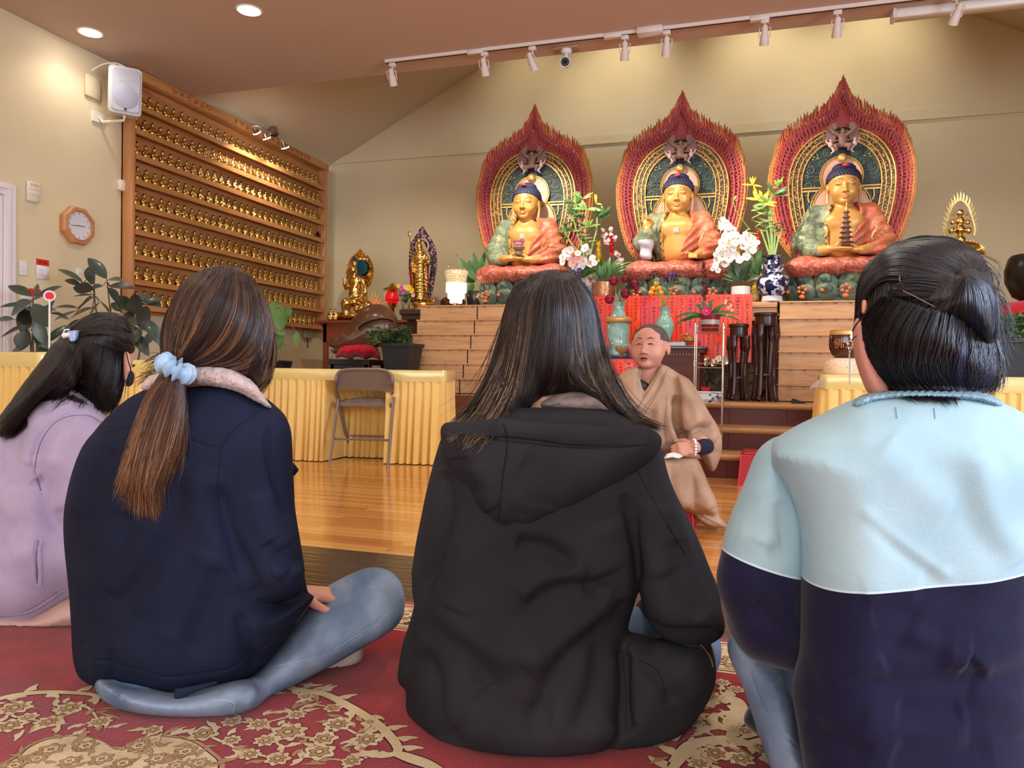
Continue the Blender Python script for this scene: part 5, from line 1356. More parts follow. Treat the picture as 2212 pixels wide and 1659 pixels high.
b = MB(); b.lathe([(.035,0),(.045,.01),(.02,.03),(.02,max(.04,q.z-r-ZT-.02)),(.04,q.z-r-ZT+.01)],(q.x,6.93,ZT),16); b.build('stand',m_giltw,t)
b = MB(); b.ball((q.x,6.93,q.z),r,24); b.build('ball',mat('rose quartz',srgb(232,186,190),.05,trans=.45,coat=.6),t)
# white orchid in a ribbed pot
Y = 6.84
t = base_thing('orchid_plant','tall white orchids with cascading blossoms in a white ribbed pot','plant',(pz_(1600,637,Y).x,Y,ZT))
pr,c = lathe_px([(17,0),(19,1)]+[(19.5+(.8 if k % 2 else 0),2+k*2.2) for k in range(14)]+[(20,34),(18,34)],1600,637,Y,ZT); b = MB(); b.lathe(pr,c,28,capt=False); b.build('pot',mat('white ribbed ceramic',srgb(228,222,214),.35),t)
foliage(t,(1600,604),[(1598,606,1560,590,11),(1598,606,1566,578,12),(1602,606,1640,594,13),(1604,606,1630,560,14),(1600,606,1585,560,12),(1598,607,1556,600,9),(1602,606,1620,548,13),(1604,606,1648,596,12),(1600,607,1572,560,10)],Y,mat('dark orchid leaf',srgb(44,66,40),.3,noise=5,col2=srgb(62,90,52)),12,bend=.15)
for pts in (((1598,604),(1592,560),(1585,510),(1560,480),(1548,478)),((1602,604),(1604,560),(1610,520),(1625,505))):
 b = MB(); b.tube(crom([pz_(x,y,Y) for x,y in pts],5),.0035,5); b.build('stem',m_lime,t)
random.seed(5)
O1 = [(1562,474,6),(1556,480,6),(1568,482,8),(1575,490,9),(1560,490,8),(1584,498,9),(1572,500,9),(1582,510,9),(1590,508,8),(1566,512,10),(1576,520,11),(1562,524,11),(1588,524,9),(1570,534,12),(1556,540,10),(1580,542,11),(1560,552,12),(1574,556,12),(1548,562,9),(1590,552,9),(1566,568,10),(1546,574,8),(1550,584,7),(1540,580,6),(1584,536,8),(1548,550,8),
  (1610,506,7),(1618,510,8),(1604,514,8),(1626,516,8),(1612,522,9),(1622,526,9),(1606,532,9),(1630,530,8),(1616,538,9),(1628,542,8),(1600,522,7),(1612,554,10),(1598,562,9),(1636,524,6)]
for (x,y,r) in O1: blossom(t,pz_(x,y,Y-.06+random.uniform(-.04,.04)),r*sc(Y,1590),5,m_whitef,(random.uniform(-.6,.4),-1,random.uniform(-.3,.4)),seed=random.random())
# orange-red and yellow bromeliad behind
Y = 7.0
t = base_thing('bromeliad_pot','small red bromeliad and yellow bromeliad partly behind the tall white orchids','plant',(pz_(1632,637,Y).x,Y,ZT))
pr,c = lathe_px([(12,0),(15,30),(15,40),(13,40)],1634,637,Y,ZT); b = MB(); b.lathe(pr,c,20,capt=False); b.build('pot',m_copper,t)
foliage(t,(1634,590),[(1634,598,1646,530,9),(1634,598,1622,545,9),(1636,598,1655,550,9),(1632,598,1612,560,8),(1634,598,1638,525,8)],Y,m_green,9)
spike(t,1638,540,495,Y,m_oran,9,'red_spike'); spike(t,1596,555,522,Y-.06,m_yel,7,'yellow_spike')
# porcelain jars
for k,(x,Y,w_,h,lab) in enumerate(((1643,7.12,16,62,'yellow painted porcelain ginger jar behind the tall blue vase'),(1630,6.95,11,34,'small painted jar beside the foot of the blue and white vase'))):
 t,c,hh = vase('ginger_jar',lab,x,[(w_*.6,0),(w_*.8,3),(w_,h*.4),(w_,h*.7),(w_*.7,h*.82),(w_*.55,h*.85)],Y,ZT,mat('yellow famille porcelain',srgb(216,186,110),.2,coat=.5,noise=18,col2=srgb(176,96,90),ramp=(.54,.6)),'jar')
 b = MB(); s = sc(Y,x); b.lathe([(w_*.62*s,0),(w_*.7*s,.01),(w_*.5*s,.035),(.01,.045),(.012,.06),(.001,.07)],(c.x,c.y,c.z+hh),20); b.build('lid',m_yel,t)
# big blue and white vase with bamboo
m_bluew = mat('cobalt pattern glaze',srgb(26,28,70),.12,coat=.7,noise=20,col2=srgb(214,214,226),ramp=(.53,.57))
j = vase('tall_vase','tall dark blue and white vase with curled bamboo, beside the right statue',1668,[(20,0),(22,2),(20,14),(26,20),(33,32),(34,44),(28,56),(17,60),(18,62),(15,66),(14,72),(18,80),(17,88),(14,93),(20,97),(24,99)],6.85,ZT,m_bluew)
s = sc(6.86,1668); b = MB(); b.lathe([(20.6*s,0),(22.6*s,2*s),(20.6*s,13*s)],j[1],28); b.build('foot',mat('white glaze',srgb(206,204,210),.2,coat=.5),j[0])
b = MB()
for sg in (-1,1): b.tube(crom([(j[1].x+sg*14*s,6.86,ZT+88*s),(j[1].x+sg*20*s,6.86,ZT+84*s),(j[1].x+sg*21*s,6.86,ZT+74*s),(j[1].x+sg*15*s,6.86,ZT+66*s)],4),.008,6)
b.build('handle',m_bluew,j[0])
bamboo('',1668,6.86,j,[((1662,550),(1652,520),(1644,498)),((1665,550),(1660,515),(1654,490)),((1668,550),(1668,510),(1666,470),(1662,440)),((1671,550),(1674,510),(1672,490)),((1674,550),(1682,515),(1690,495)),((1668,550),(1665,500),(1660,460))],
  [(1646,500,1630,465,9,2),(1655,492,1644,460,12,2),(1672,500,1655,478,12,2),(1688,497,1680,482,9,2),(1626,505,1612,495,7,1)],
  [(1662,440,8,34,m_lime),(1672,420,6,40,m_green),(1650,440,8,34,m_yel),(1636,432,7,34,m_yel),(1680,405,6,28,m_lime),(1642,452,6,28,m_lime),(1584,432,4,14,m_lime),(1625,400,5,22,m_yel),(1655,465,6,24,m_lime)])
b = MB(); b.tube(crom([pz_(x,y,6.86) for x,y in ((1620,497),(1604,475),(1590,455),(1584,435))],5),.004,5); b.tube(crom([pz_(x,y,6.86) for x,y in ((1668,470),(1664,440),(1672,410),(1688,392))],5),.004,5); b.build('thin_shoot',m_lime,j[0])
# crystal lamp, lacquer bowl and green plant by the left statue
Y = 6.9
p = pz_(985,660,Y); t = base_thing('crystal_lamp','lit crystal table lamp with bead fringe on the left oak chest','lamp',(p.x,Y,ZT)); s = sc(Y,985)
b = MB(); b.lathe([(18*s,0),(18*s,.006),(6*s,.012),(4*s,.1)],(p.x,Y,ZT),20); b.build('base',m_glass,t)
m_lampglow = mat('glowing crystal drops',srgb(255,250,236),.3,emit=((1,.95,.85,1),1.5))
m_amber = mat('gilt crystal band',srgb(226,190,120),.2,metal=.3,noise=40,col2=srgb(250,236,200),emit=((1,.85,.5,1),.25))
def z_(y): return pz_(985,y,Y).z
b = MB()
for rr_,za,zb in ((21,612,632),(17,628,645),(12,640,655)):
 n = 22
 for k in range(n):
  a = 2*pi*k/n; b.tube([(p.x+rr_*s*cos(a),Y+rr_*s*sin(a),z_(zb)),(p.x+rr_*s*cos(a),Y+rr_*s*sin(a),z_(za))],.007,5)
b.build('bead_fringe',m_lampglow,t)
b = MB()
for (ya,yb,r) in ((585,594,26),(596,600,24),(602,606,23),(608,612,22)): b.lathe([(r*s*.96,z_(yb)),(r*s,(z_(yb)+z_(ya))/2),(r*s*.96,z_(ya))],(p.x,Y,0),24)
b.build('shade_band',m_amber,t)
b = MB()
for k in range(8):
 a = 2*pi*k/8; b.tube(crom([(p.x,Y,z_(588)),(p.x+14*s*cos(a),Y+14*s*sin(a),z_(572)),(p.x+19*s*cos(a),Y+19*s*sin(a),z_(578))],4),.003,4); b.ball((p.x+19*s*cos(a),Y+19*s*sin(a),z_(581)),.008,6)
b.ball((p.x,Y,z_(552)),.01,8); b.tube([(p.x,Y,z_(588)),(p.x,Y,z_(554))],.003,4); b.build('glass_spray',m_glass,t)
light('crystal_lamp_light','POINT',(p.x,Y-.02,z_(634)),3.0,(1,.9,.72),shadow_soft_size=.05)
b = MB(); b.box((p.x-.012,Y-.05,ZT),(p.x+.012,Y-.03,z_(645))); b.build('candle_stem',mat('salmon enamel',srgb(222,120,84),.4,emit=((1,.4,.2,1),.15)),t)
p = pz_(978,662,7.12); s = sc(7.12,978); m_lac = mat('dark red lacquer',srgb(58,14,12),.12,coat=.6)
b = MB(); b.lathe([(18*s,0),(27*s,8*s),(28*s,14*s),(24*s,21*s),(12*s,26*s),(.001,27*s)],(p.x,7.12,ZT),28); o = b.build('lacquer_bowl',m_lac); tag(base_at(o),'low dark red lacquer dome behind the crystal lamp','bowl')
Y = 7.45; t = base_thing('leafy_plant','green leafy plant standing behind the left statue and crystal lamp','plant',(pz_(1030,640,Y).x,Y,ZT))
pr,c = lathe_px([(14,0),(18,4),(21,38),(20,42)],1028,640,Y,ZT); b = MB(); b.lathe(pr,c,20,capt=False); b.build('pot',m_potd,t)
foliage(t,(1026,610),[(1028,606,990,553,17),(1030,600,1023,542,19),(1034,602,1048,542,18),(1030,606,1004,584,16),(1034,606,1062,568,16),(1028,600,1012,560,17),(1036,606,1058,590,14),(1026,610,1000,600,14),(1032,598,1038,560,17),(1022,612,1012,640,16)],Y,m_green,16,jit=.1)
# ---------------------------------------------------------------- front offering table and lectern
YT = 6.14
a0 = pz_(1296,774,YT); a1 = pz_(1434,774,YT); zt1 = float(pz_(1350,773,YT).z)
t = base_thing('offering_table','low black offering table hung with red strips, left of the lectern','table',((a0.x+a1.x)/2,YT+.2,.51))
b = MB(); b.box((a0.x,YT,zt1-.03),(a1.x-.1,YT+.45,zt1),bev=.004); b.build('table_top',m_black_l,t)
for xx in (a0.x+.02,a1.x-.15):
 for yy in (YT+.02,YT+.39): b = MB(); b.box((xx,yy,.51),(xx+.04,yy+.04,zt1-.03)); b.build('leg',m_black_l,t,False)
strips(1298,1386,776,846,YT-.004,5,'red paper strips hung from the low black table','red laminated strip with ink, %s from the left along the low black table',9)
l0 = pz_(1436,750,YT-.05); l1 = pz_(1512,750,YT-.05); zl = float(pz_(1480,748,YT-.05).z)
t = base_thing('lectern','dark mahogany lectern with a carved dentil edge behind the robed speaker','lectern',((l0.x+l1.x)/2,YT+.2,.51))
m_mah = wood('mahogany',srgb(72,28,16),srgb(96,42,26),'X',.5,6)
b = MB(); b.box((l0.x-.04,YT-.03,.51),(l1.x+.0,YT+.5,zl-.05)); b.build('body',m_mah,t,False)
b = MB(); b.box((l0.x-.06,YT-.06,zl-.02),(l1.x+.05,YT+.55,zl),bev=.004); b.build('desk_top',m_black_l,t)
b = MB(); b.box((l0.x-.05,YT-.045,zl-.05),(l1.x+.03,YT+.53,zl-.02)); b.build('cornice',m_mah,t,False)
b = MB(); xx = l0.x-.03
while xx < l1.x-.01: b.box((xx,YT-.042,zl-.075),(xx+.014,YT-.03,zl-.052)); xx += .024
b.build('dentil_row',mat('worn mahogany',srgb(128,78,58),.5),t,False)
# things on the lectern
q = pz_(1464,742,YT+.05); b = MB(); b.box((q.x-.065,YT+.0,zl+.001),(q.x+.065,YT+.2,zl+.038),bev=.006); b.box((q.x-.06,YT-.002,zl+.006),(q.x+.06,YT,zl+.032),1); o = b.build('book',[mat('grey cloth cover',srgb(150,150,152),.6),mat('page edges',srgb(206,200,190),.7)],None,False); tag(base_at(o),'thick grey book lying on the lectern','book')
q = pz_(1488,735,YT+.12); t = base_thing('wooden_fish','small shiny amber wooden fish drum on the lectern','wooden fish drum',(q.x,YT+.12,zl))
b = MB(); b.ball((q.x,YT+.12,zl+.055),(.05,.05,.042),18); b.tube(crom([(q.x-.045,YT+.12,zl+.06),(q.x-.06,YT+.11,zl+.08),(q.x-.02,YT+.1,zl+.1),(q.x+.03,YT+.1,zl+.085)],4),.008,6); b.build('drum',mat('amber varnish',srgb(170,100,44),.15,coat=.8),t)
b = MB(); b.box((q.x-.035,YT+.065,zl+.045),(q.x+.035,YT+.075,zl+.05)); b.build('slit',m_dark,t,False)
b = MB(); b.lathe([(.045,0),(.052,.008),(.04,.018)],(q.x,YT+.12,zl),18,sx=1.2); b.build('cushion',mat('coral cushion',srgb(222,84,66),.6),t)
# things on the low table
def glass(x,Y,prof,m,name,lab,cat):
 t,c,h = vase(name,lab,x,prof,Y,zt1+.001,m,cat); return t,c,h
m_cel = mat('celadon glaze',srgb(134,182,160),.14,coat=.6,noise=3,col2=srgb(152,192,172))
t,c,h = vase('celadon_vase','pale celadon vase with purple globe flowers on the lectern behind the speaker',1437,[(11,0),(12,2),(13,16),(19,34),(21,45),(17,59),(10,68),(10,79),(14,85),(12,85)],YT+.12,zl+.001,m_cel)
for k,(x,y,r,mm) in enumerate(((1408,598,9,0),(1430,604,8,1),(1448,598,11,1),(1461,608,8,0),(1456,594,8,1),(1415,590,7,0))):
 Yv = YT+.12; b = MB(); b.tube(crom([pz_(1434+k,662,Yv),pz_(lerp(1434,x,.5),635,Yv),pz_(x,y,Yv)],4),.0035,5); b.build('stem',m_lime,t)
 b = MB(); c0 = pz_(x,y,Yv); rr_ = r*sc(Yv,1440)
 for q in range(60):
  u = random.uniform(-1,1); a = random.uniform(0,6.28); d = Vector((sqrt(1-u*u)*cos(a),sqrt(1-u*u)*sin(a),u)); b.leaf(c0+d*rr_*.4,c0+d*rr_,rr_*.4,2,up=(0,0,1))
 b.build('globe_flower',[mat('dusty violet petals',srgb(96,88,84),.6),mat('purple petals',srgb(138,104,176),.6)][mm],t)
m_teal = mat('teal glass',srgb(128,168,160),.08,coat=.5,noise=30,col2=srgb(160,196,188))
t,c,h = glass(1337,YT+.16,[(22,0),(30,6),(31,14),(28,24),(24,33),(25,78-42),(24,40),(25,62),(22,76),(16,92),(12,104),(12,112),(15,120),(13,120)],m_teal,'rose_vase','teal glass vase with dark red roses and a gold band','vase')
s = sc(YT+.16,1337); b = MB(); b.lathe([(27*s,76*s),(30*s,79*s),(30*s,84*s),(24*s,88*s)],c,28,capb=False,capt=False); b.build('gold_band',m_gold2,t)
m_rose_ = mat('dark red rose petals',srgb(112,14,40),.5,noise=12,col2=srgb(150,26,52))
for k,(x,y,r) in enumerate(((1325,607,14),(1350,603,11),(1370,614,13),(1316,646,14),(1351,634,14),(1374,622,9))):
 Yv = YT+.14; b = MB(); b.tube(crom([pz_(1337,660,Yv),pz_(lerp(1337,x,.6),lerp(655,y,.5),Yv),pz_(x,y+5,Yv)],4),.003,5); b.build('stem',m_green,t)
 b = MB(); c0 = pz_(x,y,Yv); rr_ = r*sc(Yv,1340); rs = random.Random(k)
 for q in range(22):
  lay = q/22; a = q*2.4; R_ = rr_*(.25+.75*lay); d = Vector((cos(a),sin(a),0)); b.leaf(c0+d*R_*.3-Vector((0,0,rr_*.7)),c0+d*R_+Vector((0,0,rr_*(.8-.7*lay))),rr_*1.15,4,up=tuple(-d+Vector((0,0,.2))),bend=.18,fold=.3,peak=.6)
 b.ball(tuple(c0),(rr_*.72,rr_*.72,rr_*.8),10); b.build('rose',m_rose_,t)
foliage(t,(1337,660),[(1337,660,1340,622,8),(1337,660,1330,630,8),(1338,662,1348,650,9)],YT+.14,mat('grey green leaf',srgb(112,138,118),.5),8)
for k,(x,w_,hgt,mm,nm,lab) in enumerate(((1312,14,36,m_glass,'glass_bowl','clear cut glass bowl at the left of the low black table'),(1346,15,26,mat('amber and olive glass',srgb(196,160,70),.08,trans=.4,noise=14,col2=srgb(150,60,110)),'glass_bowl','amber and purple glass bowl next to the celadon vase'),(1366,10,20,mat('magenta glass',srgb(190,60,160),.1,trans=.3),'glass_bowl','small magenta glass cup at the front of the low black table'))):
 t,c,h = vase(nm,lab,x,[(w_*.5,0),(w_*.7,1),(w_*.25,hgt*.3),(w_*.9,hgt*.6),(w_,hgt),(w_*.92,hgt)],YT+.05,zt1+.001,mm,'bowl','glass vessels on the low black table')
for (x,y0) in ((1340,1.0),):
 q = pz_(1342,760,YT+.02); b = MB(); b.box((q.x-.13,YT-.003,zt1-.1),(q.x+.14,YT+.0,zt1-.03)); o = b.build('black_banner',[m_black_l],None,False)
 b = MB(); rs = random.Random(2); xx = q.x-.1
 while xx < q.x+.1:
  b.tube(crom([(xx,YT-.0035,zt1-.08+rs.uniform(-.01,.01)),(xx+.006,YT-.0035,zt1-.05+rs.uniform(-.01,.01)),(xx+.014,YT-.0035,zt1-.07+rs.uniform(-.015,.01))],3),.0016,4); xx += .017
 w_ = b.build('silver_writing',m_whitep,o); tag(base_at(o),'black cloth edge with silver writing hanging from the low black table','cloth')
 for v in w_.data.vertices: v.co -= Vector(o.location)
# wire rack on the first step, with its pots
YR_ = 5.5; m_wire = mat('bright wire',srgb(196,186,170),.25,metal=.9)
r0 = pz_(1502,700,YR_); r1 = pz_(1563,700,YR_); zr0 = .171
def zr(y): return float(pz_(1532,y,YR_).z)
t = base_thing('wire_rack','narrow four tier wire plant rack standing on the lowest altar step','rack',((r0.x+r1.x)/2,YR_+.1,zr0))
for xx in (r0.x,r1.x):
 for yy in (YR_,YR_+.2): b = MB(); b.tube([(xx,yy,zr0),(xx,yy,zr(698))],.0045,6); b.build('post',m_wire,t)
for k,y in enumerate((717,794,873,948)):
 z = zr(y); b = MB()
 for dz in (0,.03): b.tube([(r0.x,YR_,z+dz),(r1.x,YR_,z+dz),(r1.x,YR_+.2,z+dz),(r0.x,YR_+.2,z+dz),(r0.x,YR_,z+dz)],.003,5)
 for i in range(1,8): xx = lerp(r0.x,r1.x,i/8); b.tube([(xx,YR_,z),(xx,YR_+.2,z)],.002,4)
 for sx_ in (r0.x,r1.x): b.tube(crom([(sx_,YR_,z+.0),(sx_-.01,YR_,z+.03),(sx_,YR_,z+.055),(sx_+.01,YR_,z+.03),(sx_,YR_,z)],4),.0025,4)
 b.build('shelf',m_wire,t)
zt_ = zr(717)+.004; cx_ = (r0.x+r1.x)/2
t = base_thing('bromeliad_pot','dark red bromeliad with long arching leaves on top of the wire rack','plant',(cx_,YR_+.1,zt_)); Y = YR_+.1; s = sc(Y,1528)
b = MB(); b.lathe([(17*s,0),(18*s,2*s),(23*s,40*s),(21*s,40*s)],(cx_,Y,zt_),24,capt=False); p_ = b.build('pot',mat('wine foil pot',srgb(130,20,36),.25,coat=.5),t)
b = MB(); b.lathe([(18.6*s,8*s),(21.4*s,26*s)],(cx_,Y,zt_),24,capb=False,capt=False); b.build('silver_band',mat('silver band',srgb(190,184,180),.3,metal=.4),p_)
foliage(t,(1528,680),[(1524,684,1455,680,9),(1524,684,1452,700,7),(1522,684,1476,690,10),(1532,684,1600,672,8),(1532,684,1604,690,6),(1532,684,1576,648,8),(1530,684,1540,640,10),(1530,684,1552,712,10),(1526,684,1500,650,10),(1528,684,1516,640,10),(1534,684,1560,660,9)],Y,m_green,9,bend=.4,jit=.1)
spike(t,1522,650,565,Y,mat('maroon bracts',srgb(104,30,36),.45),11,'maroon_spike',n=18,lean=-2); blossom(t,pz_(1526,672,Y-.07),11*s,10,mat('magenta petals',srgb(196,26,110),.5),name='magenta_bloom')
b = MB(); b.tube(crom([pz_(x,y,Y-.05) for x,y in ((1548,684),(1568,660),(1578,650),(1584,668))],4),.002,4); b.build('thin_stem',m_stem,t)
for k in range(7): blossom(t,pz_(1570+random.uniform(-4,14),650+k*5,Y-.05),3.4*s,4,mat('cream buds',srgb(222,186,150),.5),name='bud',seed=k)
zt_ = zr(873)+.004
t = base_thing('cachepot','white rectangular planter with blue painted flowers on the wire rack','planter',(cx_,Y,zt_)); m_bwp = mat('white glaze with blue sprigs',srgb(222,222,224),.2,coat=.4,noise=13,col2=srgb(82,88,108),ramp=(.56,.6))
b = MB(); b.box((cx_-.075,Y-.06,zt_),(cx_+.085,Y+.06,zt_+.012),bev=.003); b.box((cx_-.085,Y-.07,zt_+.012),(cx_+.095,Y+.07,zt_+.075),bev=.006); b.box((cx_-.095,Y-.08,zt_+.075),(cx_+.105,Y+.08,zt_+.085),bev=.003); b.build('body',m_bwp,t,False)
b = MB()
for k in range(5): b.leaf((cx_-.04+.01*k,Y,zt_+.085),(cx_-.05+.015*k,Y-.02,zt_+.125),.012,3,up=(0,-1,0))
b.build('red_sprout',m_redb,t)
zt_ = zr(794)+.004
t = base_thing('silver_ornament','crumpled shiny silver flower ornament on the second tier of the wire rack','ornament',(cx_+.03,Y,zt_))
for k in range(16):
 a = random.uniform(0,6.28); b = MB(); q = Vector((cx_+.05+.06*cos(a),Y-.03+.03*sin(a),zt_+.03+random.uniform(-.01,.03))); blossom(t,q,.026,5,m_wire,(cos(a),-1,.5),name='petal_cup',seed=a,centre=m_gold2)
# plant stands
def stand(label,xs,ytop,Y,r,z0=.511):
 s = sc(Y,xs); c = pz_(xs,ytop,Y); t = base_thing('plant_stand',label,'stand',(c.x,Y,z0),'carved rosewood plant stands'); H = c.z-z0
 b = MB(); b.lathe([(r*.96,H-.03),(r,H-.02),(r,H-.006),(r*.96,H)],(c.x,Y,z0),32); tp = b.build('top',m_rose,t)
 b = MB(); b.lathe([(r*.86,H-.11),(r*.9,H-.09),(r*.86,H-.03)],(c.x,Y,z0),32); b.build('apron',m_rose,tp)
 for k in range(4):
  a = pi/4+k*pi/2+.3; u = Vector((cos(a),sin(a),0)); cc_ = Vector((c.x,Y,z0))
  pts = [cc_+u*r*.9+Vector((0,0,H-.1)),cc_+u*r*.98+Vector((0,0,H-.2)),cc_+u*r*.8+Vector((0,0,H*.5)),cc_+u*r*.78+Vector((0,0,H*.25)),cc_+u*r*.95+Vector((0,0,.04)),cc_+u*r*1.1+Vector((0,0,.008))]
  b = MB(); b.tube(crom(pts,5),[.026]*6+[.018]*15+[.02]*5,8); b.build('leg',m_rose,t)
 b = MB(); b.tube([(c.x-r*.75,Y,z0+H*.3),(c.x+r*.75,Y,z0+H*.3)],.01,6); b.tube([(c.x,Y-r*.75,z0+H*.3),(c.x,Y+r*.75,z0+H*.3)],.01,6); b.build('stretcher',m_rose,t)
stand('carved rosewood plant stand between the red strips and the right oak chest',1655,676,6.52,.1)
stand('rosewood plant stand standing mostly behind the red strips',1596,700,6.52,.082)
# red kneeling cushions
m_vin = mat('red vinyl',srgb(178,30,42),.3,coat=.2); m_pipe = mat('red piping',srgb(206,60,70),.35)
def kneeler(label,x0,y0,x1,y1,h,top=.92,z=0.0):
 t = thing('kneeling_stool',label,'stool',((x0+x1)/2,(y0+y1)/2,z),'red kneeling stools')
 b = MB(); V = [(x0,y0,z),(x1,y0,z),(x1,y1,z),(x0,y1,z)]; k = (1-top)/2; X = x1-x0; Yd = y1-y0
 W = [(x0+k*X,y0+k*Yd,z+h),(x1-k*X,y0+k*Yd,z+h),(x1-k*X,y1-k*Yd,z+h),(x0+k*X,y1-k*Yd,z+h)]
 b.add(V+W,[(3,2,1,0),(4,5,6,7)]+[(i,(i+1) % 4,4+(i+1) % 4,4+i) for i in range(4)]); b.build('body',m_vin,t,False)
 b = MB()
 for i in range(4): b.tube([V[i],W[i]],.005,6); b.tube([W[i],W[(i+1) % 4]],.005,6); b.tube([V[i],V[(i+1) % 4]],.004,6)
 b.build('piping',m_pipe,t); b = MB(); b.box((x0+k*X+.01,y0+k*Yd+.01,z+h),(x1-k*X-.01,y1-k*Yd-.01,z+h+.02),bev=.015); b.build('pad',m_vin,t); return t
q = pZ(1591,1050,0); kneeler('red vinyl kneeling stool at the foot of the steps, beside the blue sweatshirt',float(q[0])+.01,float(q[1]),float(q[0])+.36,float(q[1])+.3,.2)
# ---------------------------------------------------------------- left side: console table and its things
YC = 8.1
a0 = pY(678,692,YC-.25); ztab = float(a0[2])
m_carv = wood('red console wood',srgb(122,58,36),srgb(150,76,48),'X',.3,8)
t = base_thing('console_table','tall reddish wooden console table with curved apron at the corner of the room','table',(float(a0[0])+.7,YC+.1,0))
x0 = float(a0[0]); x1 = x0+1.45
b = MB(); b.box((x0,YC-.25,ztab-.035),(x1,YC+.5,ztab),bev=.006); b.build('table_top',m_carv,t)
xL = float(pY(697,740,YC-.2)[0])
b = MB(); b.prism([(x0+.03,ztab-.035),(xL+.02,ztab-.10),(xL+.03,ztab-.035)],1,YC-.2,YC-.17); b.prism([(xL,ztab-.04),(x1-.1,ztab-.04),(x1-.1,ztab-.22),(x1-.25,ztab-.16),(xL+.25,ztab-.16),(xL+.06,ztab-.26),(xL,ztab-.26)],1,YC-.2,YC-.17); b.build('apron',m_carv,t,False)
for xx in (xL,x1-.14):
 for yy in (YC-.2,YC+.4): b = MB(); b.box((xx,yy,0),(xx+.055,yy+.055,ztab-.035),bev=.006); b.build('leg',m_carv,t)
# seated gilt figure with disc
def gilt(name,label,X,Y,z,H,kind):
 t = thing(name,label,'statue',(X,Y,z))
 return t
s = sc(YC,770); t = base_thing('gilt_statue','gilt seated figure with one hand raised before a round carved gold disc','statue',(pz_(768,690,YC).x,YC,ztab+.001)); X0 = pz_(768,690,YC).x
def G(x,y,dy=0): return np.array(pz_(x,y,YC+dy))
def f(P):
 d = s_chain(P,[G(768,645),G(768,622),G(769,605)],[.085,.07,.075],.03)
 d = smin(d,s_cap(P,G(769,600),G(768,592),.03),.02); d = smin(d,s_ell(P,G(764,583,-.02),(.042,.05,.056)),.012)
 d = smin(d,s_ell(P,G(766,570,0),(.035,.035,.045)),.015)
 d = smin(d,s_chain(P,[G(757,606),G(748,622,-.03),G(744,612,-.08)],[.03,.026,.02],.01),.015); d = smin(d,s_ell(P,G(743,604,-.09),(.018,.012,.032)),.008)
 d = smin(d,s_chain(P,[G(783,606),G(790,632,-.02),G(778,646,-.09)],[.032,.028,.022],.01),.015)
 d = smin(d,s_chain(P,[G(772,650),G(748,655,-.12),G(748,682,-.1)],[.07,.06,.045],.02),.03); d = smin(d,s_chain(P,[G(775,652),G(796,662,-.12),G(772,668,-.16)],[.07,.06,.045],.02),.03)
 d = smin(d,s_ell(P,G(765,685,-.02),(.27,.15,.055)),.03); d = smin(d,s_ell(P,G(735,685,-.05),(.10,.10,.06)),.03)
 return d
def gp(V,N): return V+N*(.006*vnoise(V,60,3)*(V[:,2] < G(768,598)[2]))[:,None]
sculpt('body',f,G(705,705,-.28),G(835,555,.2)*1.0,.0085,[m_gold],t,post=gp,it=1)
b = MB(); c = G(778,578,.1); b.tube([c+V3(0,.012,0),c],.095,28); b.build('teal_halo',mat('teal halo',srgb(20,74,92),.35),t)
c = G(777,588,.14); b = MB(); n = 40
for k in range(n):
 a = 2*pi*k/n
ol = []
for k in range(n):
 a = 2*pi*k/n; r = .19*(1+.06*(abs(a-pi/2) < .2)); ol.append((c[0]+r*.98*cos(a),c[2]+r*1.28*sin(a)+(.03 if abs(a-pi/2) < .1 else 0)))
b.prism(ol,1,c[1],c[1]+.012); dsk = b.build('mandorla',m_gold,t)
b = MB()
for k in range(110): a = random.uniform(0,6.28); r = random.uniform(.10,.185); b.tube([(c[0]+r*.98*cos(a),c[1]-.006,c[2]+r*1.28*sin(a)),(c[0]+(r+.01)*cos(a+.12),c[1]-.012,c[2]+r*1.28*sin(a+.12)),(c[0]+(r-.01)*cos(a+.2),c[1]-.004,c[2]+(r-.012)*1.28*sin(a+.2))],[.004,.007,.002],5)
b.build('carved_scrolls',m_gold,dsk)
b = MB(); b.ball(tuple(G(766,566,.015)),(.04,.04,.045),12); b.leaf(G(766,568,0),G(764,552,0),.05,4,up=(0,-1,0)); b.build('dark_topknot',m_curl,t)
for k,(x,y) in enumerate(((713,690),(723,692))):
 o = bpy.data.objects.new('gilt_figurine',figm); COL.objects.link(o); q = pz_(x,y,YC-.2); o.location = (q.x,YC-.2,ztab+.001); o.scale = (1.1,1.1,1.25); o.rotation_euler = (0,0,radians(-90))
 tag(o,('leftmost tiny gilt figurine standing on the console table','tiny gilt figurine on the console table, nearer the large gilt statue')[k],'figurine','tiny gilt figurines on the console table')
# shell ornaments
q = pz_(812,645,YC); t = base_thing('glass_shell','translucent coral fan ornament glowing beside the red lantern','ornament',(q.x,YC-.05,ztab))
b = MB()
for k in range(9): a = radians(35+k*14); b.leaf((q.x,YC-.05,ztab+.0),(q.x+.19*cos(a),YC-.04,ztab+.30*sin(a)),.06,5,up=(0,-1,0),fold=.3,bend=.05)
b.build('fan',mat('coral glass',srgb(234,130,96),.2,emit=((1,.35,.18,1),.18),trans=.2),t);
b = MB()
for k in range(8): a = radians(50+k*13); b.leaf((q.x-.07,YC+.05,ztab),(q.x-.07+.20*cos(a),YC+.05,ztab+.40*sin(a)),.06,5,up=(0,-1,0),fold=.3)
b.build('gilt_fan',mat('pale gilt fan',srgb(222,196,130),.3,metal=.4),t)
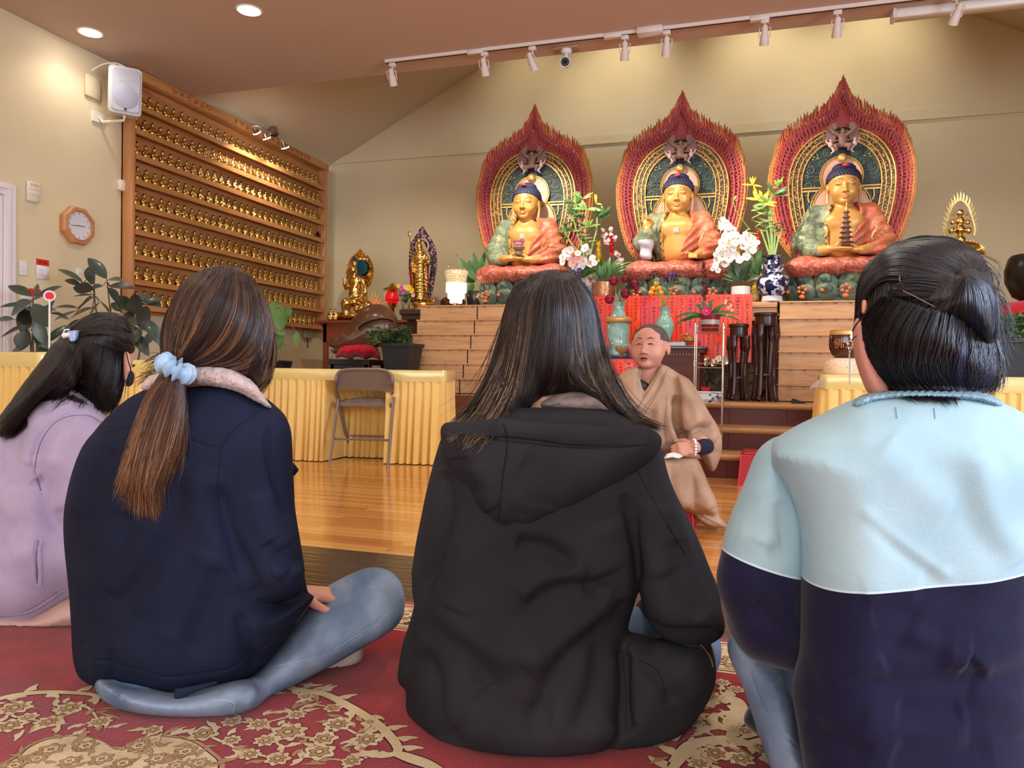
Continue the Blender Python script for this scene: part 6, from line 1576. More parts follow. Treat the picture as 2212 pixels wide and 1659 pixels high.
# red lantern
q = pz_(847,670,YC-.1); t = base_thing('red_lantern','small glowing red lantern with a gilt roof and foot','lantern',(q.x,YC-.1,ztab)); s = sc(YC-.1,847)
zb = pz_(847,656,YC-.1).z; zc_ = pz_(847,630,YC-.1).z
b = MB(); b.lathe([(.045,0),(.05,.02),(.03,.04),(.03,zb-ztab-.05),(.05,zb-ztab-.03),(.055,zb-ztab-.004)],(q.x,YC-.1,ztab),20); b.build('foot',m_gold,t)
m_redlamp = mat('glowing red fretwork',srgb(190,6,12),.3,emit=((1,.003,.006,1),.25))
b = MB(); H_ = zc_-zb; b.lathe([(.055,zb),(.085,zb+.25*H_),(.088,zb+.6*H_),(.06,zc_)],(q.x,YC-.1,0),24); lb = b.build('lantern_body',m_redlamp,t)
b = MB()
for i in range(6):
 for k in range(16): a = 2*pi*(k+.5*(i % 2))/16; zz_ = zb+H_*(.12+.15*i); r = .089 if 1 < i < 5 else .082; b.ball((q.x+r*cos(a),YC-.1+r*sin(a),zz_),.0035,5)
b.build('bright_dots',mat('bright perforations',srgb(255,120,120),.3,emit=((1,.25,.25,1),.9)),lb)
b = MB(); zt2 = pz_(847,610,YC-.1).z; b.lathe([(.05,zc_+.01),(.115,zc_+.015),(.10,zc_+.035),(.05,zt2-.05),(.02,zt2-.02),(.014,zt2)],(q.x,YC-.1,0),24); b.lathe([(.03,zc_-.005),(.035,zc_+.012)],(q.x,YC-.1,0),16); b.build('roof',m_gold,t)
# bouquet
Yq = 7.6; q = pz_(877,664,Yq); zc2 = q.z
# dark cabinet carrying the standing statue
s = sc(Yq,885); A = pz_(862,668,7.35); B_ = pz_(1000,668,7.35)
t = base_thing('dark_cabinet','dark moulded wooden pedestal cabinet left of the stepped oak chest','cabinet',((A.x+B_.x)/2,7.6,.0)); zdc = A.z
b = MB(); b.box((A.x,7.35,zdc-.06),(-2.99,7.82,zdc),bev=.01); b.box((A.x+.02,7.37,zdc-.11),(-3.0,7.8,zdc-.06)); b.build('cornice',m_darkwood,t)
A2 = pz_(878,700,7.4); b = MB(); b.box((A2.x,7.42,.0),(-3.01,7.78,zdc-.11)); b.build('body',m_darkwood,t,False)
q = pz_(877,664,7.5); t = base_thing('bouquet','mixed pink and yellow bouquet in a clear glass vase beside the red lantern','flowers',(q.x,7.5,zdc+.001)); s = sc(7.5,877)
b = MB(); b.lathe([(9*s,0),(8*s,4*s),(9*s,14*s),(13*s,24*s),(12.4*s,24*s),(8*s,12*s),(7*s,5*s),(.001,4*s)],(q.x,7.5,zdc+.001),18,capt=False); b.build('vase',m_glass,t)
foliage(t,(877,645),[(877,650,862,622,7),(877,650,892,620,7),(877,650,870,616,7),(877,650,886,614,7),(877,650,858,632,7),(877,650,897,632,7),(877,655,880,630,9),(876,655,868,632,9),(876,655,888,634,9)],7.5,m_green,7)
for k,(x,y,r,mm) in enumerate(((868,624,7,1),(876,620,6,2),(884,622,8,0),(890,628,7,0),(872,632,6,1),(882,632,6,3),(862,618,5,0),(893,638,5,2),(865,634,5,3))): blossom(t,pz_(x,y,7.46),r*s,8,(m_yel,mat('magenta daisies',srgb(186,74,130),.5),m_pinkf,mat('violet daisies',srgb(110,72,130),.5))[mm],seed=k)
# standing gilt statue with openwork mandorla
Yg = 7.55; X0 = pz_(912,664,Yg).x; t = base_thing('standing_statue','standing gilt figure before a tall blue and gold openwork flame panel','statue',(X0,Yg,zdc+.001))
def G2(x,y,dy=0): return np.array(pz_(x,y,Yg+dy))
def f(P):
 d = s_chain(P,[G2(909,640),G2(908,600),G2(908,562),G2(908,548)],[.075,.062,.06,.06],.03); d = smin(d,s_cap(P,G2(907,545),G2(907,538),.022),.015); d = smin(d,s_ell(P,G2(906,532,-.02),(.034,.038,.045)),.01)
 d = smin(d,s_ell(P,G2(905,520),(.022,.022,.03)),.01)
 d = smin(d,s_chain(P,[G2(898,552),G2(890,572,-.02),G2(893,588,-.06)],[.026,.022,.016],.01),.012); d = smin(d,s_chain(P,[G2(918,552),G2(926,568,-.03),G2(918,572,-.08)],[.026,.022,.016],.01),.012)
 for x in (896,921): d = smin(d,s_chain(P,[G2(x,575),G2(x-1 if x < 900 else x+2,610),G2(x,640)],[.018,.022,.012],.01),.01)
 return smin(d,s_ell(P,G2(908,648),(.095,.08,.03)),.02)
def gp(V,N): return V+N*(.004*np.sin(V[:,2]*160+40*np.abs(V[:,0]-X0))*(V[:,2] < G2(908,556)[2])*(V[:,2] > G2(908,640)[2]))[:,None]
sculpt('body',f,G2(872,662,-.15),G2(945,505,.12),.0065,[m_gold],t,post=gp,it=1)
b = MB(); b.lathe([(.13,0),(.13,.02),(.10,.03),(.10,.045),(.125,.06),(.12,.08),(.09,.10)],(X0,Yg,zdc+.001),28,sy=.75); b.build('base',m_gold,t)
b = MB()
for k in range(16): a = 2*pi*k/16; b.leaf((X0+.08*cos(a),Yg+.06*sin(a),zdc+.07),(X0+.135*cos(a),Yg+.10*sin(a),zdc+.125),.05,4,up=(cos(a),sin(a),.5),bend=-.1)
b.build('lotus_petals',m_gold,t)
oy = .12; om = [(488,912),(505,925),(530,940),(560,945),(600,941),(640,933),(655,930),(655,893),(640,890),(600,884),(560,882),(530,886),(505,899)]
ol = crom([V3(G2(x,y,oy)[0],G2(x,y,oy)[2]) for y,x in om],5,True)
b = MB(); n = len(ol); cxo,czo = G2(912,585,oy)[0],G2(912,585,oy)[2]; inner = [(cxo+(p[0]-cxo)*.55,czo+(p[1]-czo)*.72-.02) for p in ol]
V = [(p[0],Yg+oy,p[1]) for p in ol]+[(p[0],Yg+oy,p[1]) for p in inner]+[(p[0],Yg+oy+.015,p[1]) for p in ol]+[(p[0],Yg+oy+.015,p[1]) for p in inner]
b.add(V,[(i,(i+1) % n,n+(i+1) % n,n+i) for i in range(n)]+[(2*n+(i+1) % n,2*n+i,3*n+i,3*n+(i+1) % n) for i in range(n)]+[(i,2*n+i,2*n+(i+1) % n,(i+1) % n) for i in range(n)]); md = b.build('mandorla',mat('dark indigo carving',srgb(40,34,62),.4,noise=14,col2=srgb(70,50,66)),t,False)
b = MB(); rs = random.Random(4)
for k in range(230):
 i = rs.randrange(n); u = rs.uniform(.06,.95); p = V3(lerp(inner[i][0],ol[i][0],u),Yg+oy-.005,lerp(inner[i][1],ol[i][1],u)); a = rs.uniform(0,6.28); L = rs.uniform(.012,.026)
 b.tube([p,p+V3(cos(a)*L*.6,-.006,sin(a)*L*.6),p+V3(cos(a+1)*L,0,sin(a+1)*L)],[.003,.005,.002],4,0 if rs.random() < .7 else 1)
b.build('gilt_tracery',[mat('pale gilt tracery',srgb(226,196,150),.35,metal=.4),m_pinkf],md)
b = MB(); b.tube([Vector(p)*1 for p in [(q_[0],Yg+oy,q_[1]) for q_ in ol+[ol[0]]]],.006,5); b.build('rim',mat('pink gilt rim',srgb(206,160,140),.4,metal=.2),md)
b = MB(); c = G2(912,532,.08); b.tube([V3(c[0]+.075*cos(a),c[1],c[2]+.075*sin(a)) for a in np.linspace(0,2*pi,28)],.01,6); b.build('head_halo',mat('rose halo ring',srgb(196,150,136),.4),md)
b = MB(); b.tube(crom([G2(892,655,-.05),G2(889,560,-.05),G2(885,510,-.02)],4),.004,5); b.ball(tuple(G2(884,505,-.02)),(.018,.008,.03),8); b.build('staff',m_gold,t)
b = MB(); b.box((G2(890,575)[0]-.01,Yg-.03,G2(890,640)[2]),(G2(890,575)[0]+.012,Yg-.01,G2(890,572)[2])); b.box((G2(925,575)[0]-.008,Yg-.02,G2(925,625)[2]),(G2(925,575)[0]+.01,Yg,G2(925,572)[2])); b.build('red_sash',mat('red lacquer sash',srgb(130,20,30),.4),t,False)
# great wooden fish on its red cushion and black stand
Yw = 6.75; Dw = Yw/ray(790,720)[1]
body = Infl([(722,748),(728,735),(745,712),(765,685),(782,666),(803,657),(828,658),(848,672),(859,690),(861,708),(855,728),(838,745),(800,752),(760,752),(740,756)],Dw,.17,.2)
tail = Infl([(712,740),(722,728),(740,722),(760,732),(765,750),(745,758),(730,764),(716,762),(722,752),(710,748)],Dw-.05,.04,.06)
c = pz_(790,756,Yw); t = base_thing('wooden_fish','very large brown wooden fish drum resting on a red crocheted cushion','wooden fish drum',c)
slit = [pd(x,y,float(body.front(x,y))+.004) for x,y in ((778,709),(786,703),(800,697),(820,692),(838,692),(850,696))]
def cut(P,d):
 rs_ = [.024,.023,.02,.018,.015,.01]; e = s_chain(P,slit,rs_,.004)
 for k in (.03,.06): e = np.minimum(e,s_chain(P,[np.array(p)+FW*k for p in slit],rs_,.004))
 return smax(d,-e,.004)
m_fish = mat('waxed brown wood',srgb(92,58,42),.28,noise=2.5,col2=srgb(112,72,52),coat=.15)
inflated('drum_body',[body,tail],[m_fish],t,h=.009,k=.03,cut=cut,post=lambda V,N: strokes(V,N,[([(722,745),(745,740),(775,748)],4,.008),([(735,722),(760,735),(790,750)],5,.01),([(718,735),(735,728),(750,730)],3,.008)]))
b = MB()
for k in range(6): q = Vector(pd(716+k*7,757-k*.5,Dw-.12)); b.ball(tuple(q),.012,8)
for k in range(7): q = Vector(pd(720+k*5,735-k*3.4,Dw-.05)); b.ball(tuple(q),.010,6)
b.build('carved_scales',m_fish,t)
cu = Infl([(725,774),(728,755),(745,739),(775,737),(805,742),(818,758),(822,777),(805,772),(790,776),(770,770),(750,775),(738,770)],Dw,.09,.2)
m_croch = mat('red crochet',srgb(206,18,44),.75,sheen=.3)
nt,bs,mp = mnodes(m_croch); vo = node(nt,'ShaderNodeTexVoronoi'); vo.inputs['Scale'].default_value = 70; nt.links.new(mp.outputs[0],vo.inputs['Vector']); bp = node(nt,'ShaderNodeBump'); bp.inputs['Strength'].default_value = .8; bp.inputs['Distance'].default_value = .006; nt.links.new(vo.outputs[0],bp.inputs['Height']); nt.links.new(bp.outputs[0],bs.inputs['Normal'])
t = base_thing('crochet_cushion','red crocheted cushion under the very large wooden fish','cushion',pz_(772,776,Yw)); inflated('cover',[cu],[m_croch],t,h=.008,k=.01,post=lambda V,N: V+N*(.003*np.sin(V[:,0]*90)*np.sin(V[:,2]*90))[:,None])
zs = pz_(775,776,Yw).z; a = pz_(731,780,Yw); c = pz_(820,780,Yw)
t = base_thing('drum_stand','black square stand carrying the red crocheted cushion','stand',((a.x+c.x)/2,Yw,0))
b = MB(); b.box((a.x,Yw-.2,zs-.06),(c.x,Yw+.2,zs-.005),bev=.006); b.build('top',m_black_l,t)
for xx in (a.x+.01,c.x-.06):
 for yy in (Yw-.19,Yw+.14): b = MB(); b.box((xx,yy,0),(xx+.05,yy+.05,zs-.06)); b.build('leg',m_black_l,t,False)
b = MB(); b.box((a.x+.03,Yw-.19,zs-.13),(c.x-.03,Yw-.17,zs-.06)); b.build('apron',m_black_l,t,False)
# black planter with small-leaved plant
def bush_pot(label,x0,x1,ytop,yb,Y,fol,n,lw,m,z0=None,seed=1,fern=False):
 s = sc(Y,(x0+x1)/2); A = pz_(x0,ytop,Y); B_ = pz_(x1,ytop,Y); zb = pz_(x0,yb,Y).z if z0 is None else z0; cx_ = (A.x+B_.x)/2
 t = base_thing('potted_plant',label,'plant',(cx_,Y+.12,zb)); k = .8; hw = (B_.x-A.x)/2
 b = MB(); Vv = [(cx_-hw*k,Y,zb),(cx_+hw*k,Y,zb),(cx_+hw*k,Y+.24,zb),(cx_-hw*k,Y+.24,zb),(cx_-hw,Y-.03,A.z),(cx_+hw,Y-.03,A.z),(cx_+hw,Y+.27,A.z),(cx_-hw,Y+.27,A.z)]
 b.add(Vv,[(3,2,1,0)]+[(i,(i+1) % 4,4+(i+1) % 4,4+i) for i in range(4)]+[(4,5,6,7)]); b.box((cx_-hw-.012,Y-.042,A.z-.03),(cx_+hw+.012,Y+.28,A.z+.004),bev=.004); b.build('planter',mat('black planter',srgb(38,38,42),.45),t,False)
 rs = random.Random(seed);
 for k in range(n):
  b = MB(); a = Vector((cx_+rs.uniform(-.8,.8)*hw,Y+.12+rs.uniform(-.1,.1),A.z)); e = pz_(rs.uniform(fol[0],fol[2]),rs.uniform(fol[1],fol[3]),Y+rs.uniform(-.12,.2)); mid = (a+e)/2+Vector((0,0,.05)); pts = crom([a,mid,e],5); b.tube(pts,.002,4)
  for j,p in enumerate(pts[2:]):
   for q in range(3 if not fern else 4):
    an = rs.uniform(0,6.28); L = lw*s*rs.uniform(.8,1.3); b.leaf(p,Vector(p)+Vector((cos(an)*L,sin(an)*L*.6-L*.3,rs.uniform(-.3,.6)*L)),L*(.5 if not fern else .28),3,up=(0,-.5,1),fold=.2)
  b.build('sprig',m,t)
m_shrub = mat('small green leaves',srgb(58,84,48),.5,noise=8,col2=srgb(90,118,66))
zfl = .51
bush_pot('leafy green plant in a black plastic planter between the wooden fish and the oak steps',826,888,742,800,6.3,(792,706,892,748),46,9,m_shrub,z0=.70)
b = MB(); q = pz_(857,800,6.3); b.box((q.x-.12,6.3,0),(q.x+.12,6.54,.699)); o = b.build('planter_stool',m_black_l); tag(base_at(o),'black box stool under the leafy planter beside the oak steps','stool')
# ---------------------------------------------------------------- right side
Yr = 4.9; ztr = .737
s = sc(Yr,1822); q = pz_(1826,808,Yr)
t = base_thing('crochet_cushion','round cream crocheted cushion under the gold lettered lacquer bowl','cushion',(q.x,Yr+.1,ztr)); m_cro2 = mat('cream crochet',srgb(232,196,164),.8)
nt,bs,mp = mnodes(m_cro2); vo = node(nt,'ShaderNodeTexVoronoi'); vo.inputs['Scale'].default_value = 55; nt.links.new(mp.outputs[0],vo.inputs['Vector']); r_ = node(nt,'ShaderNodeValToRGB'); r_.color_ramp.elements[0].position = .12; r_.color_ramp.elements[1].position = .2; r_.color_ramp.elements[0].color = srgb(120,80,60); r_.color_ramp.elements[1].color = srgb(236,204,174); nt.links.new(vo.outputs[0],r_.inputs[0]); nt.links.new(r_.outputs[0],bs.inputs['Base Color'])
b = MB(); b.lathe([(38*s,0),(41*s,4*s),(42*s,14*s),(40*s,24*s),(34*s,33*s),(20*s,36*s),(.01,36*s)],(q.x,Yr+.1,ztr),40,wob=lambda a,z: .015*cos(a*16) if z < .03 else 0); b.build('cover',m_cro2,t)
zb = ztr+36*s+.001
t = base_thing('lacquer_bowl','dark red lacquer bowl with gold characters on the cream crocheted cushion','bowl',(q.x+.0,Yr+.1,zb)); m_lacb = mat('brown red lacquer',srgb(64,18,18),.1,coat=.8)
R = 33*s; cxb,cyb = q.x+.005,Yr+.1
prof = [(20*s,0),(27*s,8*s),(32*s,22*s),(33*s,36*s),(31.5*s,50*s),(30*s,60*s),(29*s,60*s),(31*s,40*s),(20*s,6*s)]
b = MB(); b.lathe(prof,(cxb,cyb,zb),40,capt=False); b.build('bowl_body',m_lacb,t)
b = MB(); b.lathe([(32.1*s,50*s),(30.7*s,59*s)],(cxb,cyb,zb),40,capb=False,capt=False); b.build('gold_rim',m_gold2,t)
try:
 V,F = text_mesh('佛光',24*s,.0008); b = MB(); th0 = atan2(-cyb,-cxb)
 b.add([(cxb+(32.6*s+.001+v[2])*cos(th0+v[0]/(33*s)),cyb+(32.6*s+.001+v[2])*sin(th0+v[0]/(33*s)),zb+22*s+v[1]) for v in V],F)
 b.build('gold_characters',mat('gold lettering',srgb(190,130,80),.4,metal=.3),t,False)
except Exception as e_: print('text',e_)
b = MB(); q2 = pz_(1742,866,5.9); b.prism([(q2.x-.09,.512),(q2.x-.085,.545),(q2.x-.07,.548),(q2.x+.02,.512)],1,6.14,6.2); o = b.build('door_wedge',m_black,None,False); tag(base_at(o),'small black wedge lying on the top step by the right oak chest','wedge')
# clear plastic drape at the corner of the right table
q0 = Vector((tr_[0],5.27,.715)); b = MB(); P_ = [pz_(1783,812,4.72),pz_(1766,822,4.7),pz_(1752,834,4.7),pz_(1748,842,4.7),pz_(1760,836,4.7),pz_(1776,838,4.71),pz_(1782,832,4.72)]
n = len(P_); b.add(P_+[p+Vector((0,.003,0)) for p in P_],[tuple(range(n)),tuple(range(2*n-1,n-1,-1))]+[(i,(i+1) % n,n+(i+1) % n,n+i) for i in range(n)]); o = b.build('plastic_corner',mat('clear plastic film',(1,.97,.92,1),.12,trans=.85,ior=1.2),None,False); tag(base_at(o),'loose clear plastic corner hanging off the right yellow table','plastic film')
bush_pot('green fern in a black pot on the right yellow table',2160,2290,730,790,4.92,(2140,672,2260,745),40,13,mat('fern frond',srgb(72,104,56),.5,noise=7,col2=srgb(104,140,80)),z0=.737,seed=4,fern=True)
Yk = 6.5; s = sc(Yk,2200); q = pz_(2240,655,Yk); zst = pz_(2240,692,Yk).z
t = base_thing('crochet_cushion','round red crocheted cushion under the large black bowl at the right edge','cushion',(q.x,Yk,zst)); b = MB(); b.lathe([(84*s,0),(86*s,10*s),(76*s,26*s),(55*s,38*s),(30*s,42*s),(.01,42*s)],(q.x,Yk,zst),40,wob=lambda a,z: .012*cos(a*22)); b.build('cover',m_croch,t)
t = base_thing('bronze_bowl','large black bronze bowl gong on the red cushion at the right edge','bowl gong',(q.x,Yk,zst+42*s)); b = MB(); b.lathe([(30*s,0),(45*s,8*s),(60*s,40*s),(62*s,65*s),(55*s,90*s),(50*s,97*s),(47*s,97*s),(58*s,60*s),(30*s,8*s)],(q.x,Yk,zst+42*s+.001),40,capt=False); b.build('bowl_body',mat('blackened bronze',srgb(38,38,34),.3,metal=.4),t)
t = base_thing('drum_stand','black stand carrying the large bowl gong at the right edge','stand',(q.x,Yk,.51)); b = MB(); b.box((q.x-.32,Yk-.3,zst-.06),(q.x+.32,Yk+.3,zst-.001),bev=.01); b.build('top',m_black_l,t)
for sx_ in (-.3,.25):
 for sy_ in (-.28,.23): b = MB(); b.box((q.x+sx_,Yk+sy_,.511),(q.x+sx_+.05,Yk+sy_+.05,zst-.06)); b.build('leg',m_black_l,t,False)
# dark side table behind, with the flaming gilt statue
Yg = 7.5; A = pz_(2168,650,Yg-.3); t = base_thing('side_altar','brown moulded side altar behind the girl in the blue sweatshirt','altar',(A.x-.4,Yg,.51)); zsa = A.z
m_sa = wood('side altar wood',srgb(110,80,64),srgb(140,108,86),'X',.4,8)
b = MB(); b.box((A.x-.43,Yg-.3,zsa-.04),(A.x,Yg+.3,zsa),bev=.006); b.box((A.x-.42,Yg-.29,zsa-.08),(A.x-.02,Yg+.29,zsa-.04)); b.build('cornice',m_sa,t,False); b = MB(); b.box((A.x-.4,Yg-.26,.511),(A.x-.06,Yg+.26,zsa-.08)); b.build('body',m_sa,t,False)
X0 = pz_(2074,540,Yg).x; s = sc(Yg,2074); t = base_thing('gilt_statue','small gilt statue of many stacked heads inside a ring of flames','statue',(X0,Yg,zsa+.001))
def G3(x,y,dy=0): return np.array(pz_(x,y,Yg+dy))
def f(P):
 d = s_ell(P,G3(2074,535),(.16,.09,.06)); d = smin(d,s_chain(P,[G3(2074,560),G3(2074,620)],[.07,.10],.02),.03)
 for (x,y,r) in ((2074,460,.03),(2074,478,.036),(2074,496,.042),(2058,480,.022),(2090,480,.022),(2056,498,.028),(2092,498,.028),(2074,520,.045),(2060,462,.014),(2088,462,.014)): d = smin(d,s_ell(P,G3(x,y,-.02),(r,r,r*1.15)),.008)
 return d
sculpt('body',f,G3(2015,645,-.15),G3(2135,440,.12),.0065,[m_gold],t,post=lambda V,N: V+N*(.003*vnoise(V,120,9))[:,None],it=1)
b = MB(); b.lathe([(.12,0),(.13,.02),(.1,.05),(.06,.08)],(X0,Yg,zsa+.001),24); b.build('base',m_gold,t)
ringp = crom([G3(x,y,.05) for x,y in ((2044,510),(2042,495),(2048,470),(2057,445),(2074,432),(2091,445),(2100,470),(2106,495),(2104,510))],6); m_pg = mat('pale gilt flames',srgb(232,208,140),.35,metal=.3)
b = MB(); b.tube(ringp,.014,7)
for i,p in enumerate(ringp[::2]):
 cdir = (np.array(p)-G3(2074,480,.05)); cdir = cdir/np.linalg.norm(cdir); d = cdir*.6+V3(0,0,.8); b.tube([p,np.array(p)+d*.03+V3(cdir[2],0,-cdir[0])*.006,np.array(p)+d*.055],[.012,.009,.001],5)
b.build('flame_ring',m_pg,t)
b = MB()
for k in range(22): a = pi*k/21; c0 = G3(2074,545,.0); b.leaf(c0+V3(cos(a)*.1,0,sin(a)*.03),c0+V3(cos(a)*.2,-.03,sin(a)*.13-.02),.05,4,up=(0,-1,.3),bend=.1)
b.build('drapery_fans',m_gold,t)
# ================================================================ rug
m_rug = mat('red wool pile',srgb(136,22,32),.95,spec=.1,noise=7,col2=srgb(162,34,42),bump=(260,.7,.004),sheen=.3)
m_cream = mat('cream wool pile',srgb(222,204,168),.95,spec=.1,noise=14,col2=srgb(206,182,142),bump=(260,.7,.004))
m_tan = mat('tan wool pile',srgb(168,134,96),.95,spec=.1,noise=20,col2=srgb(186,152,116),bump=(260,.7,.004))
m_out = mat('dark brown wool outline',srgb(72,40,34),.95,spec=.1)
RX0,RX1,RY0,RY1,RZ = -2.75,1.55,-1.2,2.085,.011
def make_rug():
 b = MB(); rs = random.Random(8)
 b.box((RX0,RY0,.0005),(RX1,RY1,RZ),0)
 def flat(pts,z,mi): b.add([(p[0],p[1],z) for p in pts],[tuple(range(len(pts)))],mi)
 zc = [RZ+.0004]
 def nz(): zc[0] += .0000012; return zc[0]
 def strip(P_,w,mi,z,taper=True):
  P_ = [np.array(p[:2],float) for p in P_]; m = len(P_); V = []
  for i,p in enumerate(P_):
   t_ = P_[min(i+1,m-1)]-P_[max(i-1,0)]; t_ = t_/(np.linalg.norm(t_)+1e-9); n_ = np.array((-t_[1],t_[0])); ww = w*(.35+.65*sin(pi*min(1,.15+.85*i/(m-1)))) if taper else w
   V += [(*(p+n_*ww),z),(*(p-n_*ww),z)]
  b.add(V,[(2*i,2*i+1,2*i+3,2*i+2) for i in range(m-1)],mi)
 def vine(P_,w,mi=1,outline=True):
  Q = crom([V3(*p[:2]) for p in P_],8)
  if outline: strip(Q,w*1.15+.001,3,nz())
  strip(Q,w,mi,nz()+.0003)
  return Q
 def flower(x,y,r,n=8,a=0,mi=1,mc=2):
  def ros(R,z,m_,dp=.28,nn=n,aa=0):
   pts = []
   for i in range(nn*6): t_ = 2*pi*i/(nn*6); q = R*(1-dp*.5+dp*.5*cos(nn*t_)); pts.append((x+q*cos(t_+a+aa),y+q*sin(t_+a+aa)))
   flat(pts,z,m_)
  z = nz()+.0004; ros(r*1.05,z,3); ros(r,z+.0001,mi); ros(r*.66,z+.0002,3,.3,n,.2); ros(r*.6,z+.0003,mc,.3,n,.2); ros(r*.26,z+.0004,3,.2,5); ros(r*.19,z+.0005,mi,.2,5)
 def leafp(x,y,a,L,w,mi=1,c=.25):
  d = V3(cos(a),sin(a)); n_ = V3(-d[1],d[0])
  def sh(k,z,m_):
   pts = []
   for i in range(11): u = i/10; pts.append(V3(x,y)+d*L*u+n_*(w*k*sin(pi*u)**.8+c*L*u*u))
   for i in range(9,0,-1): u = i/10; pts.append(V3(x,y)+d*L*u+n_*(-w*k*sin(pi*u)**.8*(.6+.4*cos(u*12))+c*L*u*u))
   flat(pts,z,m_)
  z = nz()+.0002; sh(1.14,z,3); sh(1,z+.0001,mi)
 # border: rim, cream band, guard line
 y1,y0 = RY1-.028,RY1-.24
 flat([(RX0+.03,y0),(RX1-.03,y0),(RX1-.03,y1),(RX0+.03,y1)],RZ+.0002,1)
 for yy,mi in ((y0+.012,3),(y0+.026,2),(y1-.012,3),(y1-.024,2),(y0+.05,3)): strip([(RX0+.03,yy),(RX1-.03,yy)],.003 if mi == 3 else .006,mi,RZ+.0003,False)
 x = RX0+.1; k = 0
 while x < RX1-.1:
  yy = (y0+y1)/2+.03*sin(k*1.3); flower(x,yy,.034+.01*(k % 2),7,k,2,1)
  vine([(x,yy),(x+.04,yy+.03*(-1)**k),(x+.08,yy-.01),(x+.12,(y0+y1)/2+.03*sin((k+1)*1.3))],.003,3,False)
  for q in range(4): leafp(x+.02+.02*q,yy+rs.uniform(-.04,.04),rs.uniform(0,6.28),.035,.007,rs.choice((2,3,2)))
  for q in range(2): flower(x+rs.uniform(.03,.09),(y0+y1)/2+rs.choice((-1,1))*rs.uniform(.04,.07),.014,5,q,2,3)
  x += .115; k += 1
 fx = lambda x,y: pZ(x,y,RZ)
 # field: scrolls seen in front of the sitters
 arc1 = vine([fx(*p) for p in ((-160,1560),(-60,1530),(20,1505),(100,1496),(190,1500),(230,1512))],.010)
 arc2 = vine([fx(*p) for p in ((560,1470),(640,1490),(700,1500),(760,1530),(815,1565),(850,1600),(858,1625),(820,1635),(812,1622))],.011)
 vine([fx(*p) for p in ((855,1628),(890,1640),(930,1655),(990,1690))],.014)
 for Q in (arc1,arc2):
  for i in range(4,len(Q)-4,5): q = Q[i]; d = Q[i+1]-Q[i-1]; leafp(q[0],q[1],atan2(d[1],d[0])+rs.choice((-.9,.9)),.05,.012)
 med = [fx(*p) for p in ((-120,1700),(-40,1665),(20,1640),(60,1610),(110,1592),(165,1588),(215,1598),(250,1618),(268,1612),(310,1592),(370,1590),(425,1600),(462,1625),(486,1650),(470,1690),(420,1760),(250,1850),(0,1850))]
 cm = sum(np.array(p[:2]) for p in med)/len(med)
 for kk,mi,zz in ((1.0,2,.0005),(.955,3,.0006),(.94,1,.0007)): flat([cm+(np.array(q[:2])-cm)*kk for q in crom(med,4,True)],RZ+zz,mi)
 zc[0] = RZ+.0009
 for (x,y,r) in ((110,1620,.03),(80,1640,.022),(185,1612,.028),(220,1640,.026),(300,1612,.03),(340,1640,.026),(400,1625,.028),(150,1645,.022),(430,1650,.024),(265,1650,.024),(30,1655,.024),(380,1655,.02)): p = fx(x,y); flower(p[0],p[1],r*.8,6,x,2,1)
 for k in range(60): p = fx(rs.uniform(20,460),rs.uniform(1610,1665)); leafp(p[0],p[1],rs.uniform(0,6.28),.03,.005,2)
 zc[0] = RZ+.0005
 F_ = [(32,1530,.05),(22,1568,.045),(150,1530,.045),(105,1560,.04),(60,1550,.03),(215,1560,.035),(440,1585,.045),(560,1565,.035),(622,1582,.055),(575,1600,.035),(700,1596,.04),(730,1565,.045),(792,1598,.045),(690,1625,.045),(640,1545,.03),(720,1530,.03),(500,1560,.03),(600,1640,.035),(760,1645,.03),(540,1630,.03),(660,1505,.025),(330,1578,.03),(800,1560,.02),(500,1600,.028)]
 for x,y,r in F_: p = fx(x,y); flower(p[0],p[1],r*.72,rs.choice((6,7,8)),x)
 for (x0,y0_,x1_,y1_) in ((500,1560,620,1582),(560,1565,640,1545),(640,1545,720,1530),(622,1582,700,1596),(700,1596,690,1625),(730,1565,792,1598),(440,1585,540,1630),(150,1530,215,1560),(32,1530,105,1560),(540,1630,600,1640),(690,1625,760,1645)):
  a,c = fx(x0,y0_),fx(x1_,y1_); m_ = (np.array(a)+c)/2+V3(rs.uniform(-.03,.03),rs.uniform(-.03,.03),0); vine([a,m_,c],.0035)
 def bg_leaf(x0,x1_,y0_,y1_,n,L=.05):
  for k in range(n): p = fx(rs.uniform(x0,x1_),rs.uniform(y0_,y1_)); leafp(p[0],p[1],rs.uniform(0,6.28),L*rs.uniform(.5,1.1),.008,rs.choice((1,1,2)),rs.uniform(-.4,.4))
 bg_leaf(500,830,1525,1659,60); bg_leaf(0,240,1515,1590,34); bg_leaf(590,700,1480,1530,14,.06); bg_leaf(300,520,1570,1610,16)
 # right hand scrolls
 for pts,w in ((((1450,1600),(1480,1560),(1510,1525),(1550,1510),(1590,1515),(1600,1550),(1570,1572),(1540,1560),(1545,1545),(1562,1548)),.017),(((1455,1650),(1490,1612),(1540,1600),(1590,1600),(1640,1620),(1690,1650)),.016),(((1600,1550),(1630,1540),(1650,1560),(1640,1590)),.013),(((1440,1680),(1470,1640),(1500,1625),(1530,1640),(1520,1665)),.011),(((1620,1500),(1650,1520),(1690,1560),(1720,1620)),.012)):
  Q = vine([fx(*p) for p in pts],w)
  for i in range(3,len(Q)-3,6): q = Q[i]; d = Q[i+1]-Q[i-1]; leafp(q[0],q[1],atan2(d[1],d[0])+rs.choice((-.8,.8)),.06,.014)
 for x,y,r in ((1535,1505,.04),(1560,1475,.03),(1500,1560,.035),(1545,1628,.045),(1600,1640,.04),(1510,1650,.035),(1590,1490,.03),(1610,1580,.03)): p = fx(x,y); flower(p[0],p[1],r*.7,7,x)
 bg_leaf(1440,1700,1470,1659,46)
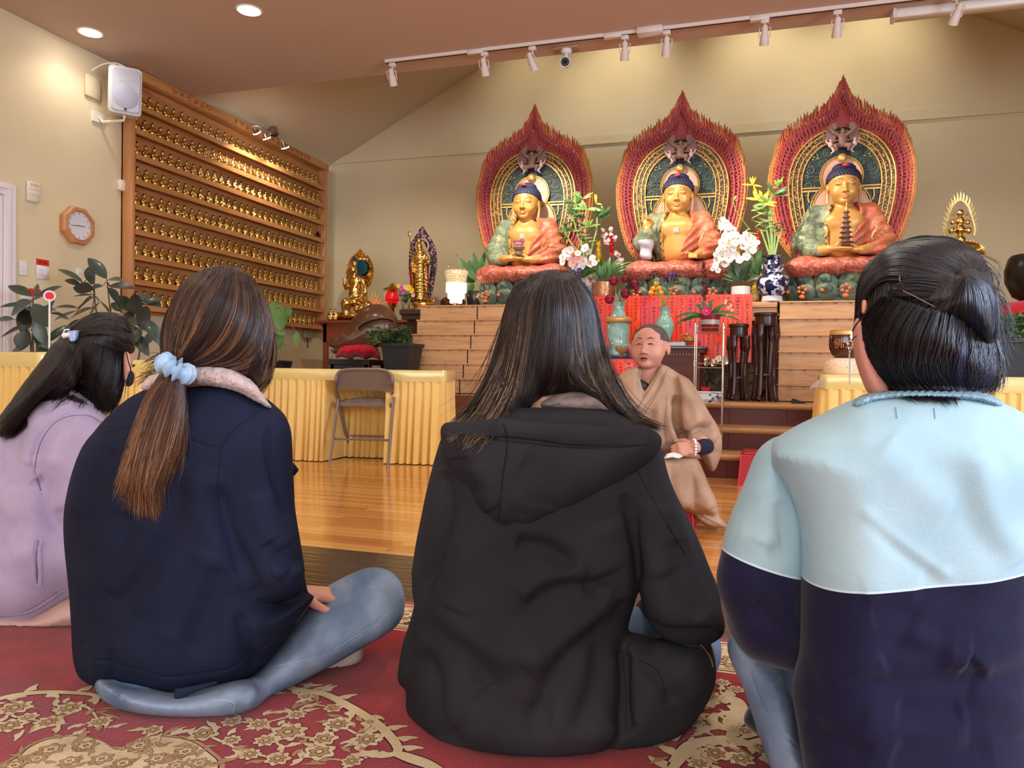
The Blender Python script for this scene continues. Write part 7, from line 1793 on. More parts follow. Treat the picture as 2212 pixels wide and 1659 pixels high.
 # rest of the field, out of view but there
 for k in range(70):
  x,y = rs.uniform(RX0+.2,RX1-.2),rs.uniform(RY0+.2,.75); flower(x,y,rs.uniform(.025,.05),7,k)
  for q in range(2): leafp(x+rs.uniform(-.1,.1),y+rs.uniform(-.1,.1),rs.uniform(0,6.28),.07,.012)
 o = b.build('rug',[m_rug,m_cream,m_tan,m_out],None,False)
 return tag(base_at(o),'large red rug with cream floral scrolls and a cream flowered border','rug')
make_rug()
# ================================================================ people
m_skin = mat('skin',srgb(206,150,128),.5,spec=.4,sss=.15,noise=6,col2=srgb(214,160,138))
m_skin2 = mat('rosy skin',srgb(216,150,134),.5,spec=.4,sss=.15,noise=6,col2=srgb(204,138,120))
m_lips = mat('lips',srgb(178,104,98),.45)
def cloth(name,a,c,rough=.9,nscale=5,weave=220,wd=.0012,sheen=.0,ws=.5):
 return mat(name,a,rough,spec=.15,noise=nscale,col2=c,bump=(weave,ws,wd),sheen=sheen,ramp=(.4,.62))
m_denim = cloth('light blue denim',srgb(100,120,146),srgb(136,152,174),nscale=9,weave=300,wd=.001)
m_navyj = cloth('navy corduroy',srgb(25,29,46),srgb(33,39,60),nscale=3)
m_hood = cloth('washed black fleece',srgb(38,38,41),srgb(50,49,53),nscale=3)
m_lilac = cloth('lilac fleece',srgb(168,156,188),srgb(182,170,200),nscale=9,weave=140,wd=.003,sheen=.5)
m_sherpa = mat('cream sherpa',srgb(214,192,186),.95,noise=60,col2=srgb(184,160,152),bump=(110,1.0,.008),sheen=.5)
m_robe = cloth('tan linen robe',srgb(160,128,104),srgb(182,148,122),nscale=6,weave=160,wd=.002)
m_pinkp = cloth('pale pink corduroy',srgb(214,178,170),srgb(202,164,156),nscale=6)
m_lens = 0
def hair_mat(name,stops,rough=.42):
 m = mat(name,stops[0][1],rough,spec=.5); nt,bs,mp = mnodes(m)
 a = node(nt,'ShaderNodeAttribute',attribute_name='tint'); r = node(nt,'ShaderNodeValToRGB'); e = r.color_ramp.elements
 e[0].position,e[0].color = stops[0]; e[1].position,e[1].color = stops[-1]
 for p,c in stops[1:-1]: q = e.new(p); q.color = c
 nt.links.new(a.outputs['Fac'],r.inputs[0]); nt.links.new(r.outputs[0],bs.inputs['Base Color']); return m
def cap_mat(name,a,c):
 m = mat(name,a,.5,noise=8,col2=c,bump=(30,.9,.004),stretch=(9,9,.6),ramp=(.4,.6)); return m
def frontmin(infs,px,py):
 d = None
 for f in infs:
  e = np.where(f.d2(px,py) < 2,f.front(px,py),9.0); d = e if d is None else np.minimum(d,e)
 m = min(f.D for f in infs[:1]); return np.where(d > 8,m,d)
def strands(name,guides,n,infs,mats,parent,rad=.0007,jit=5,clump=.6,K=22,tint=None,seed=0,short=.25,curl=0,lift=.004,sub=None):
 """guides: neighbouring pixel polylines; strands are laid over the hair volume between them"""
 rs = np.random.default_rng(seed); G_ = [np.array(crom(g,12),float) for g in guides]; L = 120; R_ = []
 for g in G_:
  s = np.r_[0,np.cumsum(np.linalg.norm(np.diff(g,axis=0),axis=1))]; u = np.linspace(0,s[-1],L); R_.append(np.stack([np.interp(u,s,g[:,0]),np.interp(u,s,g[:,1])],1))
 R_ = np.array(R_); t = rs.uniform(0,len(G_)-1,n)
 # gather into locks
 nl = max(6,int(n/22)); lc = rs.uniform(0,len(G_)-1,nl); k = np.argmin(np.abs(t[:,None]-lc[None]),1); tl = lc[k]; w_ = np.linspace(0,1,K)[None]
 tt = t[:,None]*(1-clump*w_)+tl[:,None]*clump*w_; tt = np.clip(tt,0,len(G_)-1.0001); i = tt.astype(int); f = (tt-i)[...,None]
 ln = 1-rs.uniform(0,short,n)*rs.random(n); st_ = rs.uniform(0,.10,n); u = (st_[:,None]+(ln-st_)[:,None]*w_)*(L-1); j = np.clip(u.astype(int),0,L-2); fu = (u-j)[...,None]
 A = R_[i,j]*(1-fu)+R_[i,j+1]*fu; B_ = R_[np.minimum(i+1,len(G_)-1),j]*(1-fu)+R_[np.minimum(i+1,len(G_)-1),j+1]*fu; p = A*(1-f)+B_*f
 lk = rs.normal(size=(nl,2))*jit*1.2; p = p+lk[k][:,None]*(w_**1.0)[...,None]
 p = p+rs.normal(size=(n,1,2))*jit*(.25+.75*w_)[...,None]+(np.sin(w_*rs.uniform(3,9,(n,1))+rs.uniform(0,6,(n,1)))*jit*.5*w_)[...,None]*np.array((1,.3))
 if curl: p = p+(np.sin(w_*rs.uniform(8,14,(n,1))+rs.uniform(0,6,(n,1)))*curl*w_)[...,None]*np.array((1,.2))
 d = frontmin(infs,p[...,0].ravel(),p[...,1].ravel()).reshape(p.shape[:2])
 for _ in range(3): q = d.copy(); q[:,1:-1] = (d[:,:-2]+d[:,1:-1]+d[:,2:])/3; d = np.minimum(q,d+.004)
 d = d-lift*rs.uniform(.1,1.6,(n,1))-lift*.8*np.abs(np.sin(lc*7))[k][:,None]
 X = FW[None,None]+((p[...,0]-CX)/FPX)[...,None]*RT+((CY-p[...,1])/FPX)[...,None]*UP; P3 = CAM+X*d[...,None]; P3[...,2] = np.maximum(P3[...,2],.013)
 ti = tint(tl/(len(G_)-1),rs.random(nl)[k],rs.random(n)) if tint else rs.random(n)*.4
 return ribbons(name,P3,rad*rs.uniform(.7,1.3,n),mats,parent,ti)
def floorcut(P,d): return smax(d,.013-P[:,2],.008)
def seam(parent,infs,lines,m,r=.0011,name='seam'):
 for pts in lines:
  Q = crom([np.array(p,float) for p in pts],7); x = np.array([q[0] for q in Q]); y = np.array([q[1] for q in Q]); d = frontmin(infs,x,y)
  hit = parent.data; P_ = []
  from mathutils.bvhtree import BVHTree
  tree = _bvh.setdefault(parent.name,None) or _bvh.__setitem__(parent.name,mk_bvh(parent)) or _bvh[parent.name]
  for a,b_,dd in zip(x,y,d):
   v = Vector(ray(a,b_)).normalized(); h = tree.ray_cast(Vector(CAM),v,6)
   if h[0] is not None: P_.append(h[0]-v*r*.35)
  if len(P_) > 2: b = MB(); b.tube(P_,r,5); b.build(name,m,parent)
_bvh = {}
def mk_bvh(o):
 from mathutils.bvhtree import BVHTree
 off = Vector((0,0,0)); q = o
 while q is not None: off += Vector(q.location); q = q.parent
 return BVHTree.FromPolygons([v.co+off for v in o.data.vertices],[tuple(p.vertices) for p in o.data.polygons])
def hand_fn(w,f,n,side,curl=.5,s=1.0):
 """w wrist, f finger direction, n back-of-hand normal, side +1/-1 puts the thumb"""
 w = np.array(w,float); f = np.array(f,float)/np.linalg.norm(f); n = np.array(n,float); n = n-f*(n @ f); n /= np.linalg.norm(n); l = np.cross(n,f)*side
 ch = []
 for k,(o,L) in enumerate(((.030,.068),(.010,.076),(-.011,.071),(-.031,.056))):
  b0 = w+f*.085*s+l*o*s; a1 = curl*.7; p1 = b0+(f*cos(a1)-n*sin(a1))*L*.5*s; a2 = curl*1.7; p2 = p1+(f*cos(a2)-n*sin(a2))*L*.3*s; a3 = curl*2.3; p3 = p2+(f*cos(a3)-n*sin(a3))*L*.22*s
  ch.append(([b0-f*.02*s,b0,p1,p2,p3],[.0095*s,.0098*s,.009*s,.008*s,.007*s]))
 t0 = w+f*.03*s+l*.032*s; th = ([t0-f*.015*s-l*.01*s,t0,t0+(f*.7+l*.6-n*.2)*.032*s,t0+(f*1.3+l*.65-n*.5)*.045*s],[.013*s,.0125*s,.0105*s,.009*s])
 def fn(P0):
  k = np.abs(P0-(w+f*.07).astype(np.float32)).max(1) < .15; r = np.full(len(P0),.08,np.float32)
  if not k.any(): return r
  r[k] = fn1(P0[k]); return r
 def fn1(P):
  d = smin(s_cap(P,w-f*.01*s,w+f*.04*s+l*.008*s,.025*s,.027*s),s_cap(P,w+f*.04*s-l*.012*s,w+f*.08*s-l*.01*s,.025*s,.02*s),.015); d = smin(d,s_cap(P,w+f*.05*s+l*.015*s,w+f*.082*s+l*.02*s,.018*s,.014*s),.015)
  q = (P-w) @ n; d = smax(d,(np.abs(q)-.0155*s),.008)
  for c,r in ch: d = smin(d,s_chain(P,c,r,.002),.005)
  return smin(d,s_chain(P,th[0],th[1],.004),.008)
 return fn
def person_body(parent,J,face_yaw,hs,m,h=.0065,extra_sel=None,headfn=None,hands=True,curl=.5,tilt=0.0,fat=1.0,hsz=1.0,more=()):
 """J: joints as world points. The body is one continuous surface"""
 up = np.array((0,0,1.0)); fd = np.array((sin(face_yaw),cos(face_yaw),0.0));
 fd = fd*cos(tilt)+up*sin(tilt); Yl = -fd; Xl = np.cross(Yl,up); Xl /= np.linalg.norm(Xl); Zl = np.cross(Xl,Yl); Rm = np.stack([Xl,Yl,Zl],1).astype(np.float32)
 chin = np.array(J['head'])-Zl*hs*.5
 H = []
 for s in ('l','r'):
  if hands and 'hand_'+s in J: w,f,n,sd = J['hand_'+s]; H.append(hand_fn(w,f,n,sd,curl,hsz))
 def f(P):
  d = s_chain(P,[J['pelvis'],J['waist'],J['chest'],J['neck']],[.085,.085,.09,.05],.05)
  d = smin(d,s_cap(P,J['neck'],np.array(J['head'])-Zl*hs*.3+Yl*.03,.05,.052),.03)
  for s in ('l','r'):
   d = smin(d,s_cap(P,J['chest']+up*.03,J['sh_'+s],.08,.05),.04)
   d = smin(d,s_chain(P,[J['sh_'+s],J['el_'+s],J['wr_'+s]],[.047,.037,.025],.015),.02)
   d = smin(d,s_chain(P,[J['pelvis']+(J['kn_'+s]-J['pelvis'])*.2,J['kn_'+s],J['an_'+s]],[.07,.05,.034],.03),.04)
   if 'toe_'+s in J: d = smin(d,s_chain(P,[J['an_'+s],J['toe_'+s]],[.036,.028],.02),.02)
  q = (P-chin.astype(np.float32)) @ Rm/hs; q[:,0] /= fat
  d = smin(d,face(q)*hs,.012)
  for hf in H: d = smin(d,hf(P),.012)
  for e in more: d = smin(d,e.sdf(P),.012)
  return smax(d,.014-P[:,2],.006)
 pts = [v for k,v in J.items() if k[:4] != 'hand']+[v[0]+np.array(v[1])*.2 for k,v in J.items() if k[:4] == 'hand']
 A = np.array(pts); lo = A.min(0)-.17; hi = A.max(0)+.17; lo[2] = max(-.01,lo[2])
 def sel(c):
  q = (c-chin) @ Rm/hs; mi = ((np.abs(q[:,0]) < .09) & (q[:,2] > .13) & (q[:,2] < .228) & (q[:,1] < -.33)).astype(int)
  return extra_sel(q,mi) if extra_sel else mi
 o = sculpt('body',f,lo,hi,h,m,parent,it=1,sel=sel)
 return o,chin,Rm
def eyes(parent,chin,Rm,hs,closed=False,mouth_open=False,brow=srgb(90,66,58)):
 T = lambda p: Vector(chin+Rm.astype(float) @ (np.array(p)*hs)); b = MB()
 for s in (-1,1):
  b.tube([T((s*x,y,z)) for x,y,z in ((.068,-.352,.488),(.10,-.366,.497),(.14,-.366,.498),(.18,-.345,.488))],[.001,.0032,.0034,.001],6)
 b.build('eye_line',mat('dark eyes',srgb(40,26,24),.25),parent)
 b = MB()
 for s in (-1,1): b.tube([T((s*x,y,z)) for x,y,z in ((.05,-.372,.60),(.12,-.368,.628),(.20,-.322,.612))],[.0015,.003,.0012],5)
 b.build('eyebrow',mat('faint brows',brow,.7),parent)
 if mouth_open:
  b = MB(); b.tube([T(p) for p in ((-.078,-.352,.172),(-.04,-.378,.186),(0,-.384,.188),(.04,-.378,.186),(.078,-.352,.172))],[.001,.0035,.0042,.0035,.001],6); b.build('mouth_gap',m_dark,parent)
  b = MB(); b.tube([T(p) for p in ((-.045,-.378,.181),(0,-.390,.182),(.045,-.378,.181))],[.0014,.002,.0014],5); b.build('teeth',mat('teeth',srgb(220,208,196),.4),parent)
def D3(x,y,D): return np.array(pd(x,y,D))
def PT(label,p): return thing('person',label,'person',p,'seated girls listening')
DARKB = [(0,srgb(20,15,16)),(.5,srgb(48,35,31)),(.75,srgb(92,68,50)),(1,srgb(176,146,108))]
m_blk2 = mat('black thread',srgb(12,12,14),.9); m_nvy2 = mat('dark navy thread',srgb(10,13,30),.9); m_den2 = mat('pale denim thread',srgb(168,182,198),.9)
m_hair = hair_mat('dark hair with highlights',DARKB); m_hairb = hair_mat('black hair with painted blue sheen',[(0,srgb(16,14,17)),(.5,srgb(36,30,32)),(.75,srgb(34,42,74)),(1,srgb(70,60,60))]); m_hairbr = hair_mat('brown streaked hair',[(0,srgb(26,18,17)),(.5,srgb(72,48,36)),(.8,srgb(128,90,62)),(1,srgb(168,128,94))])  # blue stop: bluish daylight sheen on black hair, put into the colour
m_cap = cap_mat('dark scalp hair',srgb(16,13,15),srgb(34,26,26)); m_capb = cap_mat('brown scalp hair',srgb(28,20,18),srgb(58,40,32))
def grooves(o_lines): return lambda V,N: strokes(V,N,o_lines)
# ---------------------------------------------------------------- girl in the black hooded sweatshirt
def girl_hoodie():
 t = PT('person with long dark streaked hair in a black hooded sweatshirt, back to the room',tuple(D3(1180,1500,1.5)*(1,1,0)))
 d0 = 1.5; J = dict(head=D3(1192,728,1.54),neck=D3(1190,860,1.5),chest=D3(1185,1030,1.5),waist=D3(1160,1300,1.5),pelvis=D3(1140,1400,1.52),sh_l=D3(1010,1000,1.52),sh_r=D3(1370,1000,1.52),el_l=D3(950,1240,1.56),wr_l=D3(1010,1330,1.8),el_r=D3(1490,1290,1.48),wr_r=D3(1400,1330,1.76),kn_l=D3(960,1330,1.93),kn_r=D3(1470,1400,1.74),an_l=D3(1240,1360,1.95),an_r=D3(1150,1370,1.9))
 J['hand_l'] = (J['wr_l'],RT*.9+V3(0,.2,-.1),(0,0,1),1); J['hand_r'] = (J['wr_r'],-RT*.9+V3(0,.2,-.1),(0,0,1),-1)
 body,ch,Rm = person_body(t,J,radians(-8),.19,[m_skin,m_lips],h=.0085); eyes(body,ch,Rm,.19)
 tor = Infl([(1000,930),(1080,905),(1190,900),(1300,905),(1390,930),(1420,965),(1412,1100),(1392,1200),(1372,1290),(1350,1380),(1345,1500),(1335,1600),(1290,1650),(1150,1660),(1000,1635),(925,1585),(895,1510),(890,1420),(903,1300),(900,1190),(925,1050),(955,960)],1.48,.13,.14)
 sl = Infl([(955,935),(990,960),(985,1080),(965,1180),(935,1260),(905,1290),(894,1225),(900,1150),(915,1065),(935,980)],1.5,.05,.07)
 ll = Infl([(905,1300),(940,1380),(955,1500),(965,1600),(905,1590),(882,1545),(880,1495),(857,1468),(862,1400),(882,1345)],1.55,.07,.1)
 sr = Infl([(1390,930),(1428,955),(1452,1040),(1482,1130),(1504,1220),(1532,1280),(1560,1340),(1556,1374),(1515,1392),(1465,1388),(1415,1355),(1388,1290),(1375,1180),(1345,1080),(1340,985)],1.45,.06,.085)
 hm = Infl([(1345,1375),(1420,1385),(1500,1380),(1536,1400),(1545,1478),(1500,1550),(1450,1600),(1380,1642),(1300,1660),(1310,1500)],1.5,.1,.12)
 lines = [([(1345,1060),(1372,1180),(1380,1260)],7,-.007),([(1300,1120),(1345,1230),(1362,1300)],16,.007),([(1110,1170),(1180,1182),(1240,1225)],9,-.010),([(1090,1150),(1180,1158),(1260,1200),(1300,1250)],18,.008),([(1130,1325),(1180,1280),(1260,1262),(1310,1290)],9,-.010),([(1120,1300),(1190,1250),(1270,1240)],14,.008),([(1365,1300),(1290,1360),(1220,1420),(1180,1500),(1150,1590)],11,-.010),([(1340,1300),(1260,1350),(1190,1400),(1130,1450)],16,.009),([(910,1330),(960,1370),(1030,1430),(1060,1500)],14,-.008),([(930,1310),(1000,1370),(1090,1410),(1180,1390)],16,.008),([(900,1400),(935,1470),(945,1560),(1000,1620)],10,-.012),([(1345,1400),(1350,1500),(1360,1590)],6,-.010),([(1300,1380),(1280,1480),(1240,1580)],9,-.006),([(1320,1400),(1305,1500),(1290,1600)],12,.006),
    ([(950,1010),(960,1100),(940,1200),(905,1290)],7,-.014),([(1400,1000),(1430,1090),(1480,1200),(1530,1310)],5,-.006),([(1425,1080),(1410,1160),(1440,1250)],14,.007),([(1460,1160),(1470,1260),(1530,1330)],12,-.008),([(1400,1350),(1450,1370),(1550,1372)],7,-.010),([(1370,1430),(1430,1470),(1450,1520)],8,-.006),([(1000,1550),(1100,1600),(1250,1600),(1340,1560)],20,.008),([(1050,1480),(1100,1540),(1200,1550)],16,-.007),([(1400,1400),(1470,1430),(1520,1500)],14,.007),([(1010,1150),(1010,1250),(980,1320)],16,.006)]
 hd = inflated('hoodie',[tor,sl,ll,sr,hm],[m_hood],t,extra=[(lambda P: smin(s_cap(P,J['sh_l'],J['el_l'],.06,.052),s_cap(P,J['el_l'],J['el_l']+(J['wr_l']-J['el_l'])*.88,.05,.036),.01),np.minimum(np.minimum(J['sh_l'],J['el_l']),J['wr_l'])-.07,np.maximum(np.maximum(J['sh_l'],J['el_l']),J['wr_l'])+.07),(lambda P: smin(s_cap(P,J['sh_r'],J['el_r'],.06,.052),s_cap(P,J['el_r'],J['el_r']+(J['wr_r']-J['el_r'])*.88,.05,.036),.01),np.minimum(np.minimum(J['sh_r'],J['el_r']),J['wr_r'])-.07,np.maximum(np.maximum(J['sh_r'],J['el_r']),J['wr_r'])+.07)],h=.0068,k=.016,fine=True,cut=floorcut,post=lambda V,N: strokes(V,N,lines)+N*wrinkle(V,.0085,8,1)[:,None])
 hood = Infl([(958,930),(1010,916),(1085,912),(1200,918),(1330,930),(1400,925),(1424,948),(1418,985),(1370,1022),(1290,1077),(1200,1122),(1130,1142),(1075,1144),(1035,1100),(990,1040),(958,985)],1.37,.06,.06)
 roll = lambda P: s_chain(P,[D3(968,928,1.36),D3(1085,926,1.325),D3(1250,940,1.32),D3(1380,940,1.345),D3(1414,952,1.38)],[.014,.018,.019,.018,.013],.01)
 col = Infl([(1070,950),(1095,890),(1180,880),(1260,882),(1330,890),(1385,940),(1230,960)],1.41,.03,.05)
 hl = [([(1086,905),(1096,960),(1084,1050),(1074,1145)],1.8,-.0035),([(975,952),(1085,948),(1250,965),(1400,962)],3,-.006),([(1030,1000),(1040,1060),(1070,1100)],12,.005),([(1120,1000),(1180,1040),(1170,1100)],18,-.005),([(1180,990),(1280,1010),(1350,1000)],16,.004),([(990,985),(1000,1030),(1040,1070)],9,-.004),([(1110,1060),(1150,1110),(1120,1130)],10,.004)]
 inflated('hood',[hood,col],[m_hood],hd,h=.0055,k=.012,fine=True,extra=[(roll,D3(955,905,1.4)-.05,D3(1425,975,1.3)+.05)],post=lambda V,N: strokes(V,N,hl)+N*(.001*vnoise(V,30,2))[:,None])
 seam(hd,[tor,sr],[[(1345,950),(1400,1060),(1440,1130),(1482,1200)],[(1345,1420),(1352,1500),(1352,1580)],[(1380,1425),(1420,1450),(1440,1500)]],m_blk2,.0009)
 hs_ = [o for o in hd.children if o.name.startswith('hood')][0]; seam(hs_,[hood],[[(1086,915),(1094,945),(1092,985),(1084,1050),(1074,1138)],[(975,950),(1085,952),(1250,968),(1395,962)]],m_blk2,.0013)
 jn = Infl([(1470,1375),(1530,1380),(1547,1410),(1544,1460),(1500,1500),(1450,1480)],1.62,.06,.09); inflated('jeans',[jn],[m_denim],t,h=.008,extra=[(lambda P: s_chain(P,[J['pelvis'],D3(1470,1400,1.74),D3(1200,1380,1.9)],[.10,.085,.06],.03),D3(1100,1400,1.4)-.2,D3(1500,1350,2.0)+.15),(lambda P: s_chain(P,[J['pelvis'],D3(960,1330,1.93),D3(1200,1365,1.95)],[.10,.085,.06],.03),D3(940,1400,1.4)-.2,D3(1200,1330,2.0)+.1)],cut=floorcut)
 b = MB(); b.tube(crom([D3(1512,1392,1.395),D3(1522,1402,1.40),D3(1534,1420,1.41),D3(1540,1440,1.43)],5),.0016,4); b.build('zipper',m_nickel,hd)
 tee = Infl([(1165,880),(1200,850),(1290,842),(1325,868),(1345,895),(1260,900)],1.47,.03,.07); inflated('white_collar',[tee],[mat('greyish collar lining',srgb(150,136,134),.95,noise=30,col2=srgb(110,98,98),bump=(60,.8,.006))],t,h=.005)
 cap = Infl([(1150,594),(1192,583),(1235,593),(1268,622),(1286,680),(1298,760),(1312,830),(1302,862),(1240,874),(1190,880),(1140,884),(1100,860),(1085,830),(1078,770),(1088,690),(1108,622)],1.52,.105,.115)
 low = Infl([(1080,800),(1150,830),(1150,870),(1100,900),(1050,935),(1000,940),(1035,880),(1060,820)],1.44,.04,.05); lor = Infl([(1240,830),(1310,800),(1340,850),(1378,905),(1330,900),(1285,865)],1.44,.035,.045)
 hc = inflated('hair',[cap,low,lor],[m_cap],t,h=.006,k=.02,post=lambda V,N: V+N*(.002*vnoise(V*np.array((1,1,.15)),160,4))[:,None])
 G_ = [[(1148,594),(1104,640),(1086,720),(1058,810),(1015,885),(955,935)],[(1165,587),(1120,640),(1104,720),(1082,810),(1046,880),(985,965)],[(1180,584),(1140,640),(1124,740),(1106,830),(1076,900),(1020,970)],[(1188,583),(1165,650),(1150,750),(1132,840),(1110,905),(1080,935)],[(1195,583),(1190,650),(1184,750),(1176,820),(1160,870)],[(1205,583),(1214,650),(1216,750),(1212,815),(1205,850)],[(1215,585),(1240,650),(1250,750),(1262,830),(1300,892)],[(1225,587),(1266,650),(1280,750),(1302,830),(1352,902),(1410,935)],[(1240,593),(1283,660),(1301,760),(1330,835),(1376,898),(1440,925)]]
 def tn(t_,l,r): gold = ((t_ < .36) & (l > .72)) | ((t_ > .78) & (l > .9)) | (l > .97); return np.where(gold,.72+.28*r,.10+.42*l*r+.15*r)
 infs = [cap,low,lor,hood,tor,sl]
 strands('hair_strands',G_,4200,infs,[m_hair],hc,jit=4.5,tint=tn,seed=1,clump=.75)
 strands('hair_strands',G_,260,infs,[m_hair],hc,jit=16,tint=tn,seed=2,clump=.2,rad=.0005)
 strands('hair_strands',[[(1215,590),(1225,700),(1230,800),(1290,860),(1380,925)],[(1225,590),(1240,700),(1250,800),(1310,868),(1420,930)]],260,infs,[m_hair],hc,jit=5,tint=tn,seed=5)
girl_hoodie()
# ---------------------------------------------------------------- girl in the navy jacket
def girl_navy():
 t = PT('person with brown ponytail and blue scrunchie in a navy jacket and light jeans',tuple(D3(380,1500,1.62)*(1,1,0)))
 J = dict(head=D3(478,718,1.62),neck=D3(440,850,1.62),chest=D3(400,1030,1.64),waist=D3(350,1280,1.65),pelvis=D3(345,1400,1.66),sh_l=D3(250,990,1.68),sh_r=D3(560,985,1.6),el_l=D3(230,1230,1.78),wr_l=D3(420,1290,1.95),el_r=D3(570,1230,1.58),wr_r=D3(625,1284,1.74),kn_l=D3(330,1330,2.12),kn_r=D3(800,1300,1.88),an_l=D3(640,1390,1.98),an_r=D3(690,1400,1.86),toe_r=D3(745,1412,1.80))
 J['hand_l'] = (J['wr_l'],RT+V3(0,.3,-.2),(0,0,1),1); J['hand_r'] = (J['wr_r'],RT*.9+V3(0,.35,-.1),V3(0,0,1),-1)
 body,ch,Rm = person_body(t,J,radians(18),.19,[m_skin,m_lips]); eyes(body,ch,Rm,.19)
 tor = Infl([(305,845),(350,825),(450,815),(540,838),(600,882),(620,915),(622,980),(600,1080),(580,1180),(575,1260),(600,1300),(640,1292),(682,1286),(640,1350),(600,1408),(560,1450),(500,1485),(400,1512),(300,1504),(195,1472),(165,1440),(152,1350),(141,1250),(134,1150),(140,1085),(165,1000),(212,928),(265,872)],1.64,.13,.15)
 ar = Infl([(560,880),(620,912),(628,1010),(632,1100),(646,1180),(656,1245),(640,1282),(585,1303),(525,1300),(495,1250),(478,1150),(462,1060),(485,965)],1.58,.07,.09)
 fo = Infl([(555,1255),(640,1232),(662,1262),(656,1292),(600,1306),(545,1310)],1.64,.035,.05)
 fl = Infl([(612,985),(643,1012),(640,1022),(615,1036)],1.66,.012,.012,smooth=False)
 lines = [([(470,1040),(490,1140),(540,1240),(560,1290)],8,-.009),([(455,1000),(440,1090),(480,1190),(510,1290)],16,.008),([(165,1408),(300,1447),(400,1458),(520,1432),(605,1370)],2.5,-.004),([(270,1100),(255,1200),(220,1330)],12,-.006),([(420,1020),(380,1150),(330,1240),(230,1320)],12,-.008),([(440,1000),(400,1120),(350,1240),(300,1340)],14,.007),([(340,1120),(300,1200),(230,1290)],12,.006),([(450,1180),(420,1280),(360,1400)],12,.008),([(480,1220),(450,1330),(410,1420)],12,-.007),([(520,1320),(530,1400),(560,1440)],8,-.010),([(180,1380),(185,1420),(190,1460)],4,-.004),([(235,1400),(240,1450),(245,1480)],4,-.004),([(205,930),(165,1020),(150,1120)],12,.006),
    ([(205,925),(300,925),(400,945),(478,965),(560,885)],2.2,-.003),([(478,965),(500,930),(565,880)],2.0,-.003),([(590,905),(575,960),(600,1060),(625,1130)],5,-.008),([(575,1170),(600,1200),(640,1230)],8,-.008),([(590,1240),(620,1225),(650,1235)],6,.006),([(240,960),(205,1040),(190,1150)],9,-.006),([(560,1060),(570,1130),(610,1190)],12,.006),([(380,1480),(382,1505),(384,1512)],2,-.003)]
 jk = inflated('jacket',[tor,ar,fo,fl],[m_navyj],t,extra=[(lambda P: smin(s_cap(P,J['sh_l'],J['el_l'],.06,.052),s_cap(P,J['el_l'],J['el_l']+(J['wr_l']-J['el_l'])*.88,.05,.036),.01),np.minimum(np.minimum(J['sh_l'],J['el_l']),J['wr_l'])-.07,np.maximum(np.maximum(J['sh_l'],J['el_l']),J['wr_l'])+.07),(lambda P: smin(s_cap(P,J['sh_r'],J['el_r'],.06,.052),s_cap(P,J['el_r'],J['el_r']+(J['wr_r']-J['el_r'])*.88,.05,.036),.01),np.minimum(np.minimum(J['sh_r'],J['el_r']),J['wr_r'])-.07,np.maximum(np.maximum(J['sh_r'],J['el_r']),J['wr_r'])+.07)],h=.0072,k=.014,fine=True,cut=floorcut,post=lambda V,N: strokes(V,N,lines)+N*wrinkle(V,.007,9,5,(1,1,.6))[:,None])
 seam(jk,[tor],[[(215,935),(300,925),(400,945),(478,966)],[(478,966),(510,925),(570,885)],[(165,1408),(300,1450),(400,1462),(520,1436),(600,1375)],[(478,966),(470,1060),(480,1150)]],m_nvy2,.001)
 tab = Infl([(375,1488),(470,1470),(472,1478),(440,1488),(385,1512),(376,1512)],1.50,.006,.006,smooth=False); inflated('hem_tab',[tab],[m_navyj],jk,h=.003,k=.005)
 co = Infl([(305,840),(325,812),(400,795),(480,792),(535,815),(565,850),(590,885),(560,870),(500,842),(420,832),(350,842)],1.55,.02,.035); inflated('sherpa_collar',[co],[m_sherpa],jk,h=.0045,post=lambda V,N: V+N*(.0022*vnoise(V,260,8))[:,None])
 hip = Infl([(212,1462),(300,1482),(400,1490),(500,1468),(548,1470),(570,1505),(545,1540),(480,1560),(380,1570),(300,1562),(248,1540),(212,1505)],1.62,.045,.155)
 leg = Infl([(480,1545),(545,1455),(620,1370),(680,1290),(740,1250),(800,1226),(846,1238),(871,1276),(868,1332),(836,1368),(780,1400),(700,1445),(600,1502),(540,1540)],1.74,.08,.085,slope=-.75)
 jl = [([(600,1440),(700,1415),(780,1370),(838,1325)],1.6,-.0025),([(545,1455),(585,1500),(590,1540)],2,-.003),([(455,1510),(505,1515),(500,1545),(470,1560)],2,.0025),([(745,1258),(780,1245),(800,1240)],4,.003),([(690,1300),(740,1290),(800,1262)],7,-.004),([(260,1500),(275,1535),(300,1555)],3,-.004),([(560,1460),(540,1500),(530,1530)],5,.004)]
 je = inflated('jeans',[hip,leg],[m_denim],t,h=.0072,k=.03,fine=True,cut=floorcut,post=lambda V,N: strokes(V,N,jl)+N*wrinkle(V,.0035,13,33)[:,None],extra=[(lambda P: s_chain(P,[J['pelvis'],D3(330,1330,2.12),D3(620,1392,1.98)],[.10,.085,.06],.03),D3(300,1400,1.5)-.2,D3(640,1330,2.2)+.15)])
 seam(je,[hip,leg],[[(600,1438),(700,1413),(780,1368),(838,1325)],[(455,1512),(503,1518),(498,1548),(478,1556)],[(545,1462),(585,1500),(588,1530)]],m_den2,.0007)
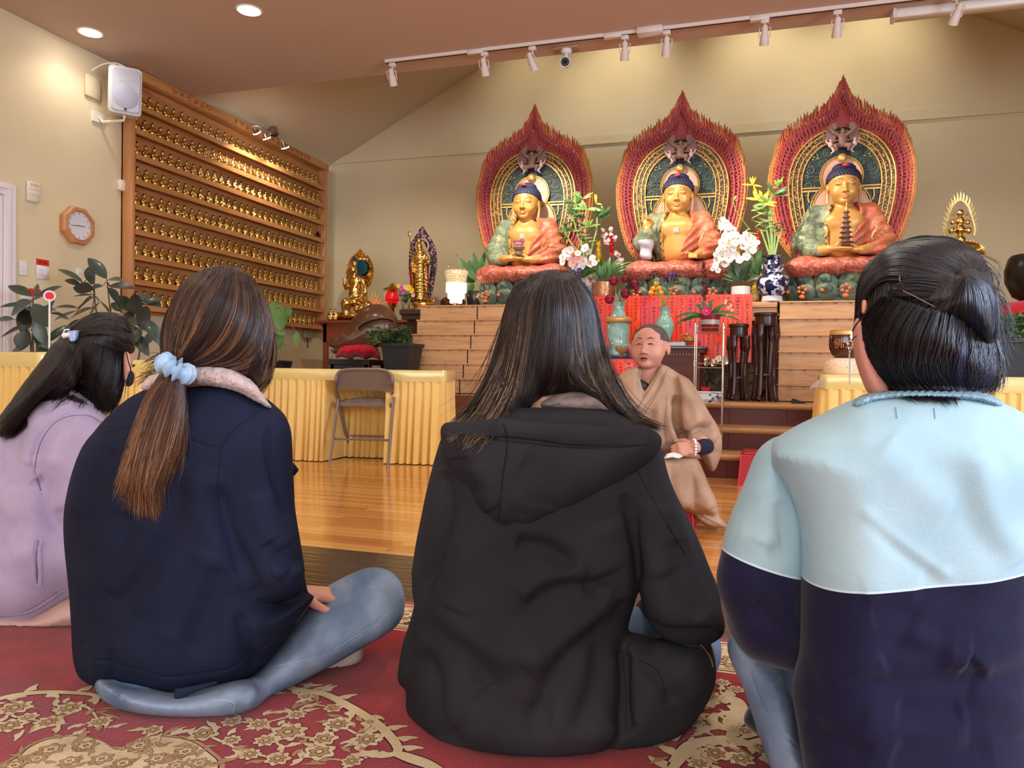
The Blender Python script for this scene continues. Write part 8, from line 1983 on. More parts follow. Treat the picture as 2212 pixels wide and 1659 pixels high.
 so = Infl([(635,1445),(690,1412),(745,1385),(775,1382),(785,1400),(780,1428),(745,1450),(700,1466),(660,1466)],1.80,.03,.045); m_sock = mat('grey dotted sock',srgb(196,186,180),.9); nt,bs,mp = mnodes(m_sock); vo = node(nt,'ShaderNodeTexVoronoi'); vo.inputs['Scale'].default_value = 42; nt.links.new(mp.outputs[0],vo.inputs['Vector']); r_ = node(nt,'ShaderNodeValToRGB'); r_.color_ramp.elements[0].position = .13; r_.color_ramp.elements[1].position = .17; r_.color_ramp.elements[0].color = srgb(60,56,66); r_.color_ramp.elements[1].color = srgb(198,188,182); nt.links.new(vo.outputs[0],r_.inputs[0]); nt.links.new(r_.outputs[0],bs.inputs['Base Color'])
 inflated('sock',[so],[m_sock],t,h=.005,cut=floorcut)
 cap = Infl([(357,702),(370,650),(402,606),(440,582),(482,573),(530,586),(564,626),(586,680),(590,740),(578,795),(560,835),(530,822),(480,806),(410,806),(368,800),(352,770)],1.6,.105,.115)
 tail = Infl([(352,800),(398,802),(402,860),(398,940),(378,1000),(350,1050),(335,1110),(310,1080),(272,1060),(275,980),(296,900),(325,840)],1.50,.03,.035)
 hc = inflated('hair',[cap,tail],[m_capb],t,h=.006,k=.01,post=lambda V,N: V+N*(.002*vnoise(V*np.array((1,1,.2)),150,6))[:,None])
 G_ = [[(395,608),(362,680),(354,740),(362,792)],[(440,582),(390,650),(368,730),(366,792)],[(482,574),(430,640),(398,720),(374,795)],[(500,573),(470,660),(430,740),(380,797)],[(520,580),(528,680),(480,765),(385,802)],[(548,600),(572,700),(520,785),(388,806)],[(568,633),(590,730),(540,808),(390,810)]]
 def tn(t_,l,r): return np.where(l > .74,.6+.34*r,.06+.38*r*(.4+l))
 infs = [cap,tor]
 strands('hair_strands',G_,3800,infs,[m_hairbr],hc,jit=3.5,tint=tn,seed=11,clump=.5,short=.02)
 strands('hair_strands',[[(575,650),(592,745),(580,815),(556,850)],[(560,640),(580,740),(568,810),(540,845)],[(545,640),(560,740),(545,800),(520,835)]],700,infs,[m_hairbr],hc,jit=5,tint=tn,seed=12,short=.3)
 T_ = [[(366,808),(322,850),(296,930),(276,1000),(252,1062)],[(372,808),(340,870),(310,960),(290,1050),(282,1100)],[(380,808),(362,880),(335,970),(325,1050),(334,1128)],[(388,808),(385,880),(368,960),(348,1040),(322,1092)],[(396,808),(400,880),(396,940),(380,1000)]]
 strands('ponytail_strands',T_,2300,[tail,tor],[m_hairbr],hc,jit=7,tint=lambda t_,l,r: np.where(l > .45,.62+.38*r,.3+.4*r),seed=13,clump=.8,short=.45)
 strands('hair_strands',[[(365,770),(345,765),(330,775),(318,790)],[(370,790),(340,800),(310,808),(290,812)]],60,infs,[m_hairbr],hc,jit=9,tint=tn,seed=14,clump=.1,rad=.0005)
 m_scr = mat('pale blue satin',srgb(136,170,198),.4,sheen=.3,noise=14,col2=srgb(170,196,216)); b = MB(); c0 = D3(379,796,1.475); n = 72; V = []; ax = np.array(RT*.86-UP*.5); ay = FW
 for i in range(n):
  a = 2*pi*i/n; c_ = c0+(ax*cos(a)*.027+ay*sin(a)*.024); rr_ = .0125*(1+.28*sin(a*11)+.15*sin(a*17+1)); od = ax*cos(a)+ay*sin(a); ud = np.cross(ax,ay)
  for k in range(10): q = 2*pi*k/10; V.append(c_+(od*cos(q)+ud*sin(q)*1.25)*rr_)
 b.add(V,[(i*10+k,i*10+(k+1) % 10,((i+1) % n)*10+(k+1) % 10,((i+1) % n)*10+k) for i in range(n) for k in range(10)]); b.build('scrunchie',m_scr,t)
girl_navy()
# ---------------------------------------------------------------- girl in lilac fleece
def girl_lilac():
 t = PT('person in a lilac fleece with a blue sparkling hair clip, bowing her head',tuple(D3(80,1340,2.1)*(1,1,0)))
 J = dict(head=D3(225,782,2.13),neck=D3(190,860,2.12),chest=D3(130,980,2.1),waist=D3(70,1180,2.1),pelvis=D3(60,1270,2.12),sh_l=D3(30,980,2.18),sh_r=D3(180,960,2.05),el_l=D3(40,1150,2.3),wr_l=D3(180,1190,2.45),el_r=D3(190,1130,2.08),wr_r=D3(260,1190,2.3),kn_l=D3(60,1220,2.65),kn_r=D3(330,1240,2.45),an_l=D3(260,1280,2.55),an_r=D3(180,1280,2.5))
 J['hand_l'] = (J['wr_l'],RT+V3(0,.3,-.2),(0,0,1),1); J['hand_r'] = (J['wr_r'],RT*.8+V3(0,.5,-.1),(0,0,1),-1)
 sk = Infl([(266,760),(275,757),(283,772),(284,800),(279,828),(270,825),(267,800)],2.08,.012,.02)
 body,ch,Rm = person_body(t,J,radians(32),.19,[m_skin,m_lips],tilt=radians(-25),more=[sk],h=.0085); eyes(body,ch,Rm,.19)
 tor = Infl([(-85,1180),(-60,1040),(0,945),(60,880),(112,845),(165,838),(215,880),(240,940),(250,1100),(235,1260),(150,1292),(60,1348),(-20,1345),(-85,1310)],2.1,.14,.15)
 sv = Infl([(75,985),(95,930),(130,902),(190,893),(240,925),(260,1000),(265,1150),(200,1180),(130,1130),(95,1080)],2.0,.07,.08)
 ln = [([(85,1060),(72,1010),(90,945),(130,902),(185,892),(225,912)],2.5,-.008),([(60,900),(30,980),(10,1060)],8,-.005),([(100,880),(70,950),(60,1010)],8,.006),([(75,1030),(95,1060),(100,1110),(130,1160)],8,-.012),([(110,980),(105,1050),(125,1110)],10,.006),([(85,1165),(78,1200),(80,1262)],2.5,-.006),([(92,1165),(88,1210),(90,1270)],2.5,.004),([(0,1330),(60,1320),(135,1275)],2.2,-.004),([(-40,1080),(0,1130),(40,1150)],10,-.006),([(20,1200),(60,1190),(80,1150)],12,.006)]
 fj = inflated('fleece_jacket',[tor,sv],[m_lilac],t,extra=[(lambda P: smin(s_cap(P,J['sh_l'],J['el_l'],.06,.052),s_cap(P,J['el_l'],J['el_l']+(J['wr_l']-J['el_l'])*.88,.05,.036),.01),np.minimum(np.minimum(J['sh_l'],J['el_l']),J['wr_l'])-.07,np.maximum(np.maximum(J['sh_l'],J['el_l']),J['wr_l'])+.07),(lambda P: smin(s_cap(P,J['sh_r'],J['el_r'],.06,.052),s_cap(P,J['el_r'],J['el_r']+(J['wr_r']-J['el_r'])*.88,.05,.036),.01),np.minimum(np.minimum(J['sh_r'],J['el_r']),J['wr_r'])-.07,np.maximum(np.maximum(J['sh_r'],J['el_r']),J['wr_r'])+.07)],h=.008,k=.012,fine=True,cut=floorcut,post=lambda V,N: strokes(V,N,ln)+N*wrinkle(V,.006,8,7)[:,None])
 seam(fj,[tor,sv],[[(88,1060),(76,1010),(92,948),(130,906),(185,897),(220,915)],[(84,1168),(78,1205),(80,1260)],[(-40,1335),(60,1325),(135,1280)]],mat('lilac thread',srgb(120,110,146),.9),.0014)
 pn = Infl([(-60,1330),(60,1325),(150,1285),(230,1280),(250,1340),(180,1368),(80,1380),(0,1382),(-60,1378)],2.12,.07,.14)
 inflated('trousers',[pn],[m_pinkp],t,h=.008,cut=floorcut,post=lambda V,N: strokes(V,N,[([(72,1342),(78,1318),(118,1300)],2,-.003),([(75,1345),(105,1352),(112,1335)],2,.003),([(20,1345),(40,1365),(60,1378)],4,-.005)]),extra=[(lambda P: s_chain(P,[J['pelvis'],D3(330,1240,2.45),D3(200,1280,2.5)],[.10,.08,.06],.03),D3(60,1300,2.0)-.2,D3(330,1230,2.5)+.12)])
 cap = Infl([(120,745),(150,704),(190,680),(226,674),(262,680),(287,714),(292,757),(280,765),(268,770),(264,815),(255,855),(235,888),(205,875),(170,845),(140,820),(122,785)],2.12,.11,.115)
 tail = Infl([(125,735),(160,760),(165,820),(140,845),(100,850),(55,898),(28,935),(0,945),(-8,915),(20,870),(60,815),(95,770)],2.0,.045,.05)
 hc = inflated('hair',[cap,tail],[m_cap],t,h=.007,k=.02,post=lambda V,N: V+N*(.002*vnoise(V*np.array((1,1,.3)),150,9))[:,None])
 tn = lambda t_,l,r: .12+.45*r*l+.12*r
 strands('hair_strands',[[(286,720),(240,700),(190,705),(158,722)],[(275,690),(235,682),(190,695),(158,718)],[(240,675),(205,680),(175,700),(155,718)],[(288,745),(240,722),(195,718),(160,726)]],1500,[cap],[m_hair],hc,jit=2.5,tint=tn,seed=21,clump=.4,short=.02,rad=.0008)
 strands('hair_strands',[[(160,730),(120,800),(70,860),(20,910),(-5,945)],[(165,735),(130,810),(90,860),(45,910),(10,945)],[(175,735),(150,800),(110,850),(60,900),(25,935)],[(200,740),(180,800),(150,840),(110,860)],[(225,745),(210,820),(205,860),(200,880)],[(255,760),(250,820),(235,870),(222,895)],[(265,765),(265,820),(252,865),(238,890)]],2400,[cap,tail,tor],[m_hair],hc,jit=5,tint=tn,seed=22,clump=.65,rad=.0009)
 strands('hair_strands',[[(150,800),(130,835),(140,852),(185,862)],[(150,810),(135,842),(150,858),(200,872)]],120,[cap,tail,tor],[m_hair],hc,jit=2,tint=tn,seed=23,short=.1)
 b = MB(); m_clip = mat('blue glitter clip',srgb(104,128,176),.2,noise=300,col2=srgb(190,204,230),coat=.6); Dc = float(cap.front(160,728))-.012
 b.prism([(0,0),(0,0)],0,0,0) if False else None
 Q = [D3(x,y,Dc) for x,y in ((152,716),(171,714),(169,730),(165,743),(156,735))]; n = len(Q); b.add([tuple(q) for q in Q]+[tuple(q-FW*.012) for q in Q],[tuple(range(n-1,-1,-1)),tuple(range(n,2*n))]+[(i,(i+1) % n,n+(i+1) % n,n+i) for i in range(n)]); cl = b.build('hair_clip',m_clip,t,False)
 b = MB(); c0 = D3(145,724,Dc-.006); b.tube([c0-RT*.010-UP*.002,c0+RT*.010+UP*.002],.0075,10); b.tube([D3(136,722,Dc),D3(140,712,Dc-.006),D3(150,712,Dc-.006)],.002,5); b.build('pearl_bar',mat('pearl white',srgb(236,230,226),.25,coat=.5),cl)
 inflated('cheek_mask',[Infl([(281,800),(290,808),(288,828),(276,836),(272,826)],2.06,.012,.02)],[mat('black cloth mask',srgb(24,20,24),.8)],t,h=.004)
 b = MB(); b.tube(crom([D3(273,762,2.05),D3(277,780,2.045),D3(282,798,2.05),D3(280,815,2.045)],4),.0016,5); b.build('mask_strap',m_dark,t)
girl_lilac()
# ---------------------------------------------------------------- girl in the blue and navy sweatshirt
def twotone(name,a0,slope,top=srgb(166,196,204),low=srgb(24,24,46),pipe=srgb(190,218,220)):
 m = cloth(name,top,srgb(150,182,192),nscale=6,weave=240,wd=.001,sheen=.15); nt,bs,mp = mnodes(m)
 g = node(nt,'ShaderNodeNewGeometry'); sx = node(nt,'ShaderNodeSeparateXYZ'); dt = node(nt,'ShaderNodeVectorMath',operation='DOT_PRODUCT'); dt.inputs[1].default_value = tuple(RT); nt.links.new(g.outputs['Position'],sx.inputs[0]); nt.links.new(g.outputs['Position'],dt.inputs[0])
 k = node(nt,'ShaderNodeMath',operation='MULTIPLY'); k.inputs[1].default_value = slope; nt.links.new(dt.outputs['Value'],k.inputs[0])
 s = node(nt,'ShaderNodeMath',operation='SUBTRACT'); nt.links.new(sx.outputs['Z'],s.inputs[0]); nt.links.new(k.outputs[0],s.inputs[1])
 s2 = node(nt,'ShaderNodeMath',operation='SUBTRACT'); nt.links.new(s.outputs[0],s2.inputs[0]); s2.inputs[1].default_value = a0
 lt = node(nt,'ShaderNodeMath',operation='LESS_THAN'); nt.links.new(s2.outputs[0],lt.inputs[0]); lt.inputs[1].default_value = 0
 ab = node(nt,'ShaderNodeMath',operation='ABSOLUTE'); nt.links.new(s2.outputs[0],ab.inputs[0]); l2 = node(nt,'ShaderNodeMath',operation='LESS_THAN'); nt.links.new(ab.outputs[0],l2.inputs[0]); l2.inputs[1].default_value = .0016
 src = bs.inputs['Base Color'].links[0].from_socket; nn = node(nt,'ShaderNodeTexNoise'); nn.inputs['Scale'].default_value = 3; lowr = node(nt,'ShaderNodeMixRGB'); lowr.inputs[1].default_value = low; lowr.inputs[2].default_value = srgb(32,31,58); nt.links.new(mp.outputs[0],nn.inputs[0]); nt.links.new(nn.outputs[0],lowr.inputs[0])
 m1 = node(nt,'ShaderNodeMixRGB'); nt.links.new(lt.outputs[0],m1.inputs[0]); nt.links.new(src,m1.inputs[1]); nt.links.new(lowr.outputs[0],m1.inputs[2])
 m2 = node(nt,'ShaderNodeMixRGB'); nt.links.new(l2.outputs[0],m2.inputs[0]); nt.links.new(m1.outputs[0],m2.inputs[1]); m2.inputs[2].default_value = pipe; nt.links.new(m2.outputs[0],bs.inputs['Base Color']); return m
def girl_blue():
 t = PT('person with half-tied black hair in a pale blue and navy sweatshirt',tuple(D3(1990,1700,1.12)*(1,1,0)))
 J = dict(head=D3(1992,705,1.145),neck=D3(1990,850,1.12),chest=D3(1995,1060,1.11),waist=D3(1990,1450,1.12),pelvis=D3(1990,1640,1.13),sh_l=D3(1720,1020,1.13),sh_r=D3(2265,1030,1.13),el_l=D3(1650,1330,1.16),wr_l=D3(1760,1330,1.42),el_r=D3(2350,1330,1.16),wr_r=D3(2150,1350,1.42),kn_l=D3(1640,1345,1.5),kn_r=D3(2250,1380,1.5),an_l=D3(1780,1500,1.42),an_r=D3(1900,1420,1.55),toe_l=D3(1700,1520,1.40))
 J['hand_l'] = (J['wr_l'],RT+V3(0,.3,-.2),(0,0,1),1); J['hand_r'] = (J['wr_r'],-RT*.9+V3(0,.3,-.1),(0,0,1),-1)
 ek = Infl([(1846,690),(1870,690),(1900,760),(1930,840),(1930,870),(1885,862),(1864,828),(1848,780),(1841,735)],1.12,.02,.05)
 body,ch,Rm = person_body(t,J,radians(-12),.19,[m_skin2,m_lips],more=[ek],h=.0075); eyes(body,ch,Rm,.19)
 tor = Infl([(1845,862),(1780,892),(1705,930),(1650,978),(1690,1050),(1724,1130),(1728,1250),(1729,1400),(1714,1480),(1724,1570),(1745,1700),(1790,1800),(2230,1810),(2280,1500),(2285,1250),(2330,1000),(2250,918),(2160,868),(2100,850),(1985,842),(1900,850)],1.1,.12,.13,pad=60)
 lines = [([(1655,985),(1700,1050),(1724,1130),(1726,1240)],2.5,-.006),([(1850,1090),(1930,1160),(2010,1220),(2060,1250)],5,.004),([(1870,1110),(1950,1190),(2030,1250)],7,-.004),([(2100,960),(2110,1060),(2150,1150),(2212,1210)],14,.010),([(2080,980),(2090,1070),(2120,1150),(2180,1220)],12,-.007),([(1900,950),(1980,1040),(2060,1100)],16,.005),([(1930,940),(2010,1010),(2080,1080)],14,-.004),
    ([(1740,1540),(1800,1500),(1900,1470),(2050,1460),(2212,1480)],10,-.010),([(1760,1470),(1860,1440),(1980,1440),(2150,1430)],14,.010),([(1900,1430),(1960,1405),(2050,1420)],9,-.008),([(1960,1350),(2040,1400),(2090,1420)],13,.009),([(1880,1340),(1950,1330),(2060,1390)],10,-.006),([(2100,1440),(2160,1400),(2240,1380)],14,.010),([(2100,1470),(2180,1510),(2240,1560)],14,.008),([(1740,1560),(1800,1600),(1880,1640)],9,-.009),([(1850,1560),(1950,1580),(2100,1570)],18,.008),([(1930,1530),(2000,1545),(2080,1535)],10,-.007),([(1980,1260),(2080,1290),(2200,1330)],14,-.005),([(1760,1380),(1800,1320),(1880,1290)],14,-.004),([(1920,1620),(2020,1640),(2150,1620)],16,-.006)]
 mt = twotone('two tone sweatshirt body',.0,.0)
 front_z = lambda x,y: float(pd(x,y,float(tor.front(x,y)))[2])
 za,zb = front_z(1760,1263),front_z(2180,1249); ua = float(np.array(pd(1760,1263,float(tor.front(1760,1263)))) @ RT); ub = float(np.array(pd(2180,1249,float(tor.front(2180,1249)))) @ RT); sl_ = (zb-za)/(ub-ua)
 MATS.pop('two tone sweatshirt body'); mt = twotone('two tone sweatshirt body',za-sl_*ua,sl_)
 sw = inflated('sweatshirt',[tor],[mt],t,h=.0066,fine=True,cut=floorcut,post=lambda V,N: strokes(V,N,[(p_,w_*1.25,a_*.5) for p_,w_,a_ in lines])+N*wrinkle(V,.0034,8,3)[:,None])
 slv = Infl([(1648,972),(1700,985),(1745,1090),(1752,1260),(1745,1437),(1652,1431),(1606,1402),(1576,1342),(1547,1258),(1560,1190),(1590,1090)],1.13,.07,.08)
 fz = lambda x,y: np.array(pd(x,y,float(slv.front(x,y)))); a,c = fz(1580,1198),fz(1712,1247); k_ = float((c[2]-a[2])/((c-a) @ RT))
 m_s = twotone('two tone sleeve',float(a[2]-k_*(a @ RT)),k_)
 inflated('sleeve',[slv],[m_s],sw,extra=[(lambda P: smin(s_cap(P,J['sh_l'],J['el_l'],.06,.052),s_cap(P,J['el_l'],J['el_l']+(J['wr_l']-J['el_l'])*.88,.05,.036),.01),np.minimum(np.minimum(J['sh_l'],J['el_l']),J['wr_l'])-.07,np.maximum(np.maximum(J['sh_l'],J['el_l']),J['wr_l'])+.07)],h=.0066,fine=True,cut=floorcut,post=lambda V,N: strokes(V+N*wrinkle(V,.003,9,4)[:,None],N,[([(1640,1040),(1660,1120),(1640,1180)],12,.0022),([(1680,1080),(1690,1160),(1670,1220)],12,-.0025),([(1590,1150),(1640,1170),(1690,1160)],9,.0018),([(1620,1300),(1670,1340),(1720,1330)],12,-.006)]))
 slr = Infl([(2245,945),(2350,1000),(2420,1150),(2440,1300),(2400,1420),(2300,1430),(2270,1260),(2270,1100)],1.13,.07,.08); inflated('sleeve',[slr],[m_s],sw,extra=[(lambda P: smin(s_cap(P,J['sh_r'],J['el_r'],.06,.052),s_cap(P,J['el_r'],J['el_r']+(J['wr_r']-J['el_r'])*.88,.05,.036),.01),np.minimum(np.minimum(J['sh_r'],J['el_r']),J['wr_r'])-.07,np.maximum(np.maximum(J['sh_r'],J['el_r']),J['wr_r'])+.07)],h=.009,cut=floorcut)
 nb = Infl([(1838,874),(1858,856),(1900,847),(1985,842),(2100,846),(2152,860),(2164,880),(2100,868),(1985,864),(1900,868),(1852,884)],1.075,.012,.05)
 inflated('ribbed_neckband',[nb],[cloth('pale blue rib knit',srgb(150,180,190),srgb(130,160,172),weave=400)],sw,h=.004,post=lambda V,N: V+N*(.0012*np.sin((V @ RT)*900))[:,None])
 m_sw2 = mat('sweatshirt thread',srgb(128,158,168),.9); seam(sw,[tor],[[(1655,985),(1700,1048),(1722,1110)],[(1935,880),(1938,905)],[(2018,882),(2020,905)]],m_sw2,.0008)
 jn = Infl([(1590,1370),(1640,1400),(1720,1430),(1745,1500),(1760,1600),(1790,1700),(1700,1720),(1650,1620),(1610,1500),(1575,1420),(1572,1380)],1.28,.09,.1,slope=-.55)
 inflated('jeans',[jn],[m_denim],t,h=.0075,fine=True,cut=floorcut,post=lambda V,N: strokes(V,N,[([(1615,1440),(1655,1540),(1730,1620)],1.8,-.003),([(1700,1440),(1725,1520),(1740,1620)],6,-.004)]),extra=[(lambda P: s_chain(P,[J['pelvis'],D3(2250,1380,1.5),D3(1900,1420,1.55)],[.11,.09,.06],.03),D3(1950,1600,1.0)-.15,D3(2280,1350,1.6)+.12)])
 sk = Infl([(1618,1525),(1640,1512),(1700,1540),(1760,1590),(1750,1615),(1700,1612),(1640,1590),(1606,1560)],1.42,.035,.045); inflated('sock',[sk],[mat('dark grey sock',srgb(38,44,46),.95,sheen=.4)],t,h=.006,cut=floorcut)
 cap = Infl([(1850,640),(1862,590),(1900,545),(1950,524),(2010,516),(2070,524),(2115,550),(2142,590),(2148,640),(2146,700),(2152,770),(2150,820),(2110,845),(2050,852),(1985,850),(1926,842),(1890,812),(1864,762),(1854,700)],1.13,.105,.115)
 hc = inflated('hair',[cap],[m_cap],t,h=.006,post=lambda V,N: strokes(V,N,[([(1905,640),(1960,655),(2010,672),(2080,682),(2140,690)],7,-.008),([(2085,600),(2110,650),(2135,690)],18,.014),([(2060,600),(2040,650),(2030,690)],16,.010)])+N*(.002*vnoise(V*np.array((1,1,.2)),150,2))[:,None])
 bun = Infl([(2068,588),(2100,580),(2135,600),(2152,650),(2150,700),(2140,735),(2105,712),(2060,690),(2010,688),(2035,640)],1.035,.035,.035)
 inflated('hair_bun',[bun],[m_cap],hc,h=.0055)
 tn = lambda t_,l,r: np.where((t_ > .62) & (l > .45),.6+.2*r,.1+.35*r*l+.1*r)  # right-hand bun locks carry the painted blue daylight sheen
 tk = lambda t_,l,r: .15+.35*r*l+.25*(r > .93)
 up_ = [[(1852,700),(1870,640),(1910,600),(1990,600),(2078,604)],[(1852,640),(1885,580),(1945,555),(2020,575),(2080,600)],[(1880,570),(1930,530),(1990,530),(2045,555),(2084,596)],[(1930,530),(1985,514),(2040,525),(2070,560),(2086,594)],[(2000,516),(2050,516),(2090,540),(2095,570),(2090,594)],[(1920,640),(1960,640),(2020,640),(2060,625),(2080,606)],[(2148,640),(2140,590),(2120,570),(2096,590)]]
 strands('hair_strands',up_[:6],3600,[cap],[m_hairb],hc,jit=3.5,tint=tk,seed=31,clump=.45,short=.03,rad=.0006)
 strands('hair_strands',[up_[4],[(2070,520),(2110,548),(2112,575),(2092,596)],up_[6]],700,[cap],[m_hairb],hc,jit=3,tint=tk,seed=37,clump=.4,short=.03,rad=.0006)
 strands('bun_strands',[[(2080,600),(2050,625),(2020,665),(2005,700)],[(2084,600),(2070,640),(2060,680),(2055,712)],[(2088,598),(2095,640),(2095,690),(2092,722)],[(2092,597),(2120,630),(2130,690),(2132,740)],[(2096,596),(2140,620),(2156,680),(2150,735)]],1700,[bun,cap],[m_hairb],hc,jit=4,tint=tn,seed=32,clump=.6,rad=.0006)
 lo_ = [[(1905,640),(1868,690),(1862,750),(1884,800),(1935,848)],[(1930,645),(1890,710),(1880,770),(1910,820),(1960,850)],[(1970,655),(1930,720),(1920,790),(1950,835),(2000,860)],[(2010,668),(1985,730),(1975,800),(2000,840),(2040,862)],[(2050,676),(2040,740),(2030,800),(2040,840),(2055,866)],[(2090,680),(2095,750),(2090,810),(2085,845)],[(2130,690),(2140,760),(2135,815),(2110,850)],[(2146,700),(2160,770),(2158,820),(2140,850)]]
 strands('hair_strands',lo_,4200,[cap,tor],[m_hairb],hc,jit=5,tint=lambda t_,l,r: np.where((t_ > .6) & (t_ < .95) & (l > .5),.6+.2*r,.1+.35*r*l+.1*r),seed=33,clump=.62,rad=.0006,curl=6,lift=.009,short=.35)  # locks towards the right tinted with the same painted daylight sheen
 strands('hair_strands',[[(2130,700),(2165,770),(2180,810),(2212,800)],[(2140,640),(2168,660),(2175,720),(2180,760)],[(2110,545),(2150,570),(2152,600),(2148,610)]],70,[cap],[m_hairb],hc,jit=8,tint=tk,seed=34,clump=.1,rad=.0004)
 m_sc = mat('parting skin',srgb(120,92,84),.6)
 b = MB()
 for pts in (((1956,572),(1945,590),(1944,608),(1952,622)),((1950,628),(1975,640),(1998,652),(2022,664)),((2090,684),(2108,680),(2128,686))): b.tube(crom([D3(x,y,float(cap.front(x,y))-.007) for x,y in pts],4),.0009,5)
 b.build('parting',m_sc,hc)
 er = Infl([(1862,650),(1870,645),(1874,660),(1868,680),(1861,678)],1.05,.006,.010)
 inflated('ear',[er],[m_skin2],t,h=.003)
 fr = [[(1880,560),(1853,610),(1846,660),(1845,720)],[(1890,560),(1862,620),(1856,670),(1850,720)]]; strands('hair_strands',fr,240,[cap],[m_hairb],hc,jit=2,tint=tk,seed=35,rad=.0006)
 b = MB(); De = 1.04; b.tube(crom([D3(1866,682,De),D3(1850,700,De-.005),D3(1841,716,De)],4),.0011,5); b.tube(crom([D3(1850,726,De),D3(1842,732,De),D3(1838,740,De)],4),.0008,5); b.build('mask_cord',m_dark,t)
 b = MB(); b.tube([D3(1837+6*cos(a),743+6*sin(a),De-.003) for a in np.linspace(0,5.2,16)],.0011,5); b.tube([D3(1836+3*cos(a),753+4*sin(a),De-.003) for a in np.linspace(0,6,12)],.0009,5); b.ball(tuple(D3(1835,760,De-.003)),.0022,8); b.tube([D3(1835,762,De-.003),D3(1834.5,830,De-.003)],.0010,5); b.build('earring',m_nickel,t)
girl_blue()
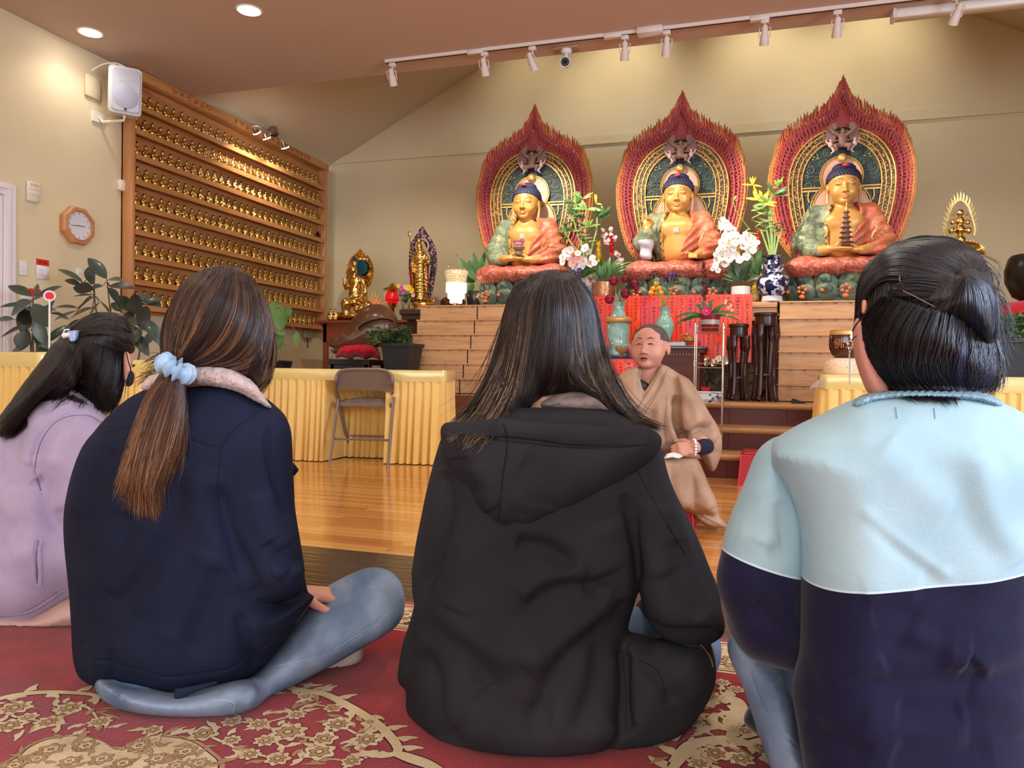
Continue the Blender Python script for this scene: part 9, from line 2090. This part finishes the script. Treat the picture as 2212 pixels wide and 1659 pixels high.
# ---------------------------------------------------------------- the robed speaker
def speaker():
 c0 = D3(1430,1000,3.6); t = thing('person','person with a shaved head in a tan robe, seated facing the girls and speaking','person',tuple(c0*(1,1,0)))
 hs = .228; dm = 3.6; m_st = mat('grey stubble',srgb(78,69,66),.85,spec=.15,noise=40,col2=srgb(96,82,76)); m_face = mat('weathered rosy skin',srgb(204,148,126),.5,spec=.35,sss=.15,noise=9,col2=srgb(196,132,112))
 J = dict(head=D3(1403,749,3.62),neck=D3(1402,822,3.64),chest=D3(1405,880,3.64),waist=D3(1400,960,3.66),pelvis=D3(1395,1010,3.68),sh_l=D3(1345,850,3.68),sh_r=D3(1468,850,3.62),el_l=D3(1325,930,3.6),wr_l=D3(1370,978,3.42),el_r=D3(1525,940,3.52),wr_r=D3(1507,966,3.40),kn_l=D3(1340,1000,3.3),kn_r=D3(1475,1030,3.46),an_l=D3(1370,1120,3.36),an_r=D3(1480,1100,3.55),toe_r=D3(1500,1120,3.5),toe_l=D3(1350,1140,3.22))
 J['hand_r'] = (J['wr_r']-RT*.0,-RT*.97-UP*.10-FW*.08,UP*.62-FW*.78,-1); J['hand_l'] = (J['wr_l'],RT*.8-UP*.2-FW*.3,UP*.9-FW*.3,1)
 yaw = atan2(*(lambda v: (v[0],v[1]))(-(FW*cos(.46)+RT*sin(.46))))
 def es(q,mi):
  x,y,z = q[:,0],q[:,1],q[:,2]; ax = np.abs(x)
  hair = ((z > .78+.08*np.cos(ax*9)*(ax < .3)+(-y-.2)*.1)) | ((ax > .225) & (z > .60) & (y > -.22)) | ((y > -.02) & (z > .42) & (ax < .345)) | ((y > .1) & (z > .25) & (z < .9))
  return np.where(hair & (z > .2),2,mi)
 body,ch,Rm = person_body(t,J,yaw,hs,[m_face,m_lips,m_st],h=.005,extra_sel=es,curl=.95,tilt=radians(8),fat=1.14,hsz=.96)
 eyes(body,ch,Rm,hs,mouth_open=True,brow=srgb(150,104,90))
 T = lambda p: Vector(ch+Rm.astype(float) @ (np.array(p)*hs)); b = MB()
 for s in (-1,1): b.tube([T((s*x,y,z)) for x,y,z in ((.06,-.395,.30),(.105,-.36,.25),(.13,-.345,.19),(.135,-.32,.13))],[.0006,.0012,.0012,.0005],5)
 b.build('smile_crease',mat('skin crease',srgb(160,98,86),.6),body)
 b = MB()
 for s in (-1,1): b.ball(tuple(T((s*.028,-.428,.283))),.0022,6)
 b.build('nostril',m_dark,body)
 tor = Infl([(1318,850),(1340,808),(1378,790),(1405,812),(1428,786),(1465,806),(1497,832),(1502,900),(1492,955),(1475,990),(1440,1000),(1400,1010),(1330,1012),(1308,930)],3.64,.12,.15)
 sr = Infl([(1462,812),(1498,832),(1528,888),(1549,922),(1558,955),(1553,990),(1541,1017),(1533,1013),(1516,990),(1500,966),(1484,955),(1466,925),(1458,880)],3.56,.06,.10)
 lap_ = Infl([(1425,990),(1470,988),(1503,990),(1516,1012),(1530,1048),(1546,1080),(1549,1105),(1540,1112),(1512,1110),(1492,1108),(1480,1103),(1450,1097),(1415,1085),(1400,1010)],3.46,.05,.13)
 tr_2 = Infl([(1505,1100),(1545,1095),(1553,1115),(1573,1136),(1566,1143),(1535,1140),(1512,1128),(1500,1112)],3.47,.02,.05)
 ll_ = Infl([(1310,990),(1400,1000),(1420,1050),(1410,1130),(1330,1140),(1300,1060)],3.4,.08,.12)
 vcut = Infl([(1375,775),(1431,778),(1421,800),(1405,832),(1388,864),(1380,850),(1375,815)],3.5,.05,.12,smooth=False)
 band = lambda P: np.minimum(s_chain(P,[D3(1432,796,3.58),D3(1420,818,3.55),D3(1400,850,3.52),D3(1378,886,3.51),D3(1358,912,3.51)],[.014,.018,.021,.021,.019],.008),s_chain(P,[D3(1372,798,3.59),D3(1377,825,3.545),D3(1388,862,3.52)],[.012,.016,.018],.008))
 def cut(P,d): d = smax(d,-vcut.sdf(P),.006); d = smin(d,np.maximum(band(P),-1),.005); return smax(d,.013-P[:,2],.006)
 ln = [([(1462,850),(1458,900),(1472,940),(1480,960)],4,-.025),([(1452,870),(1448,920),(1460,960)],4,.010),([(1440,850),(1432,920),(1440,970)],3.5,-.008),([(1425,860),(1420,930),(1425,980)],5,.008),([(1480,840),(1505,890),(1495,930),(1485,945)],5,.010),([(1480,940),(1510,925),(1540,930)],4,-.014),([(1478,930),(1505,912),(1535,915)],5,.010),([(1485,955),(1515,940),(1545,955)],4,.010),([(1410,880),(1400,940),(1410,990)],5,-.008),([(1500,960),(1525,965),(1545,985)],4,-.006),([(1495,1000),(1498,1050),(1500,1105)],4,-.008),([(1470,1010),(1468,1060),(1478,1100)],6,.006),([(1510,1020),(1525,1070),(1535,1100)],6,.008),([(1450,1000),(1445,1050),(1455,1090)],5,-.006),([(1500,850),(1530,900),(1545,950)],5,.005),([(1515,1110),(1535,1122),(1560,1134)],3,.006)]
 rb = inflated('robe',[tor,sr,lap_,tr_2,ll_],[m_robe],t,h=.0075,k=.016,fine=True,cut=cut,extra=[(band,D3(1350,930,3.5)-.05,D3(1440,780,3.5)+.05)],post=lambda V,N: strokes(V,N,ln)+N*wrinkle(V,.005,8,12,(1,1,.5))[:,None])
 seam(rb,[tor],[[(1424,800),(1412,828),(1394,856),(1370,890),(1350,914)],[(1440,800),(1430,830),(1412,862),(1388,898),(1368,922)],[(1436,806),(1422,838),(1400,870),(1380,900)]],mat('robe thread',srgb(128,100,80),.9),.0016)
 inflated('black_undershirt',[Infl([(1378,820),(1404,832),(1396,856),(1386,868),(1380,856)],3.57,.02,.035)],[m_black],t,h=.005)
 b = MB(); b.tube([J['wr_r']-RT*.0,J['wr_r']+RT*.025+FW*.01,J['wr_r']+RT*.055+FW*.05],[.032,.038,.036],14); b.build('inner_sleeve',mat('navy cuff',srgb(24,26,44),.9),t)
 b = MB(); w0 = J['wr_r']-RT*.012
 for k in range(14): a = 2*pi*k/14; b.ball(tuple(w0+(UP*cos(a)+FW*sin(a))*.034-RT*.004),.007,6)
 b.build('bead_bracelet',m_whitep,t)
 b = MB(); kz = lap_
 P_ = [(1438,990),(1444,980),(1455,977),(1466,980),(1476,986),(1466,990),(1452,987)]; Q = [D3(x,y,3.33) for x,y in P_]; n = len(Q)
 b.add([tuple(q) for q in Q]+[tuple(q+FW*.05-UP*.006) for q in Q],[tuple(range(n-1,-1,-1)),tuple(range(n,2*n))]+[(i,(i+1) % n,n+(i+1) % n,n+i) for i in range(n)]); o = b.build('tissue',mat('white tissue',srgb(232,230,224),.9),None,False); tag(base_at(o),'crumpled white tissue on the knee of the robed speaker','tissue')
 q = pZ(1483,1147,0); kneeler('red vinyl kneeling stool under the robed speaker',float(q[0])-.36,float(q[1])+.0,float(q[0])+.03,float(q[1])+.30,.20)
speaker()
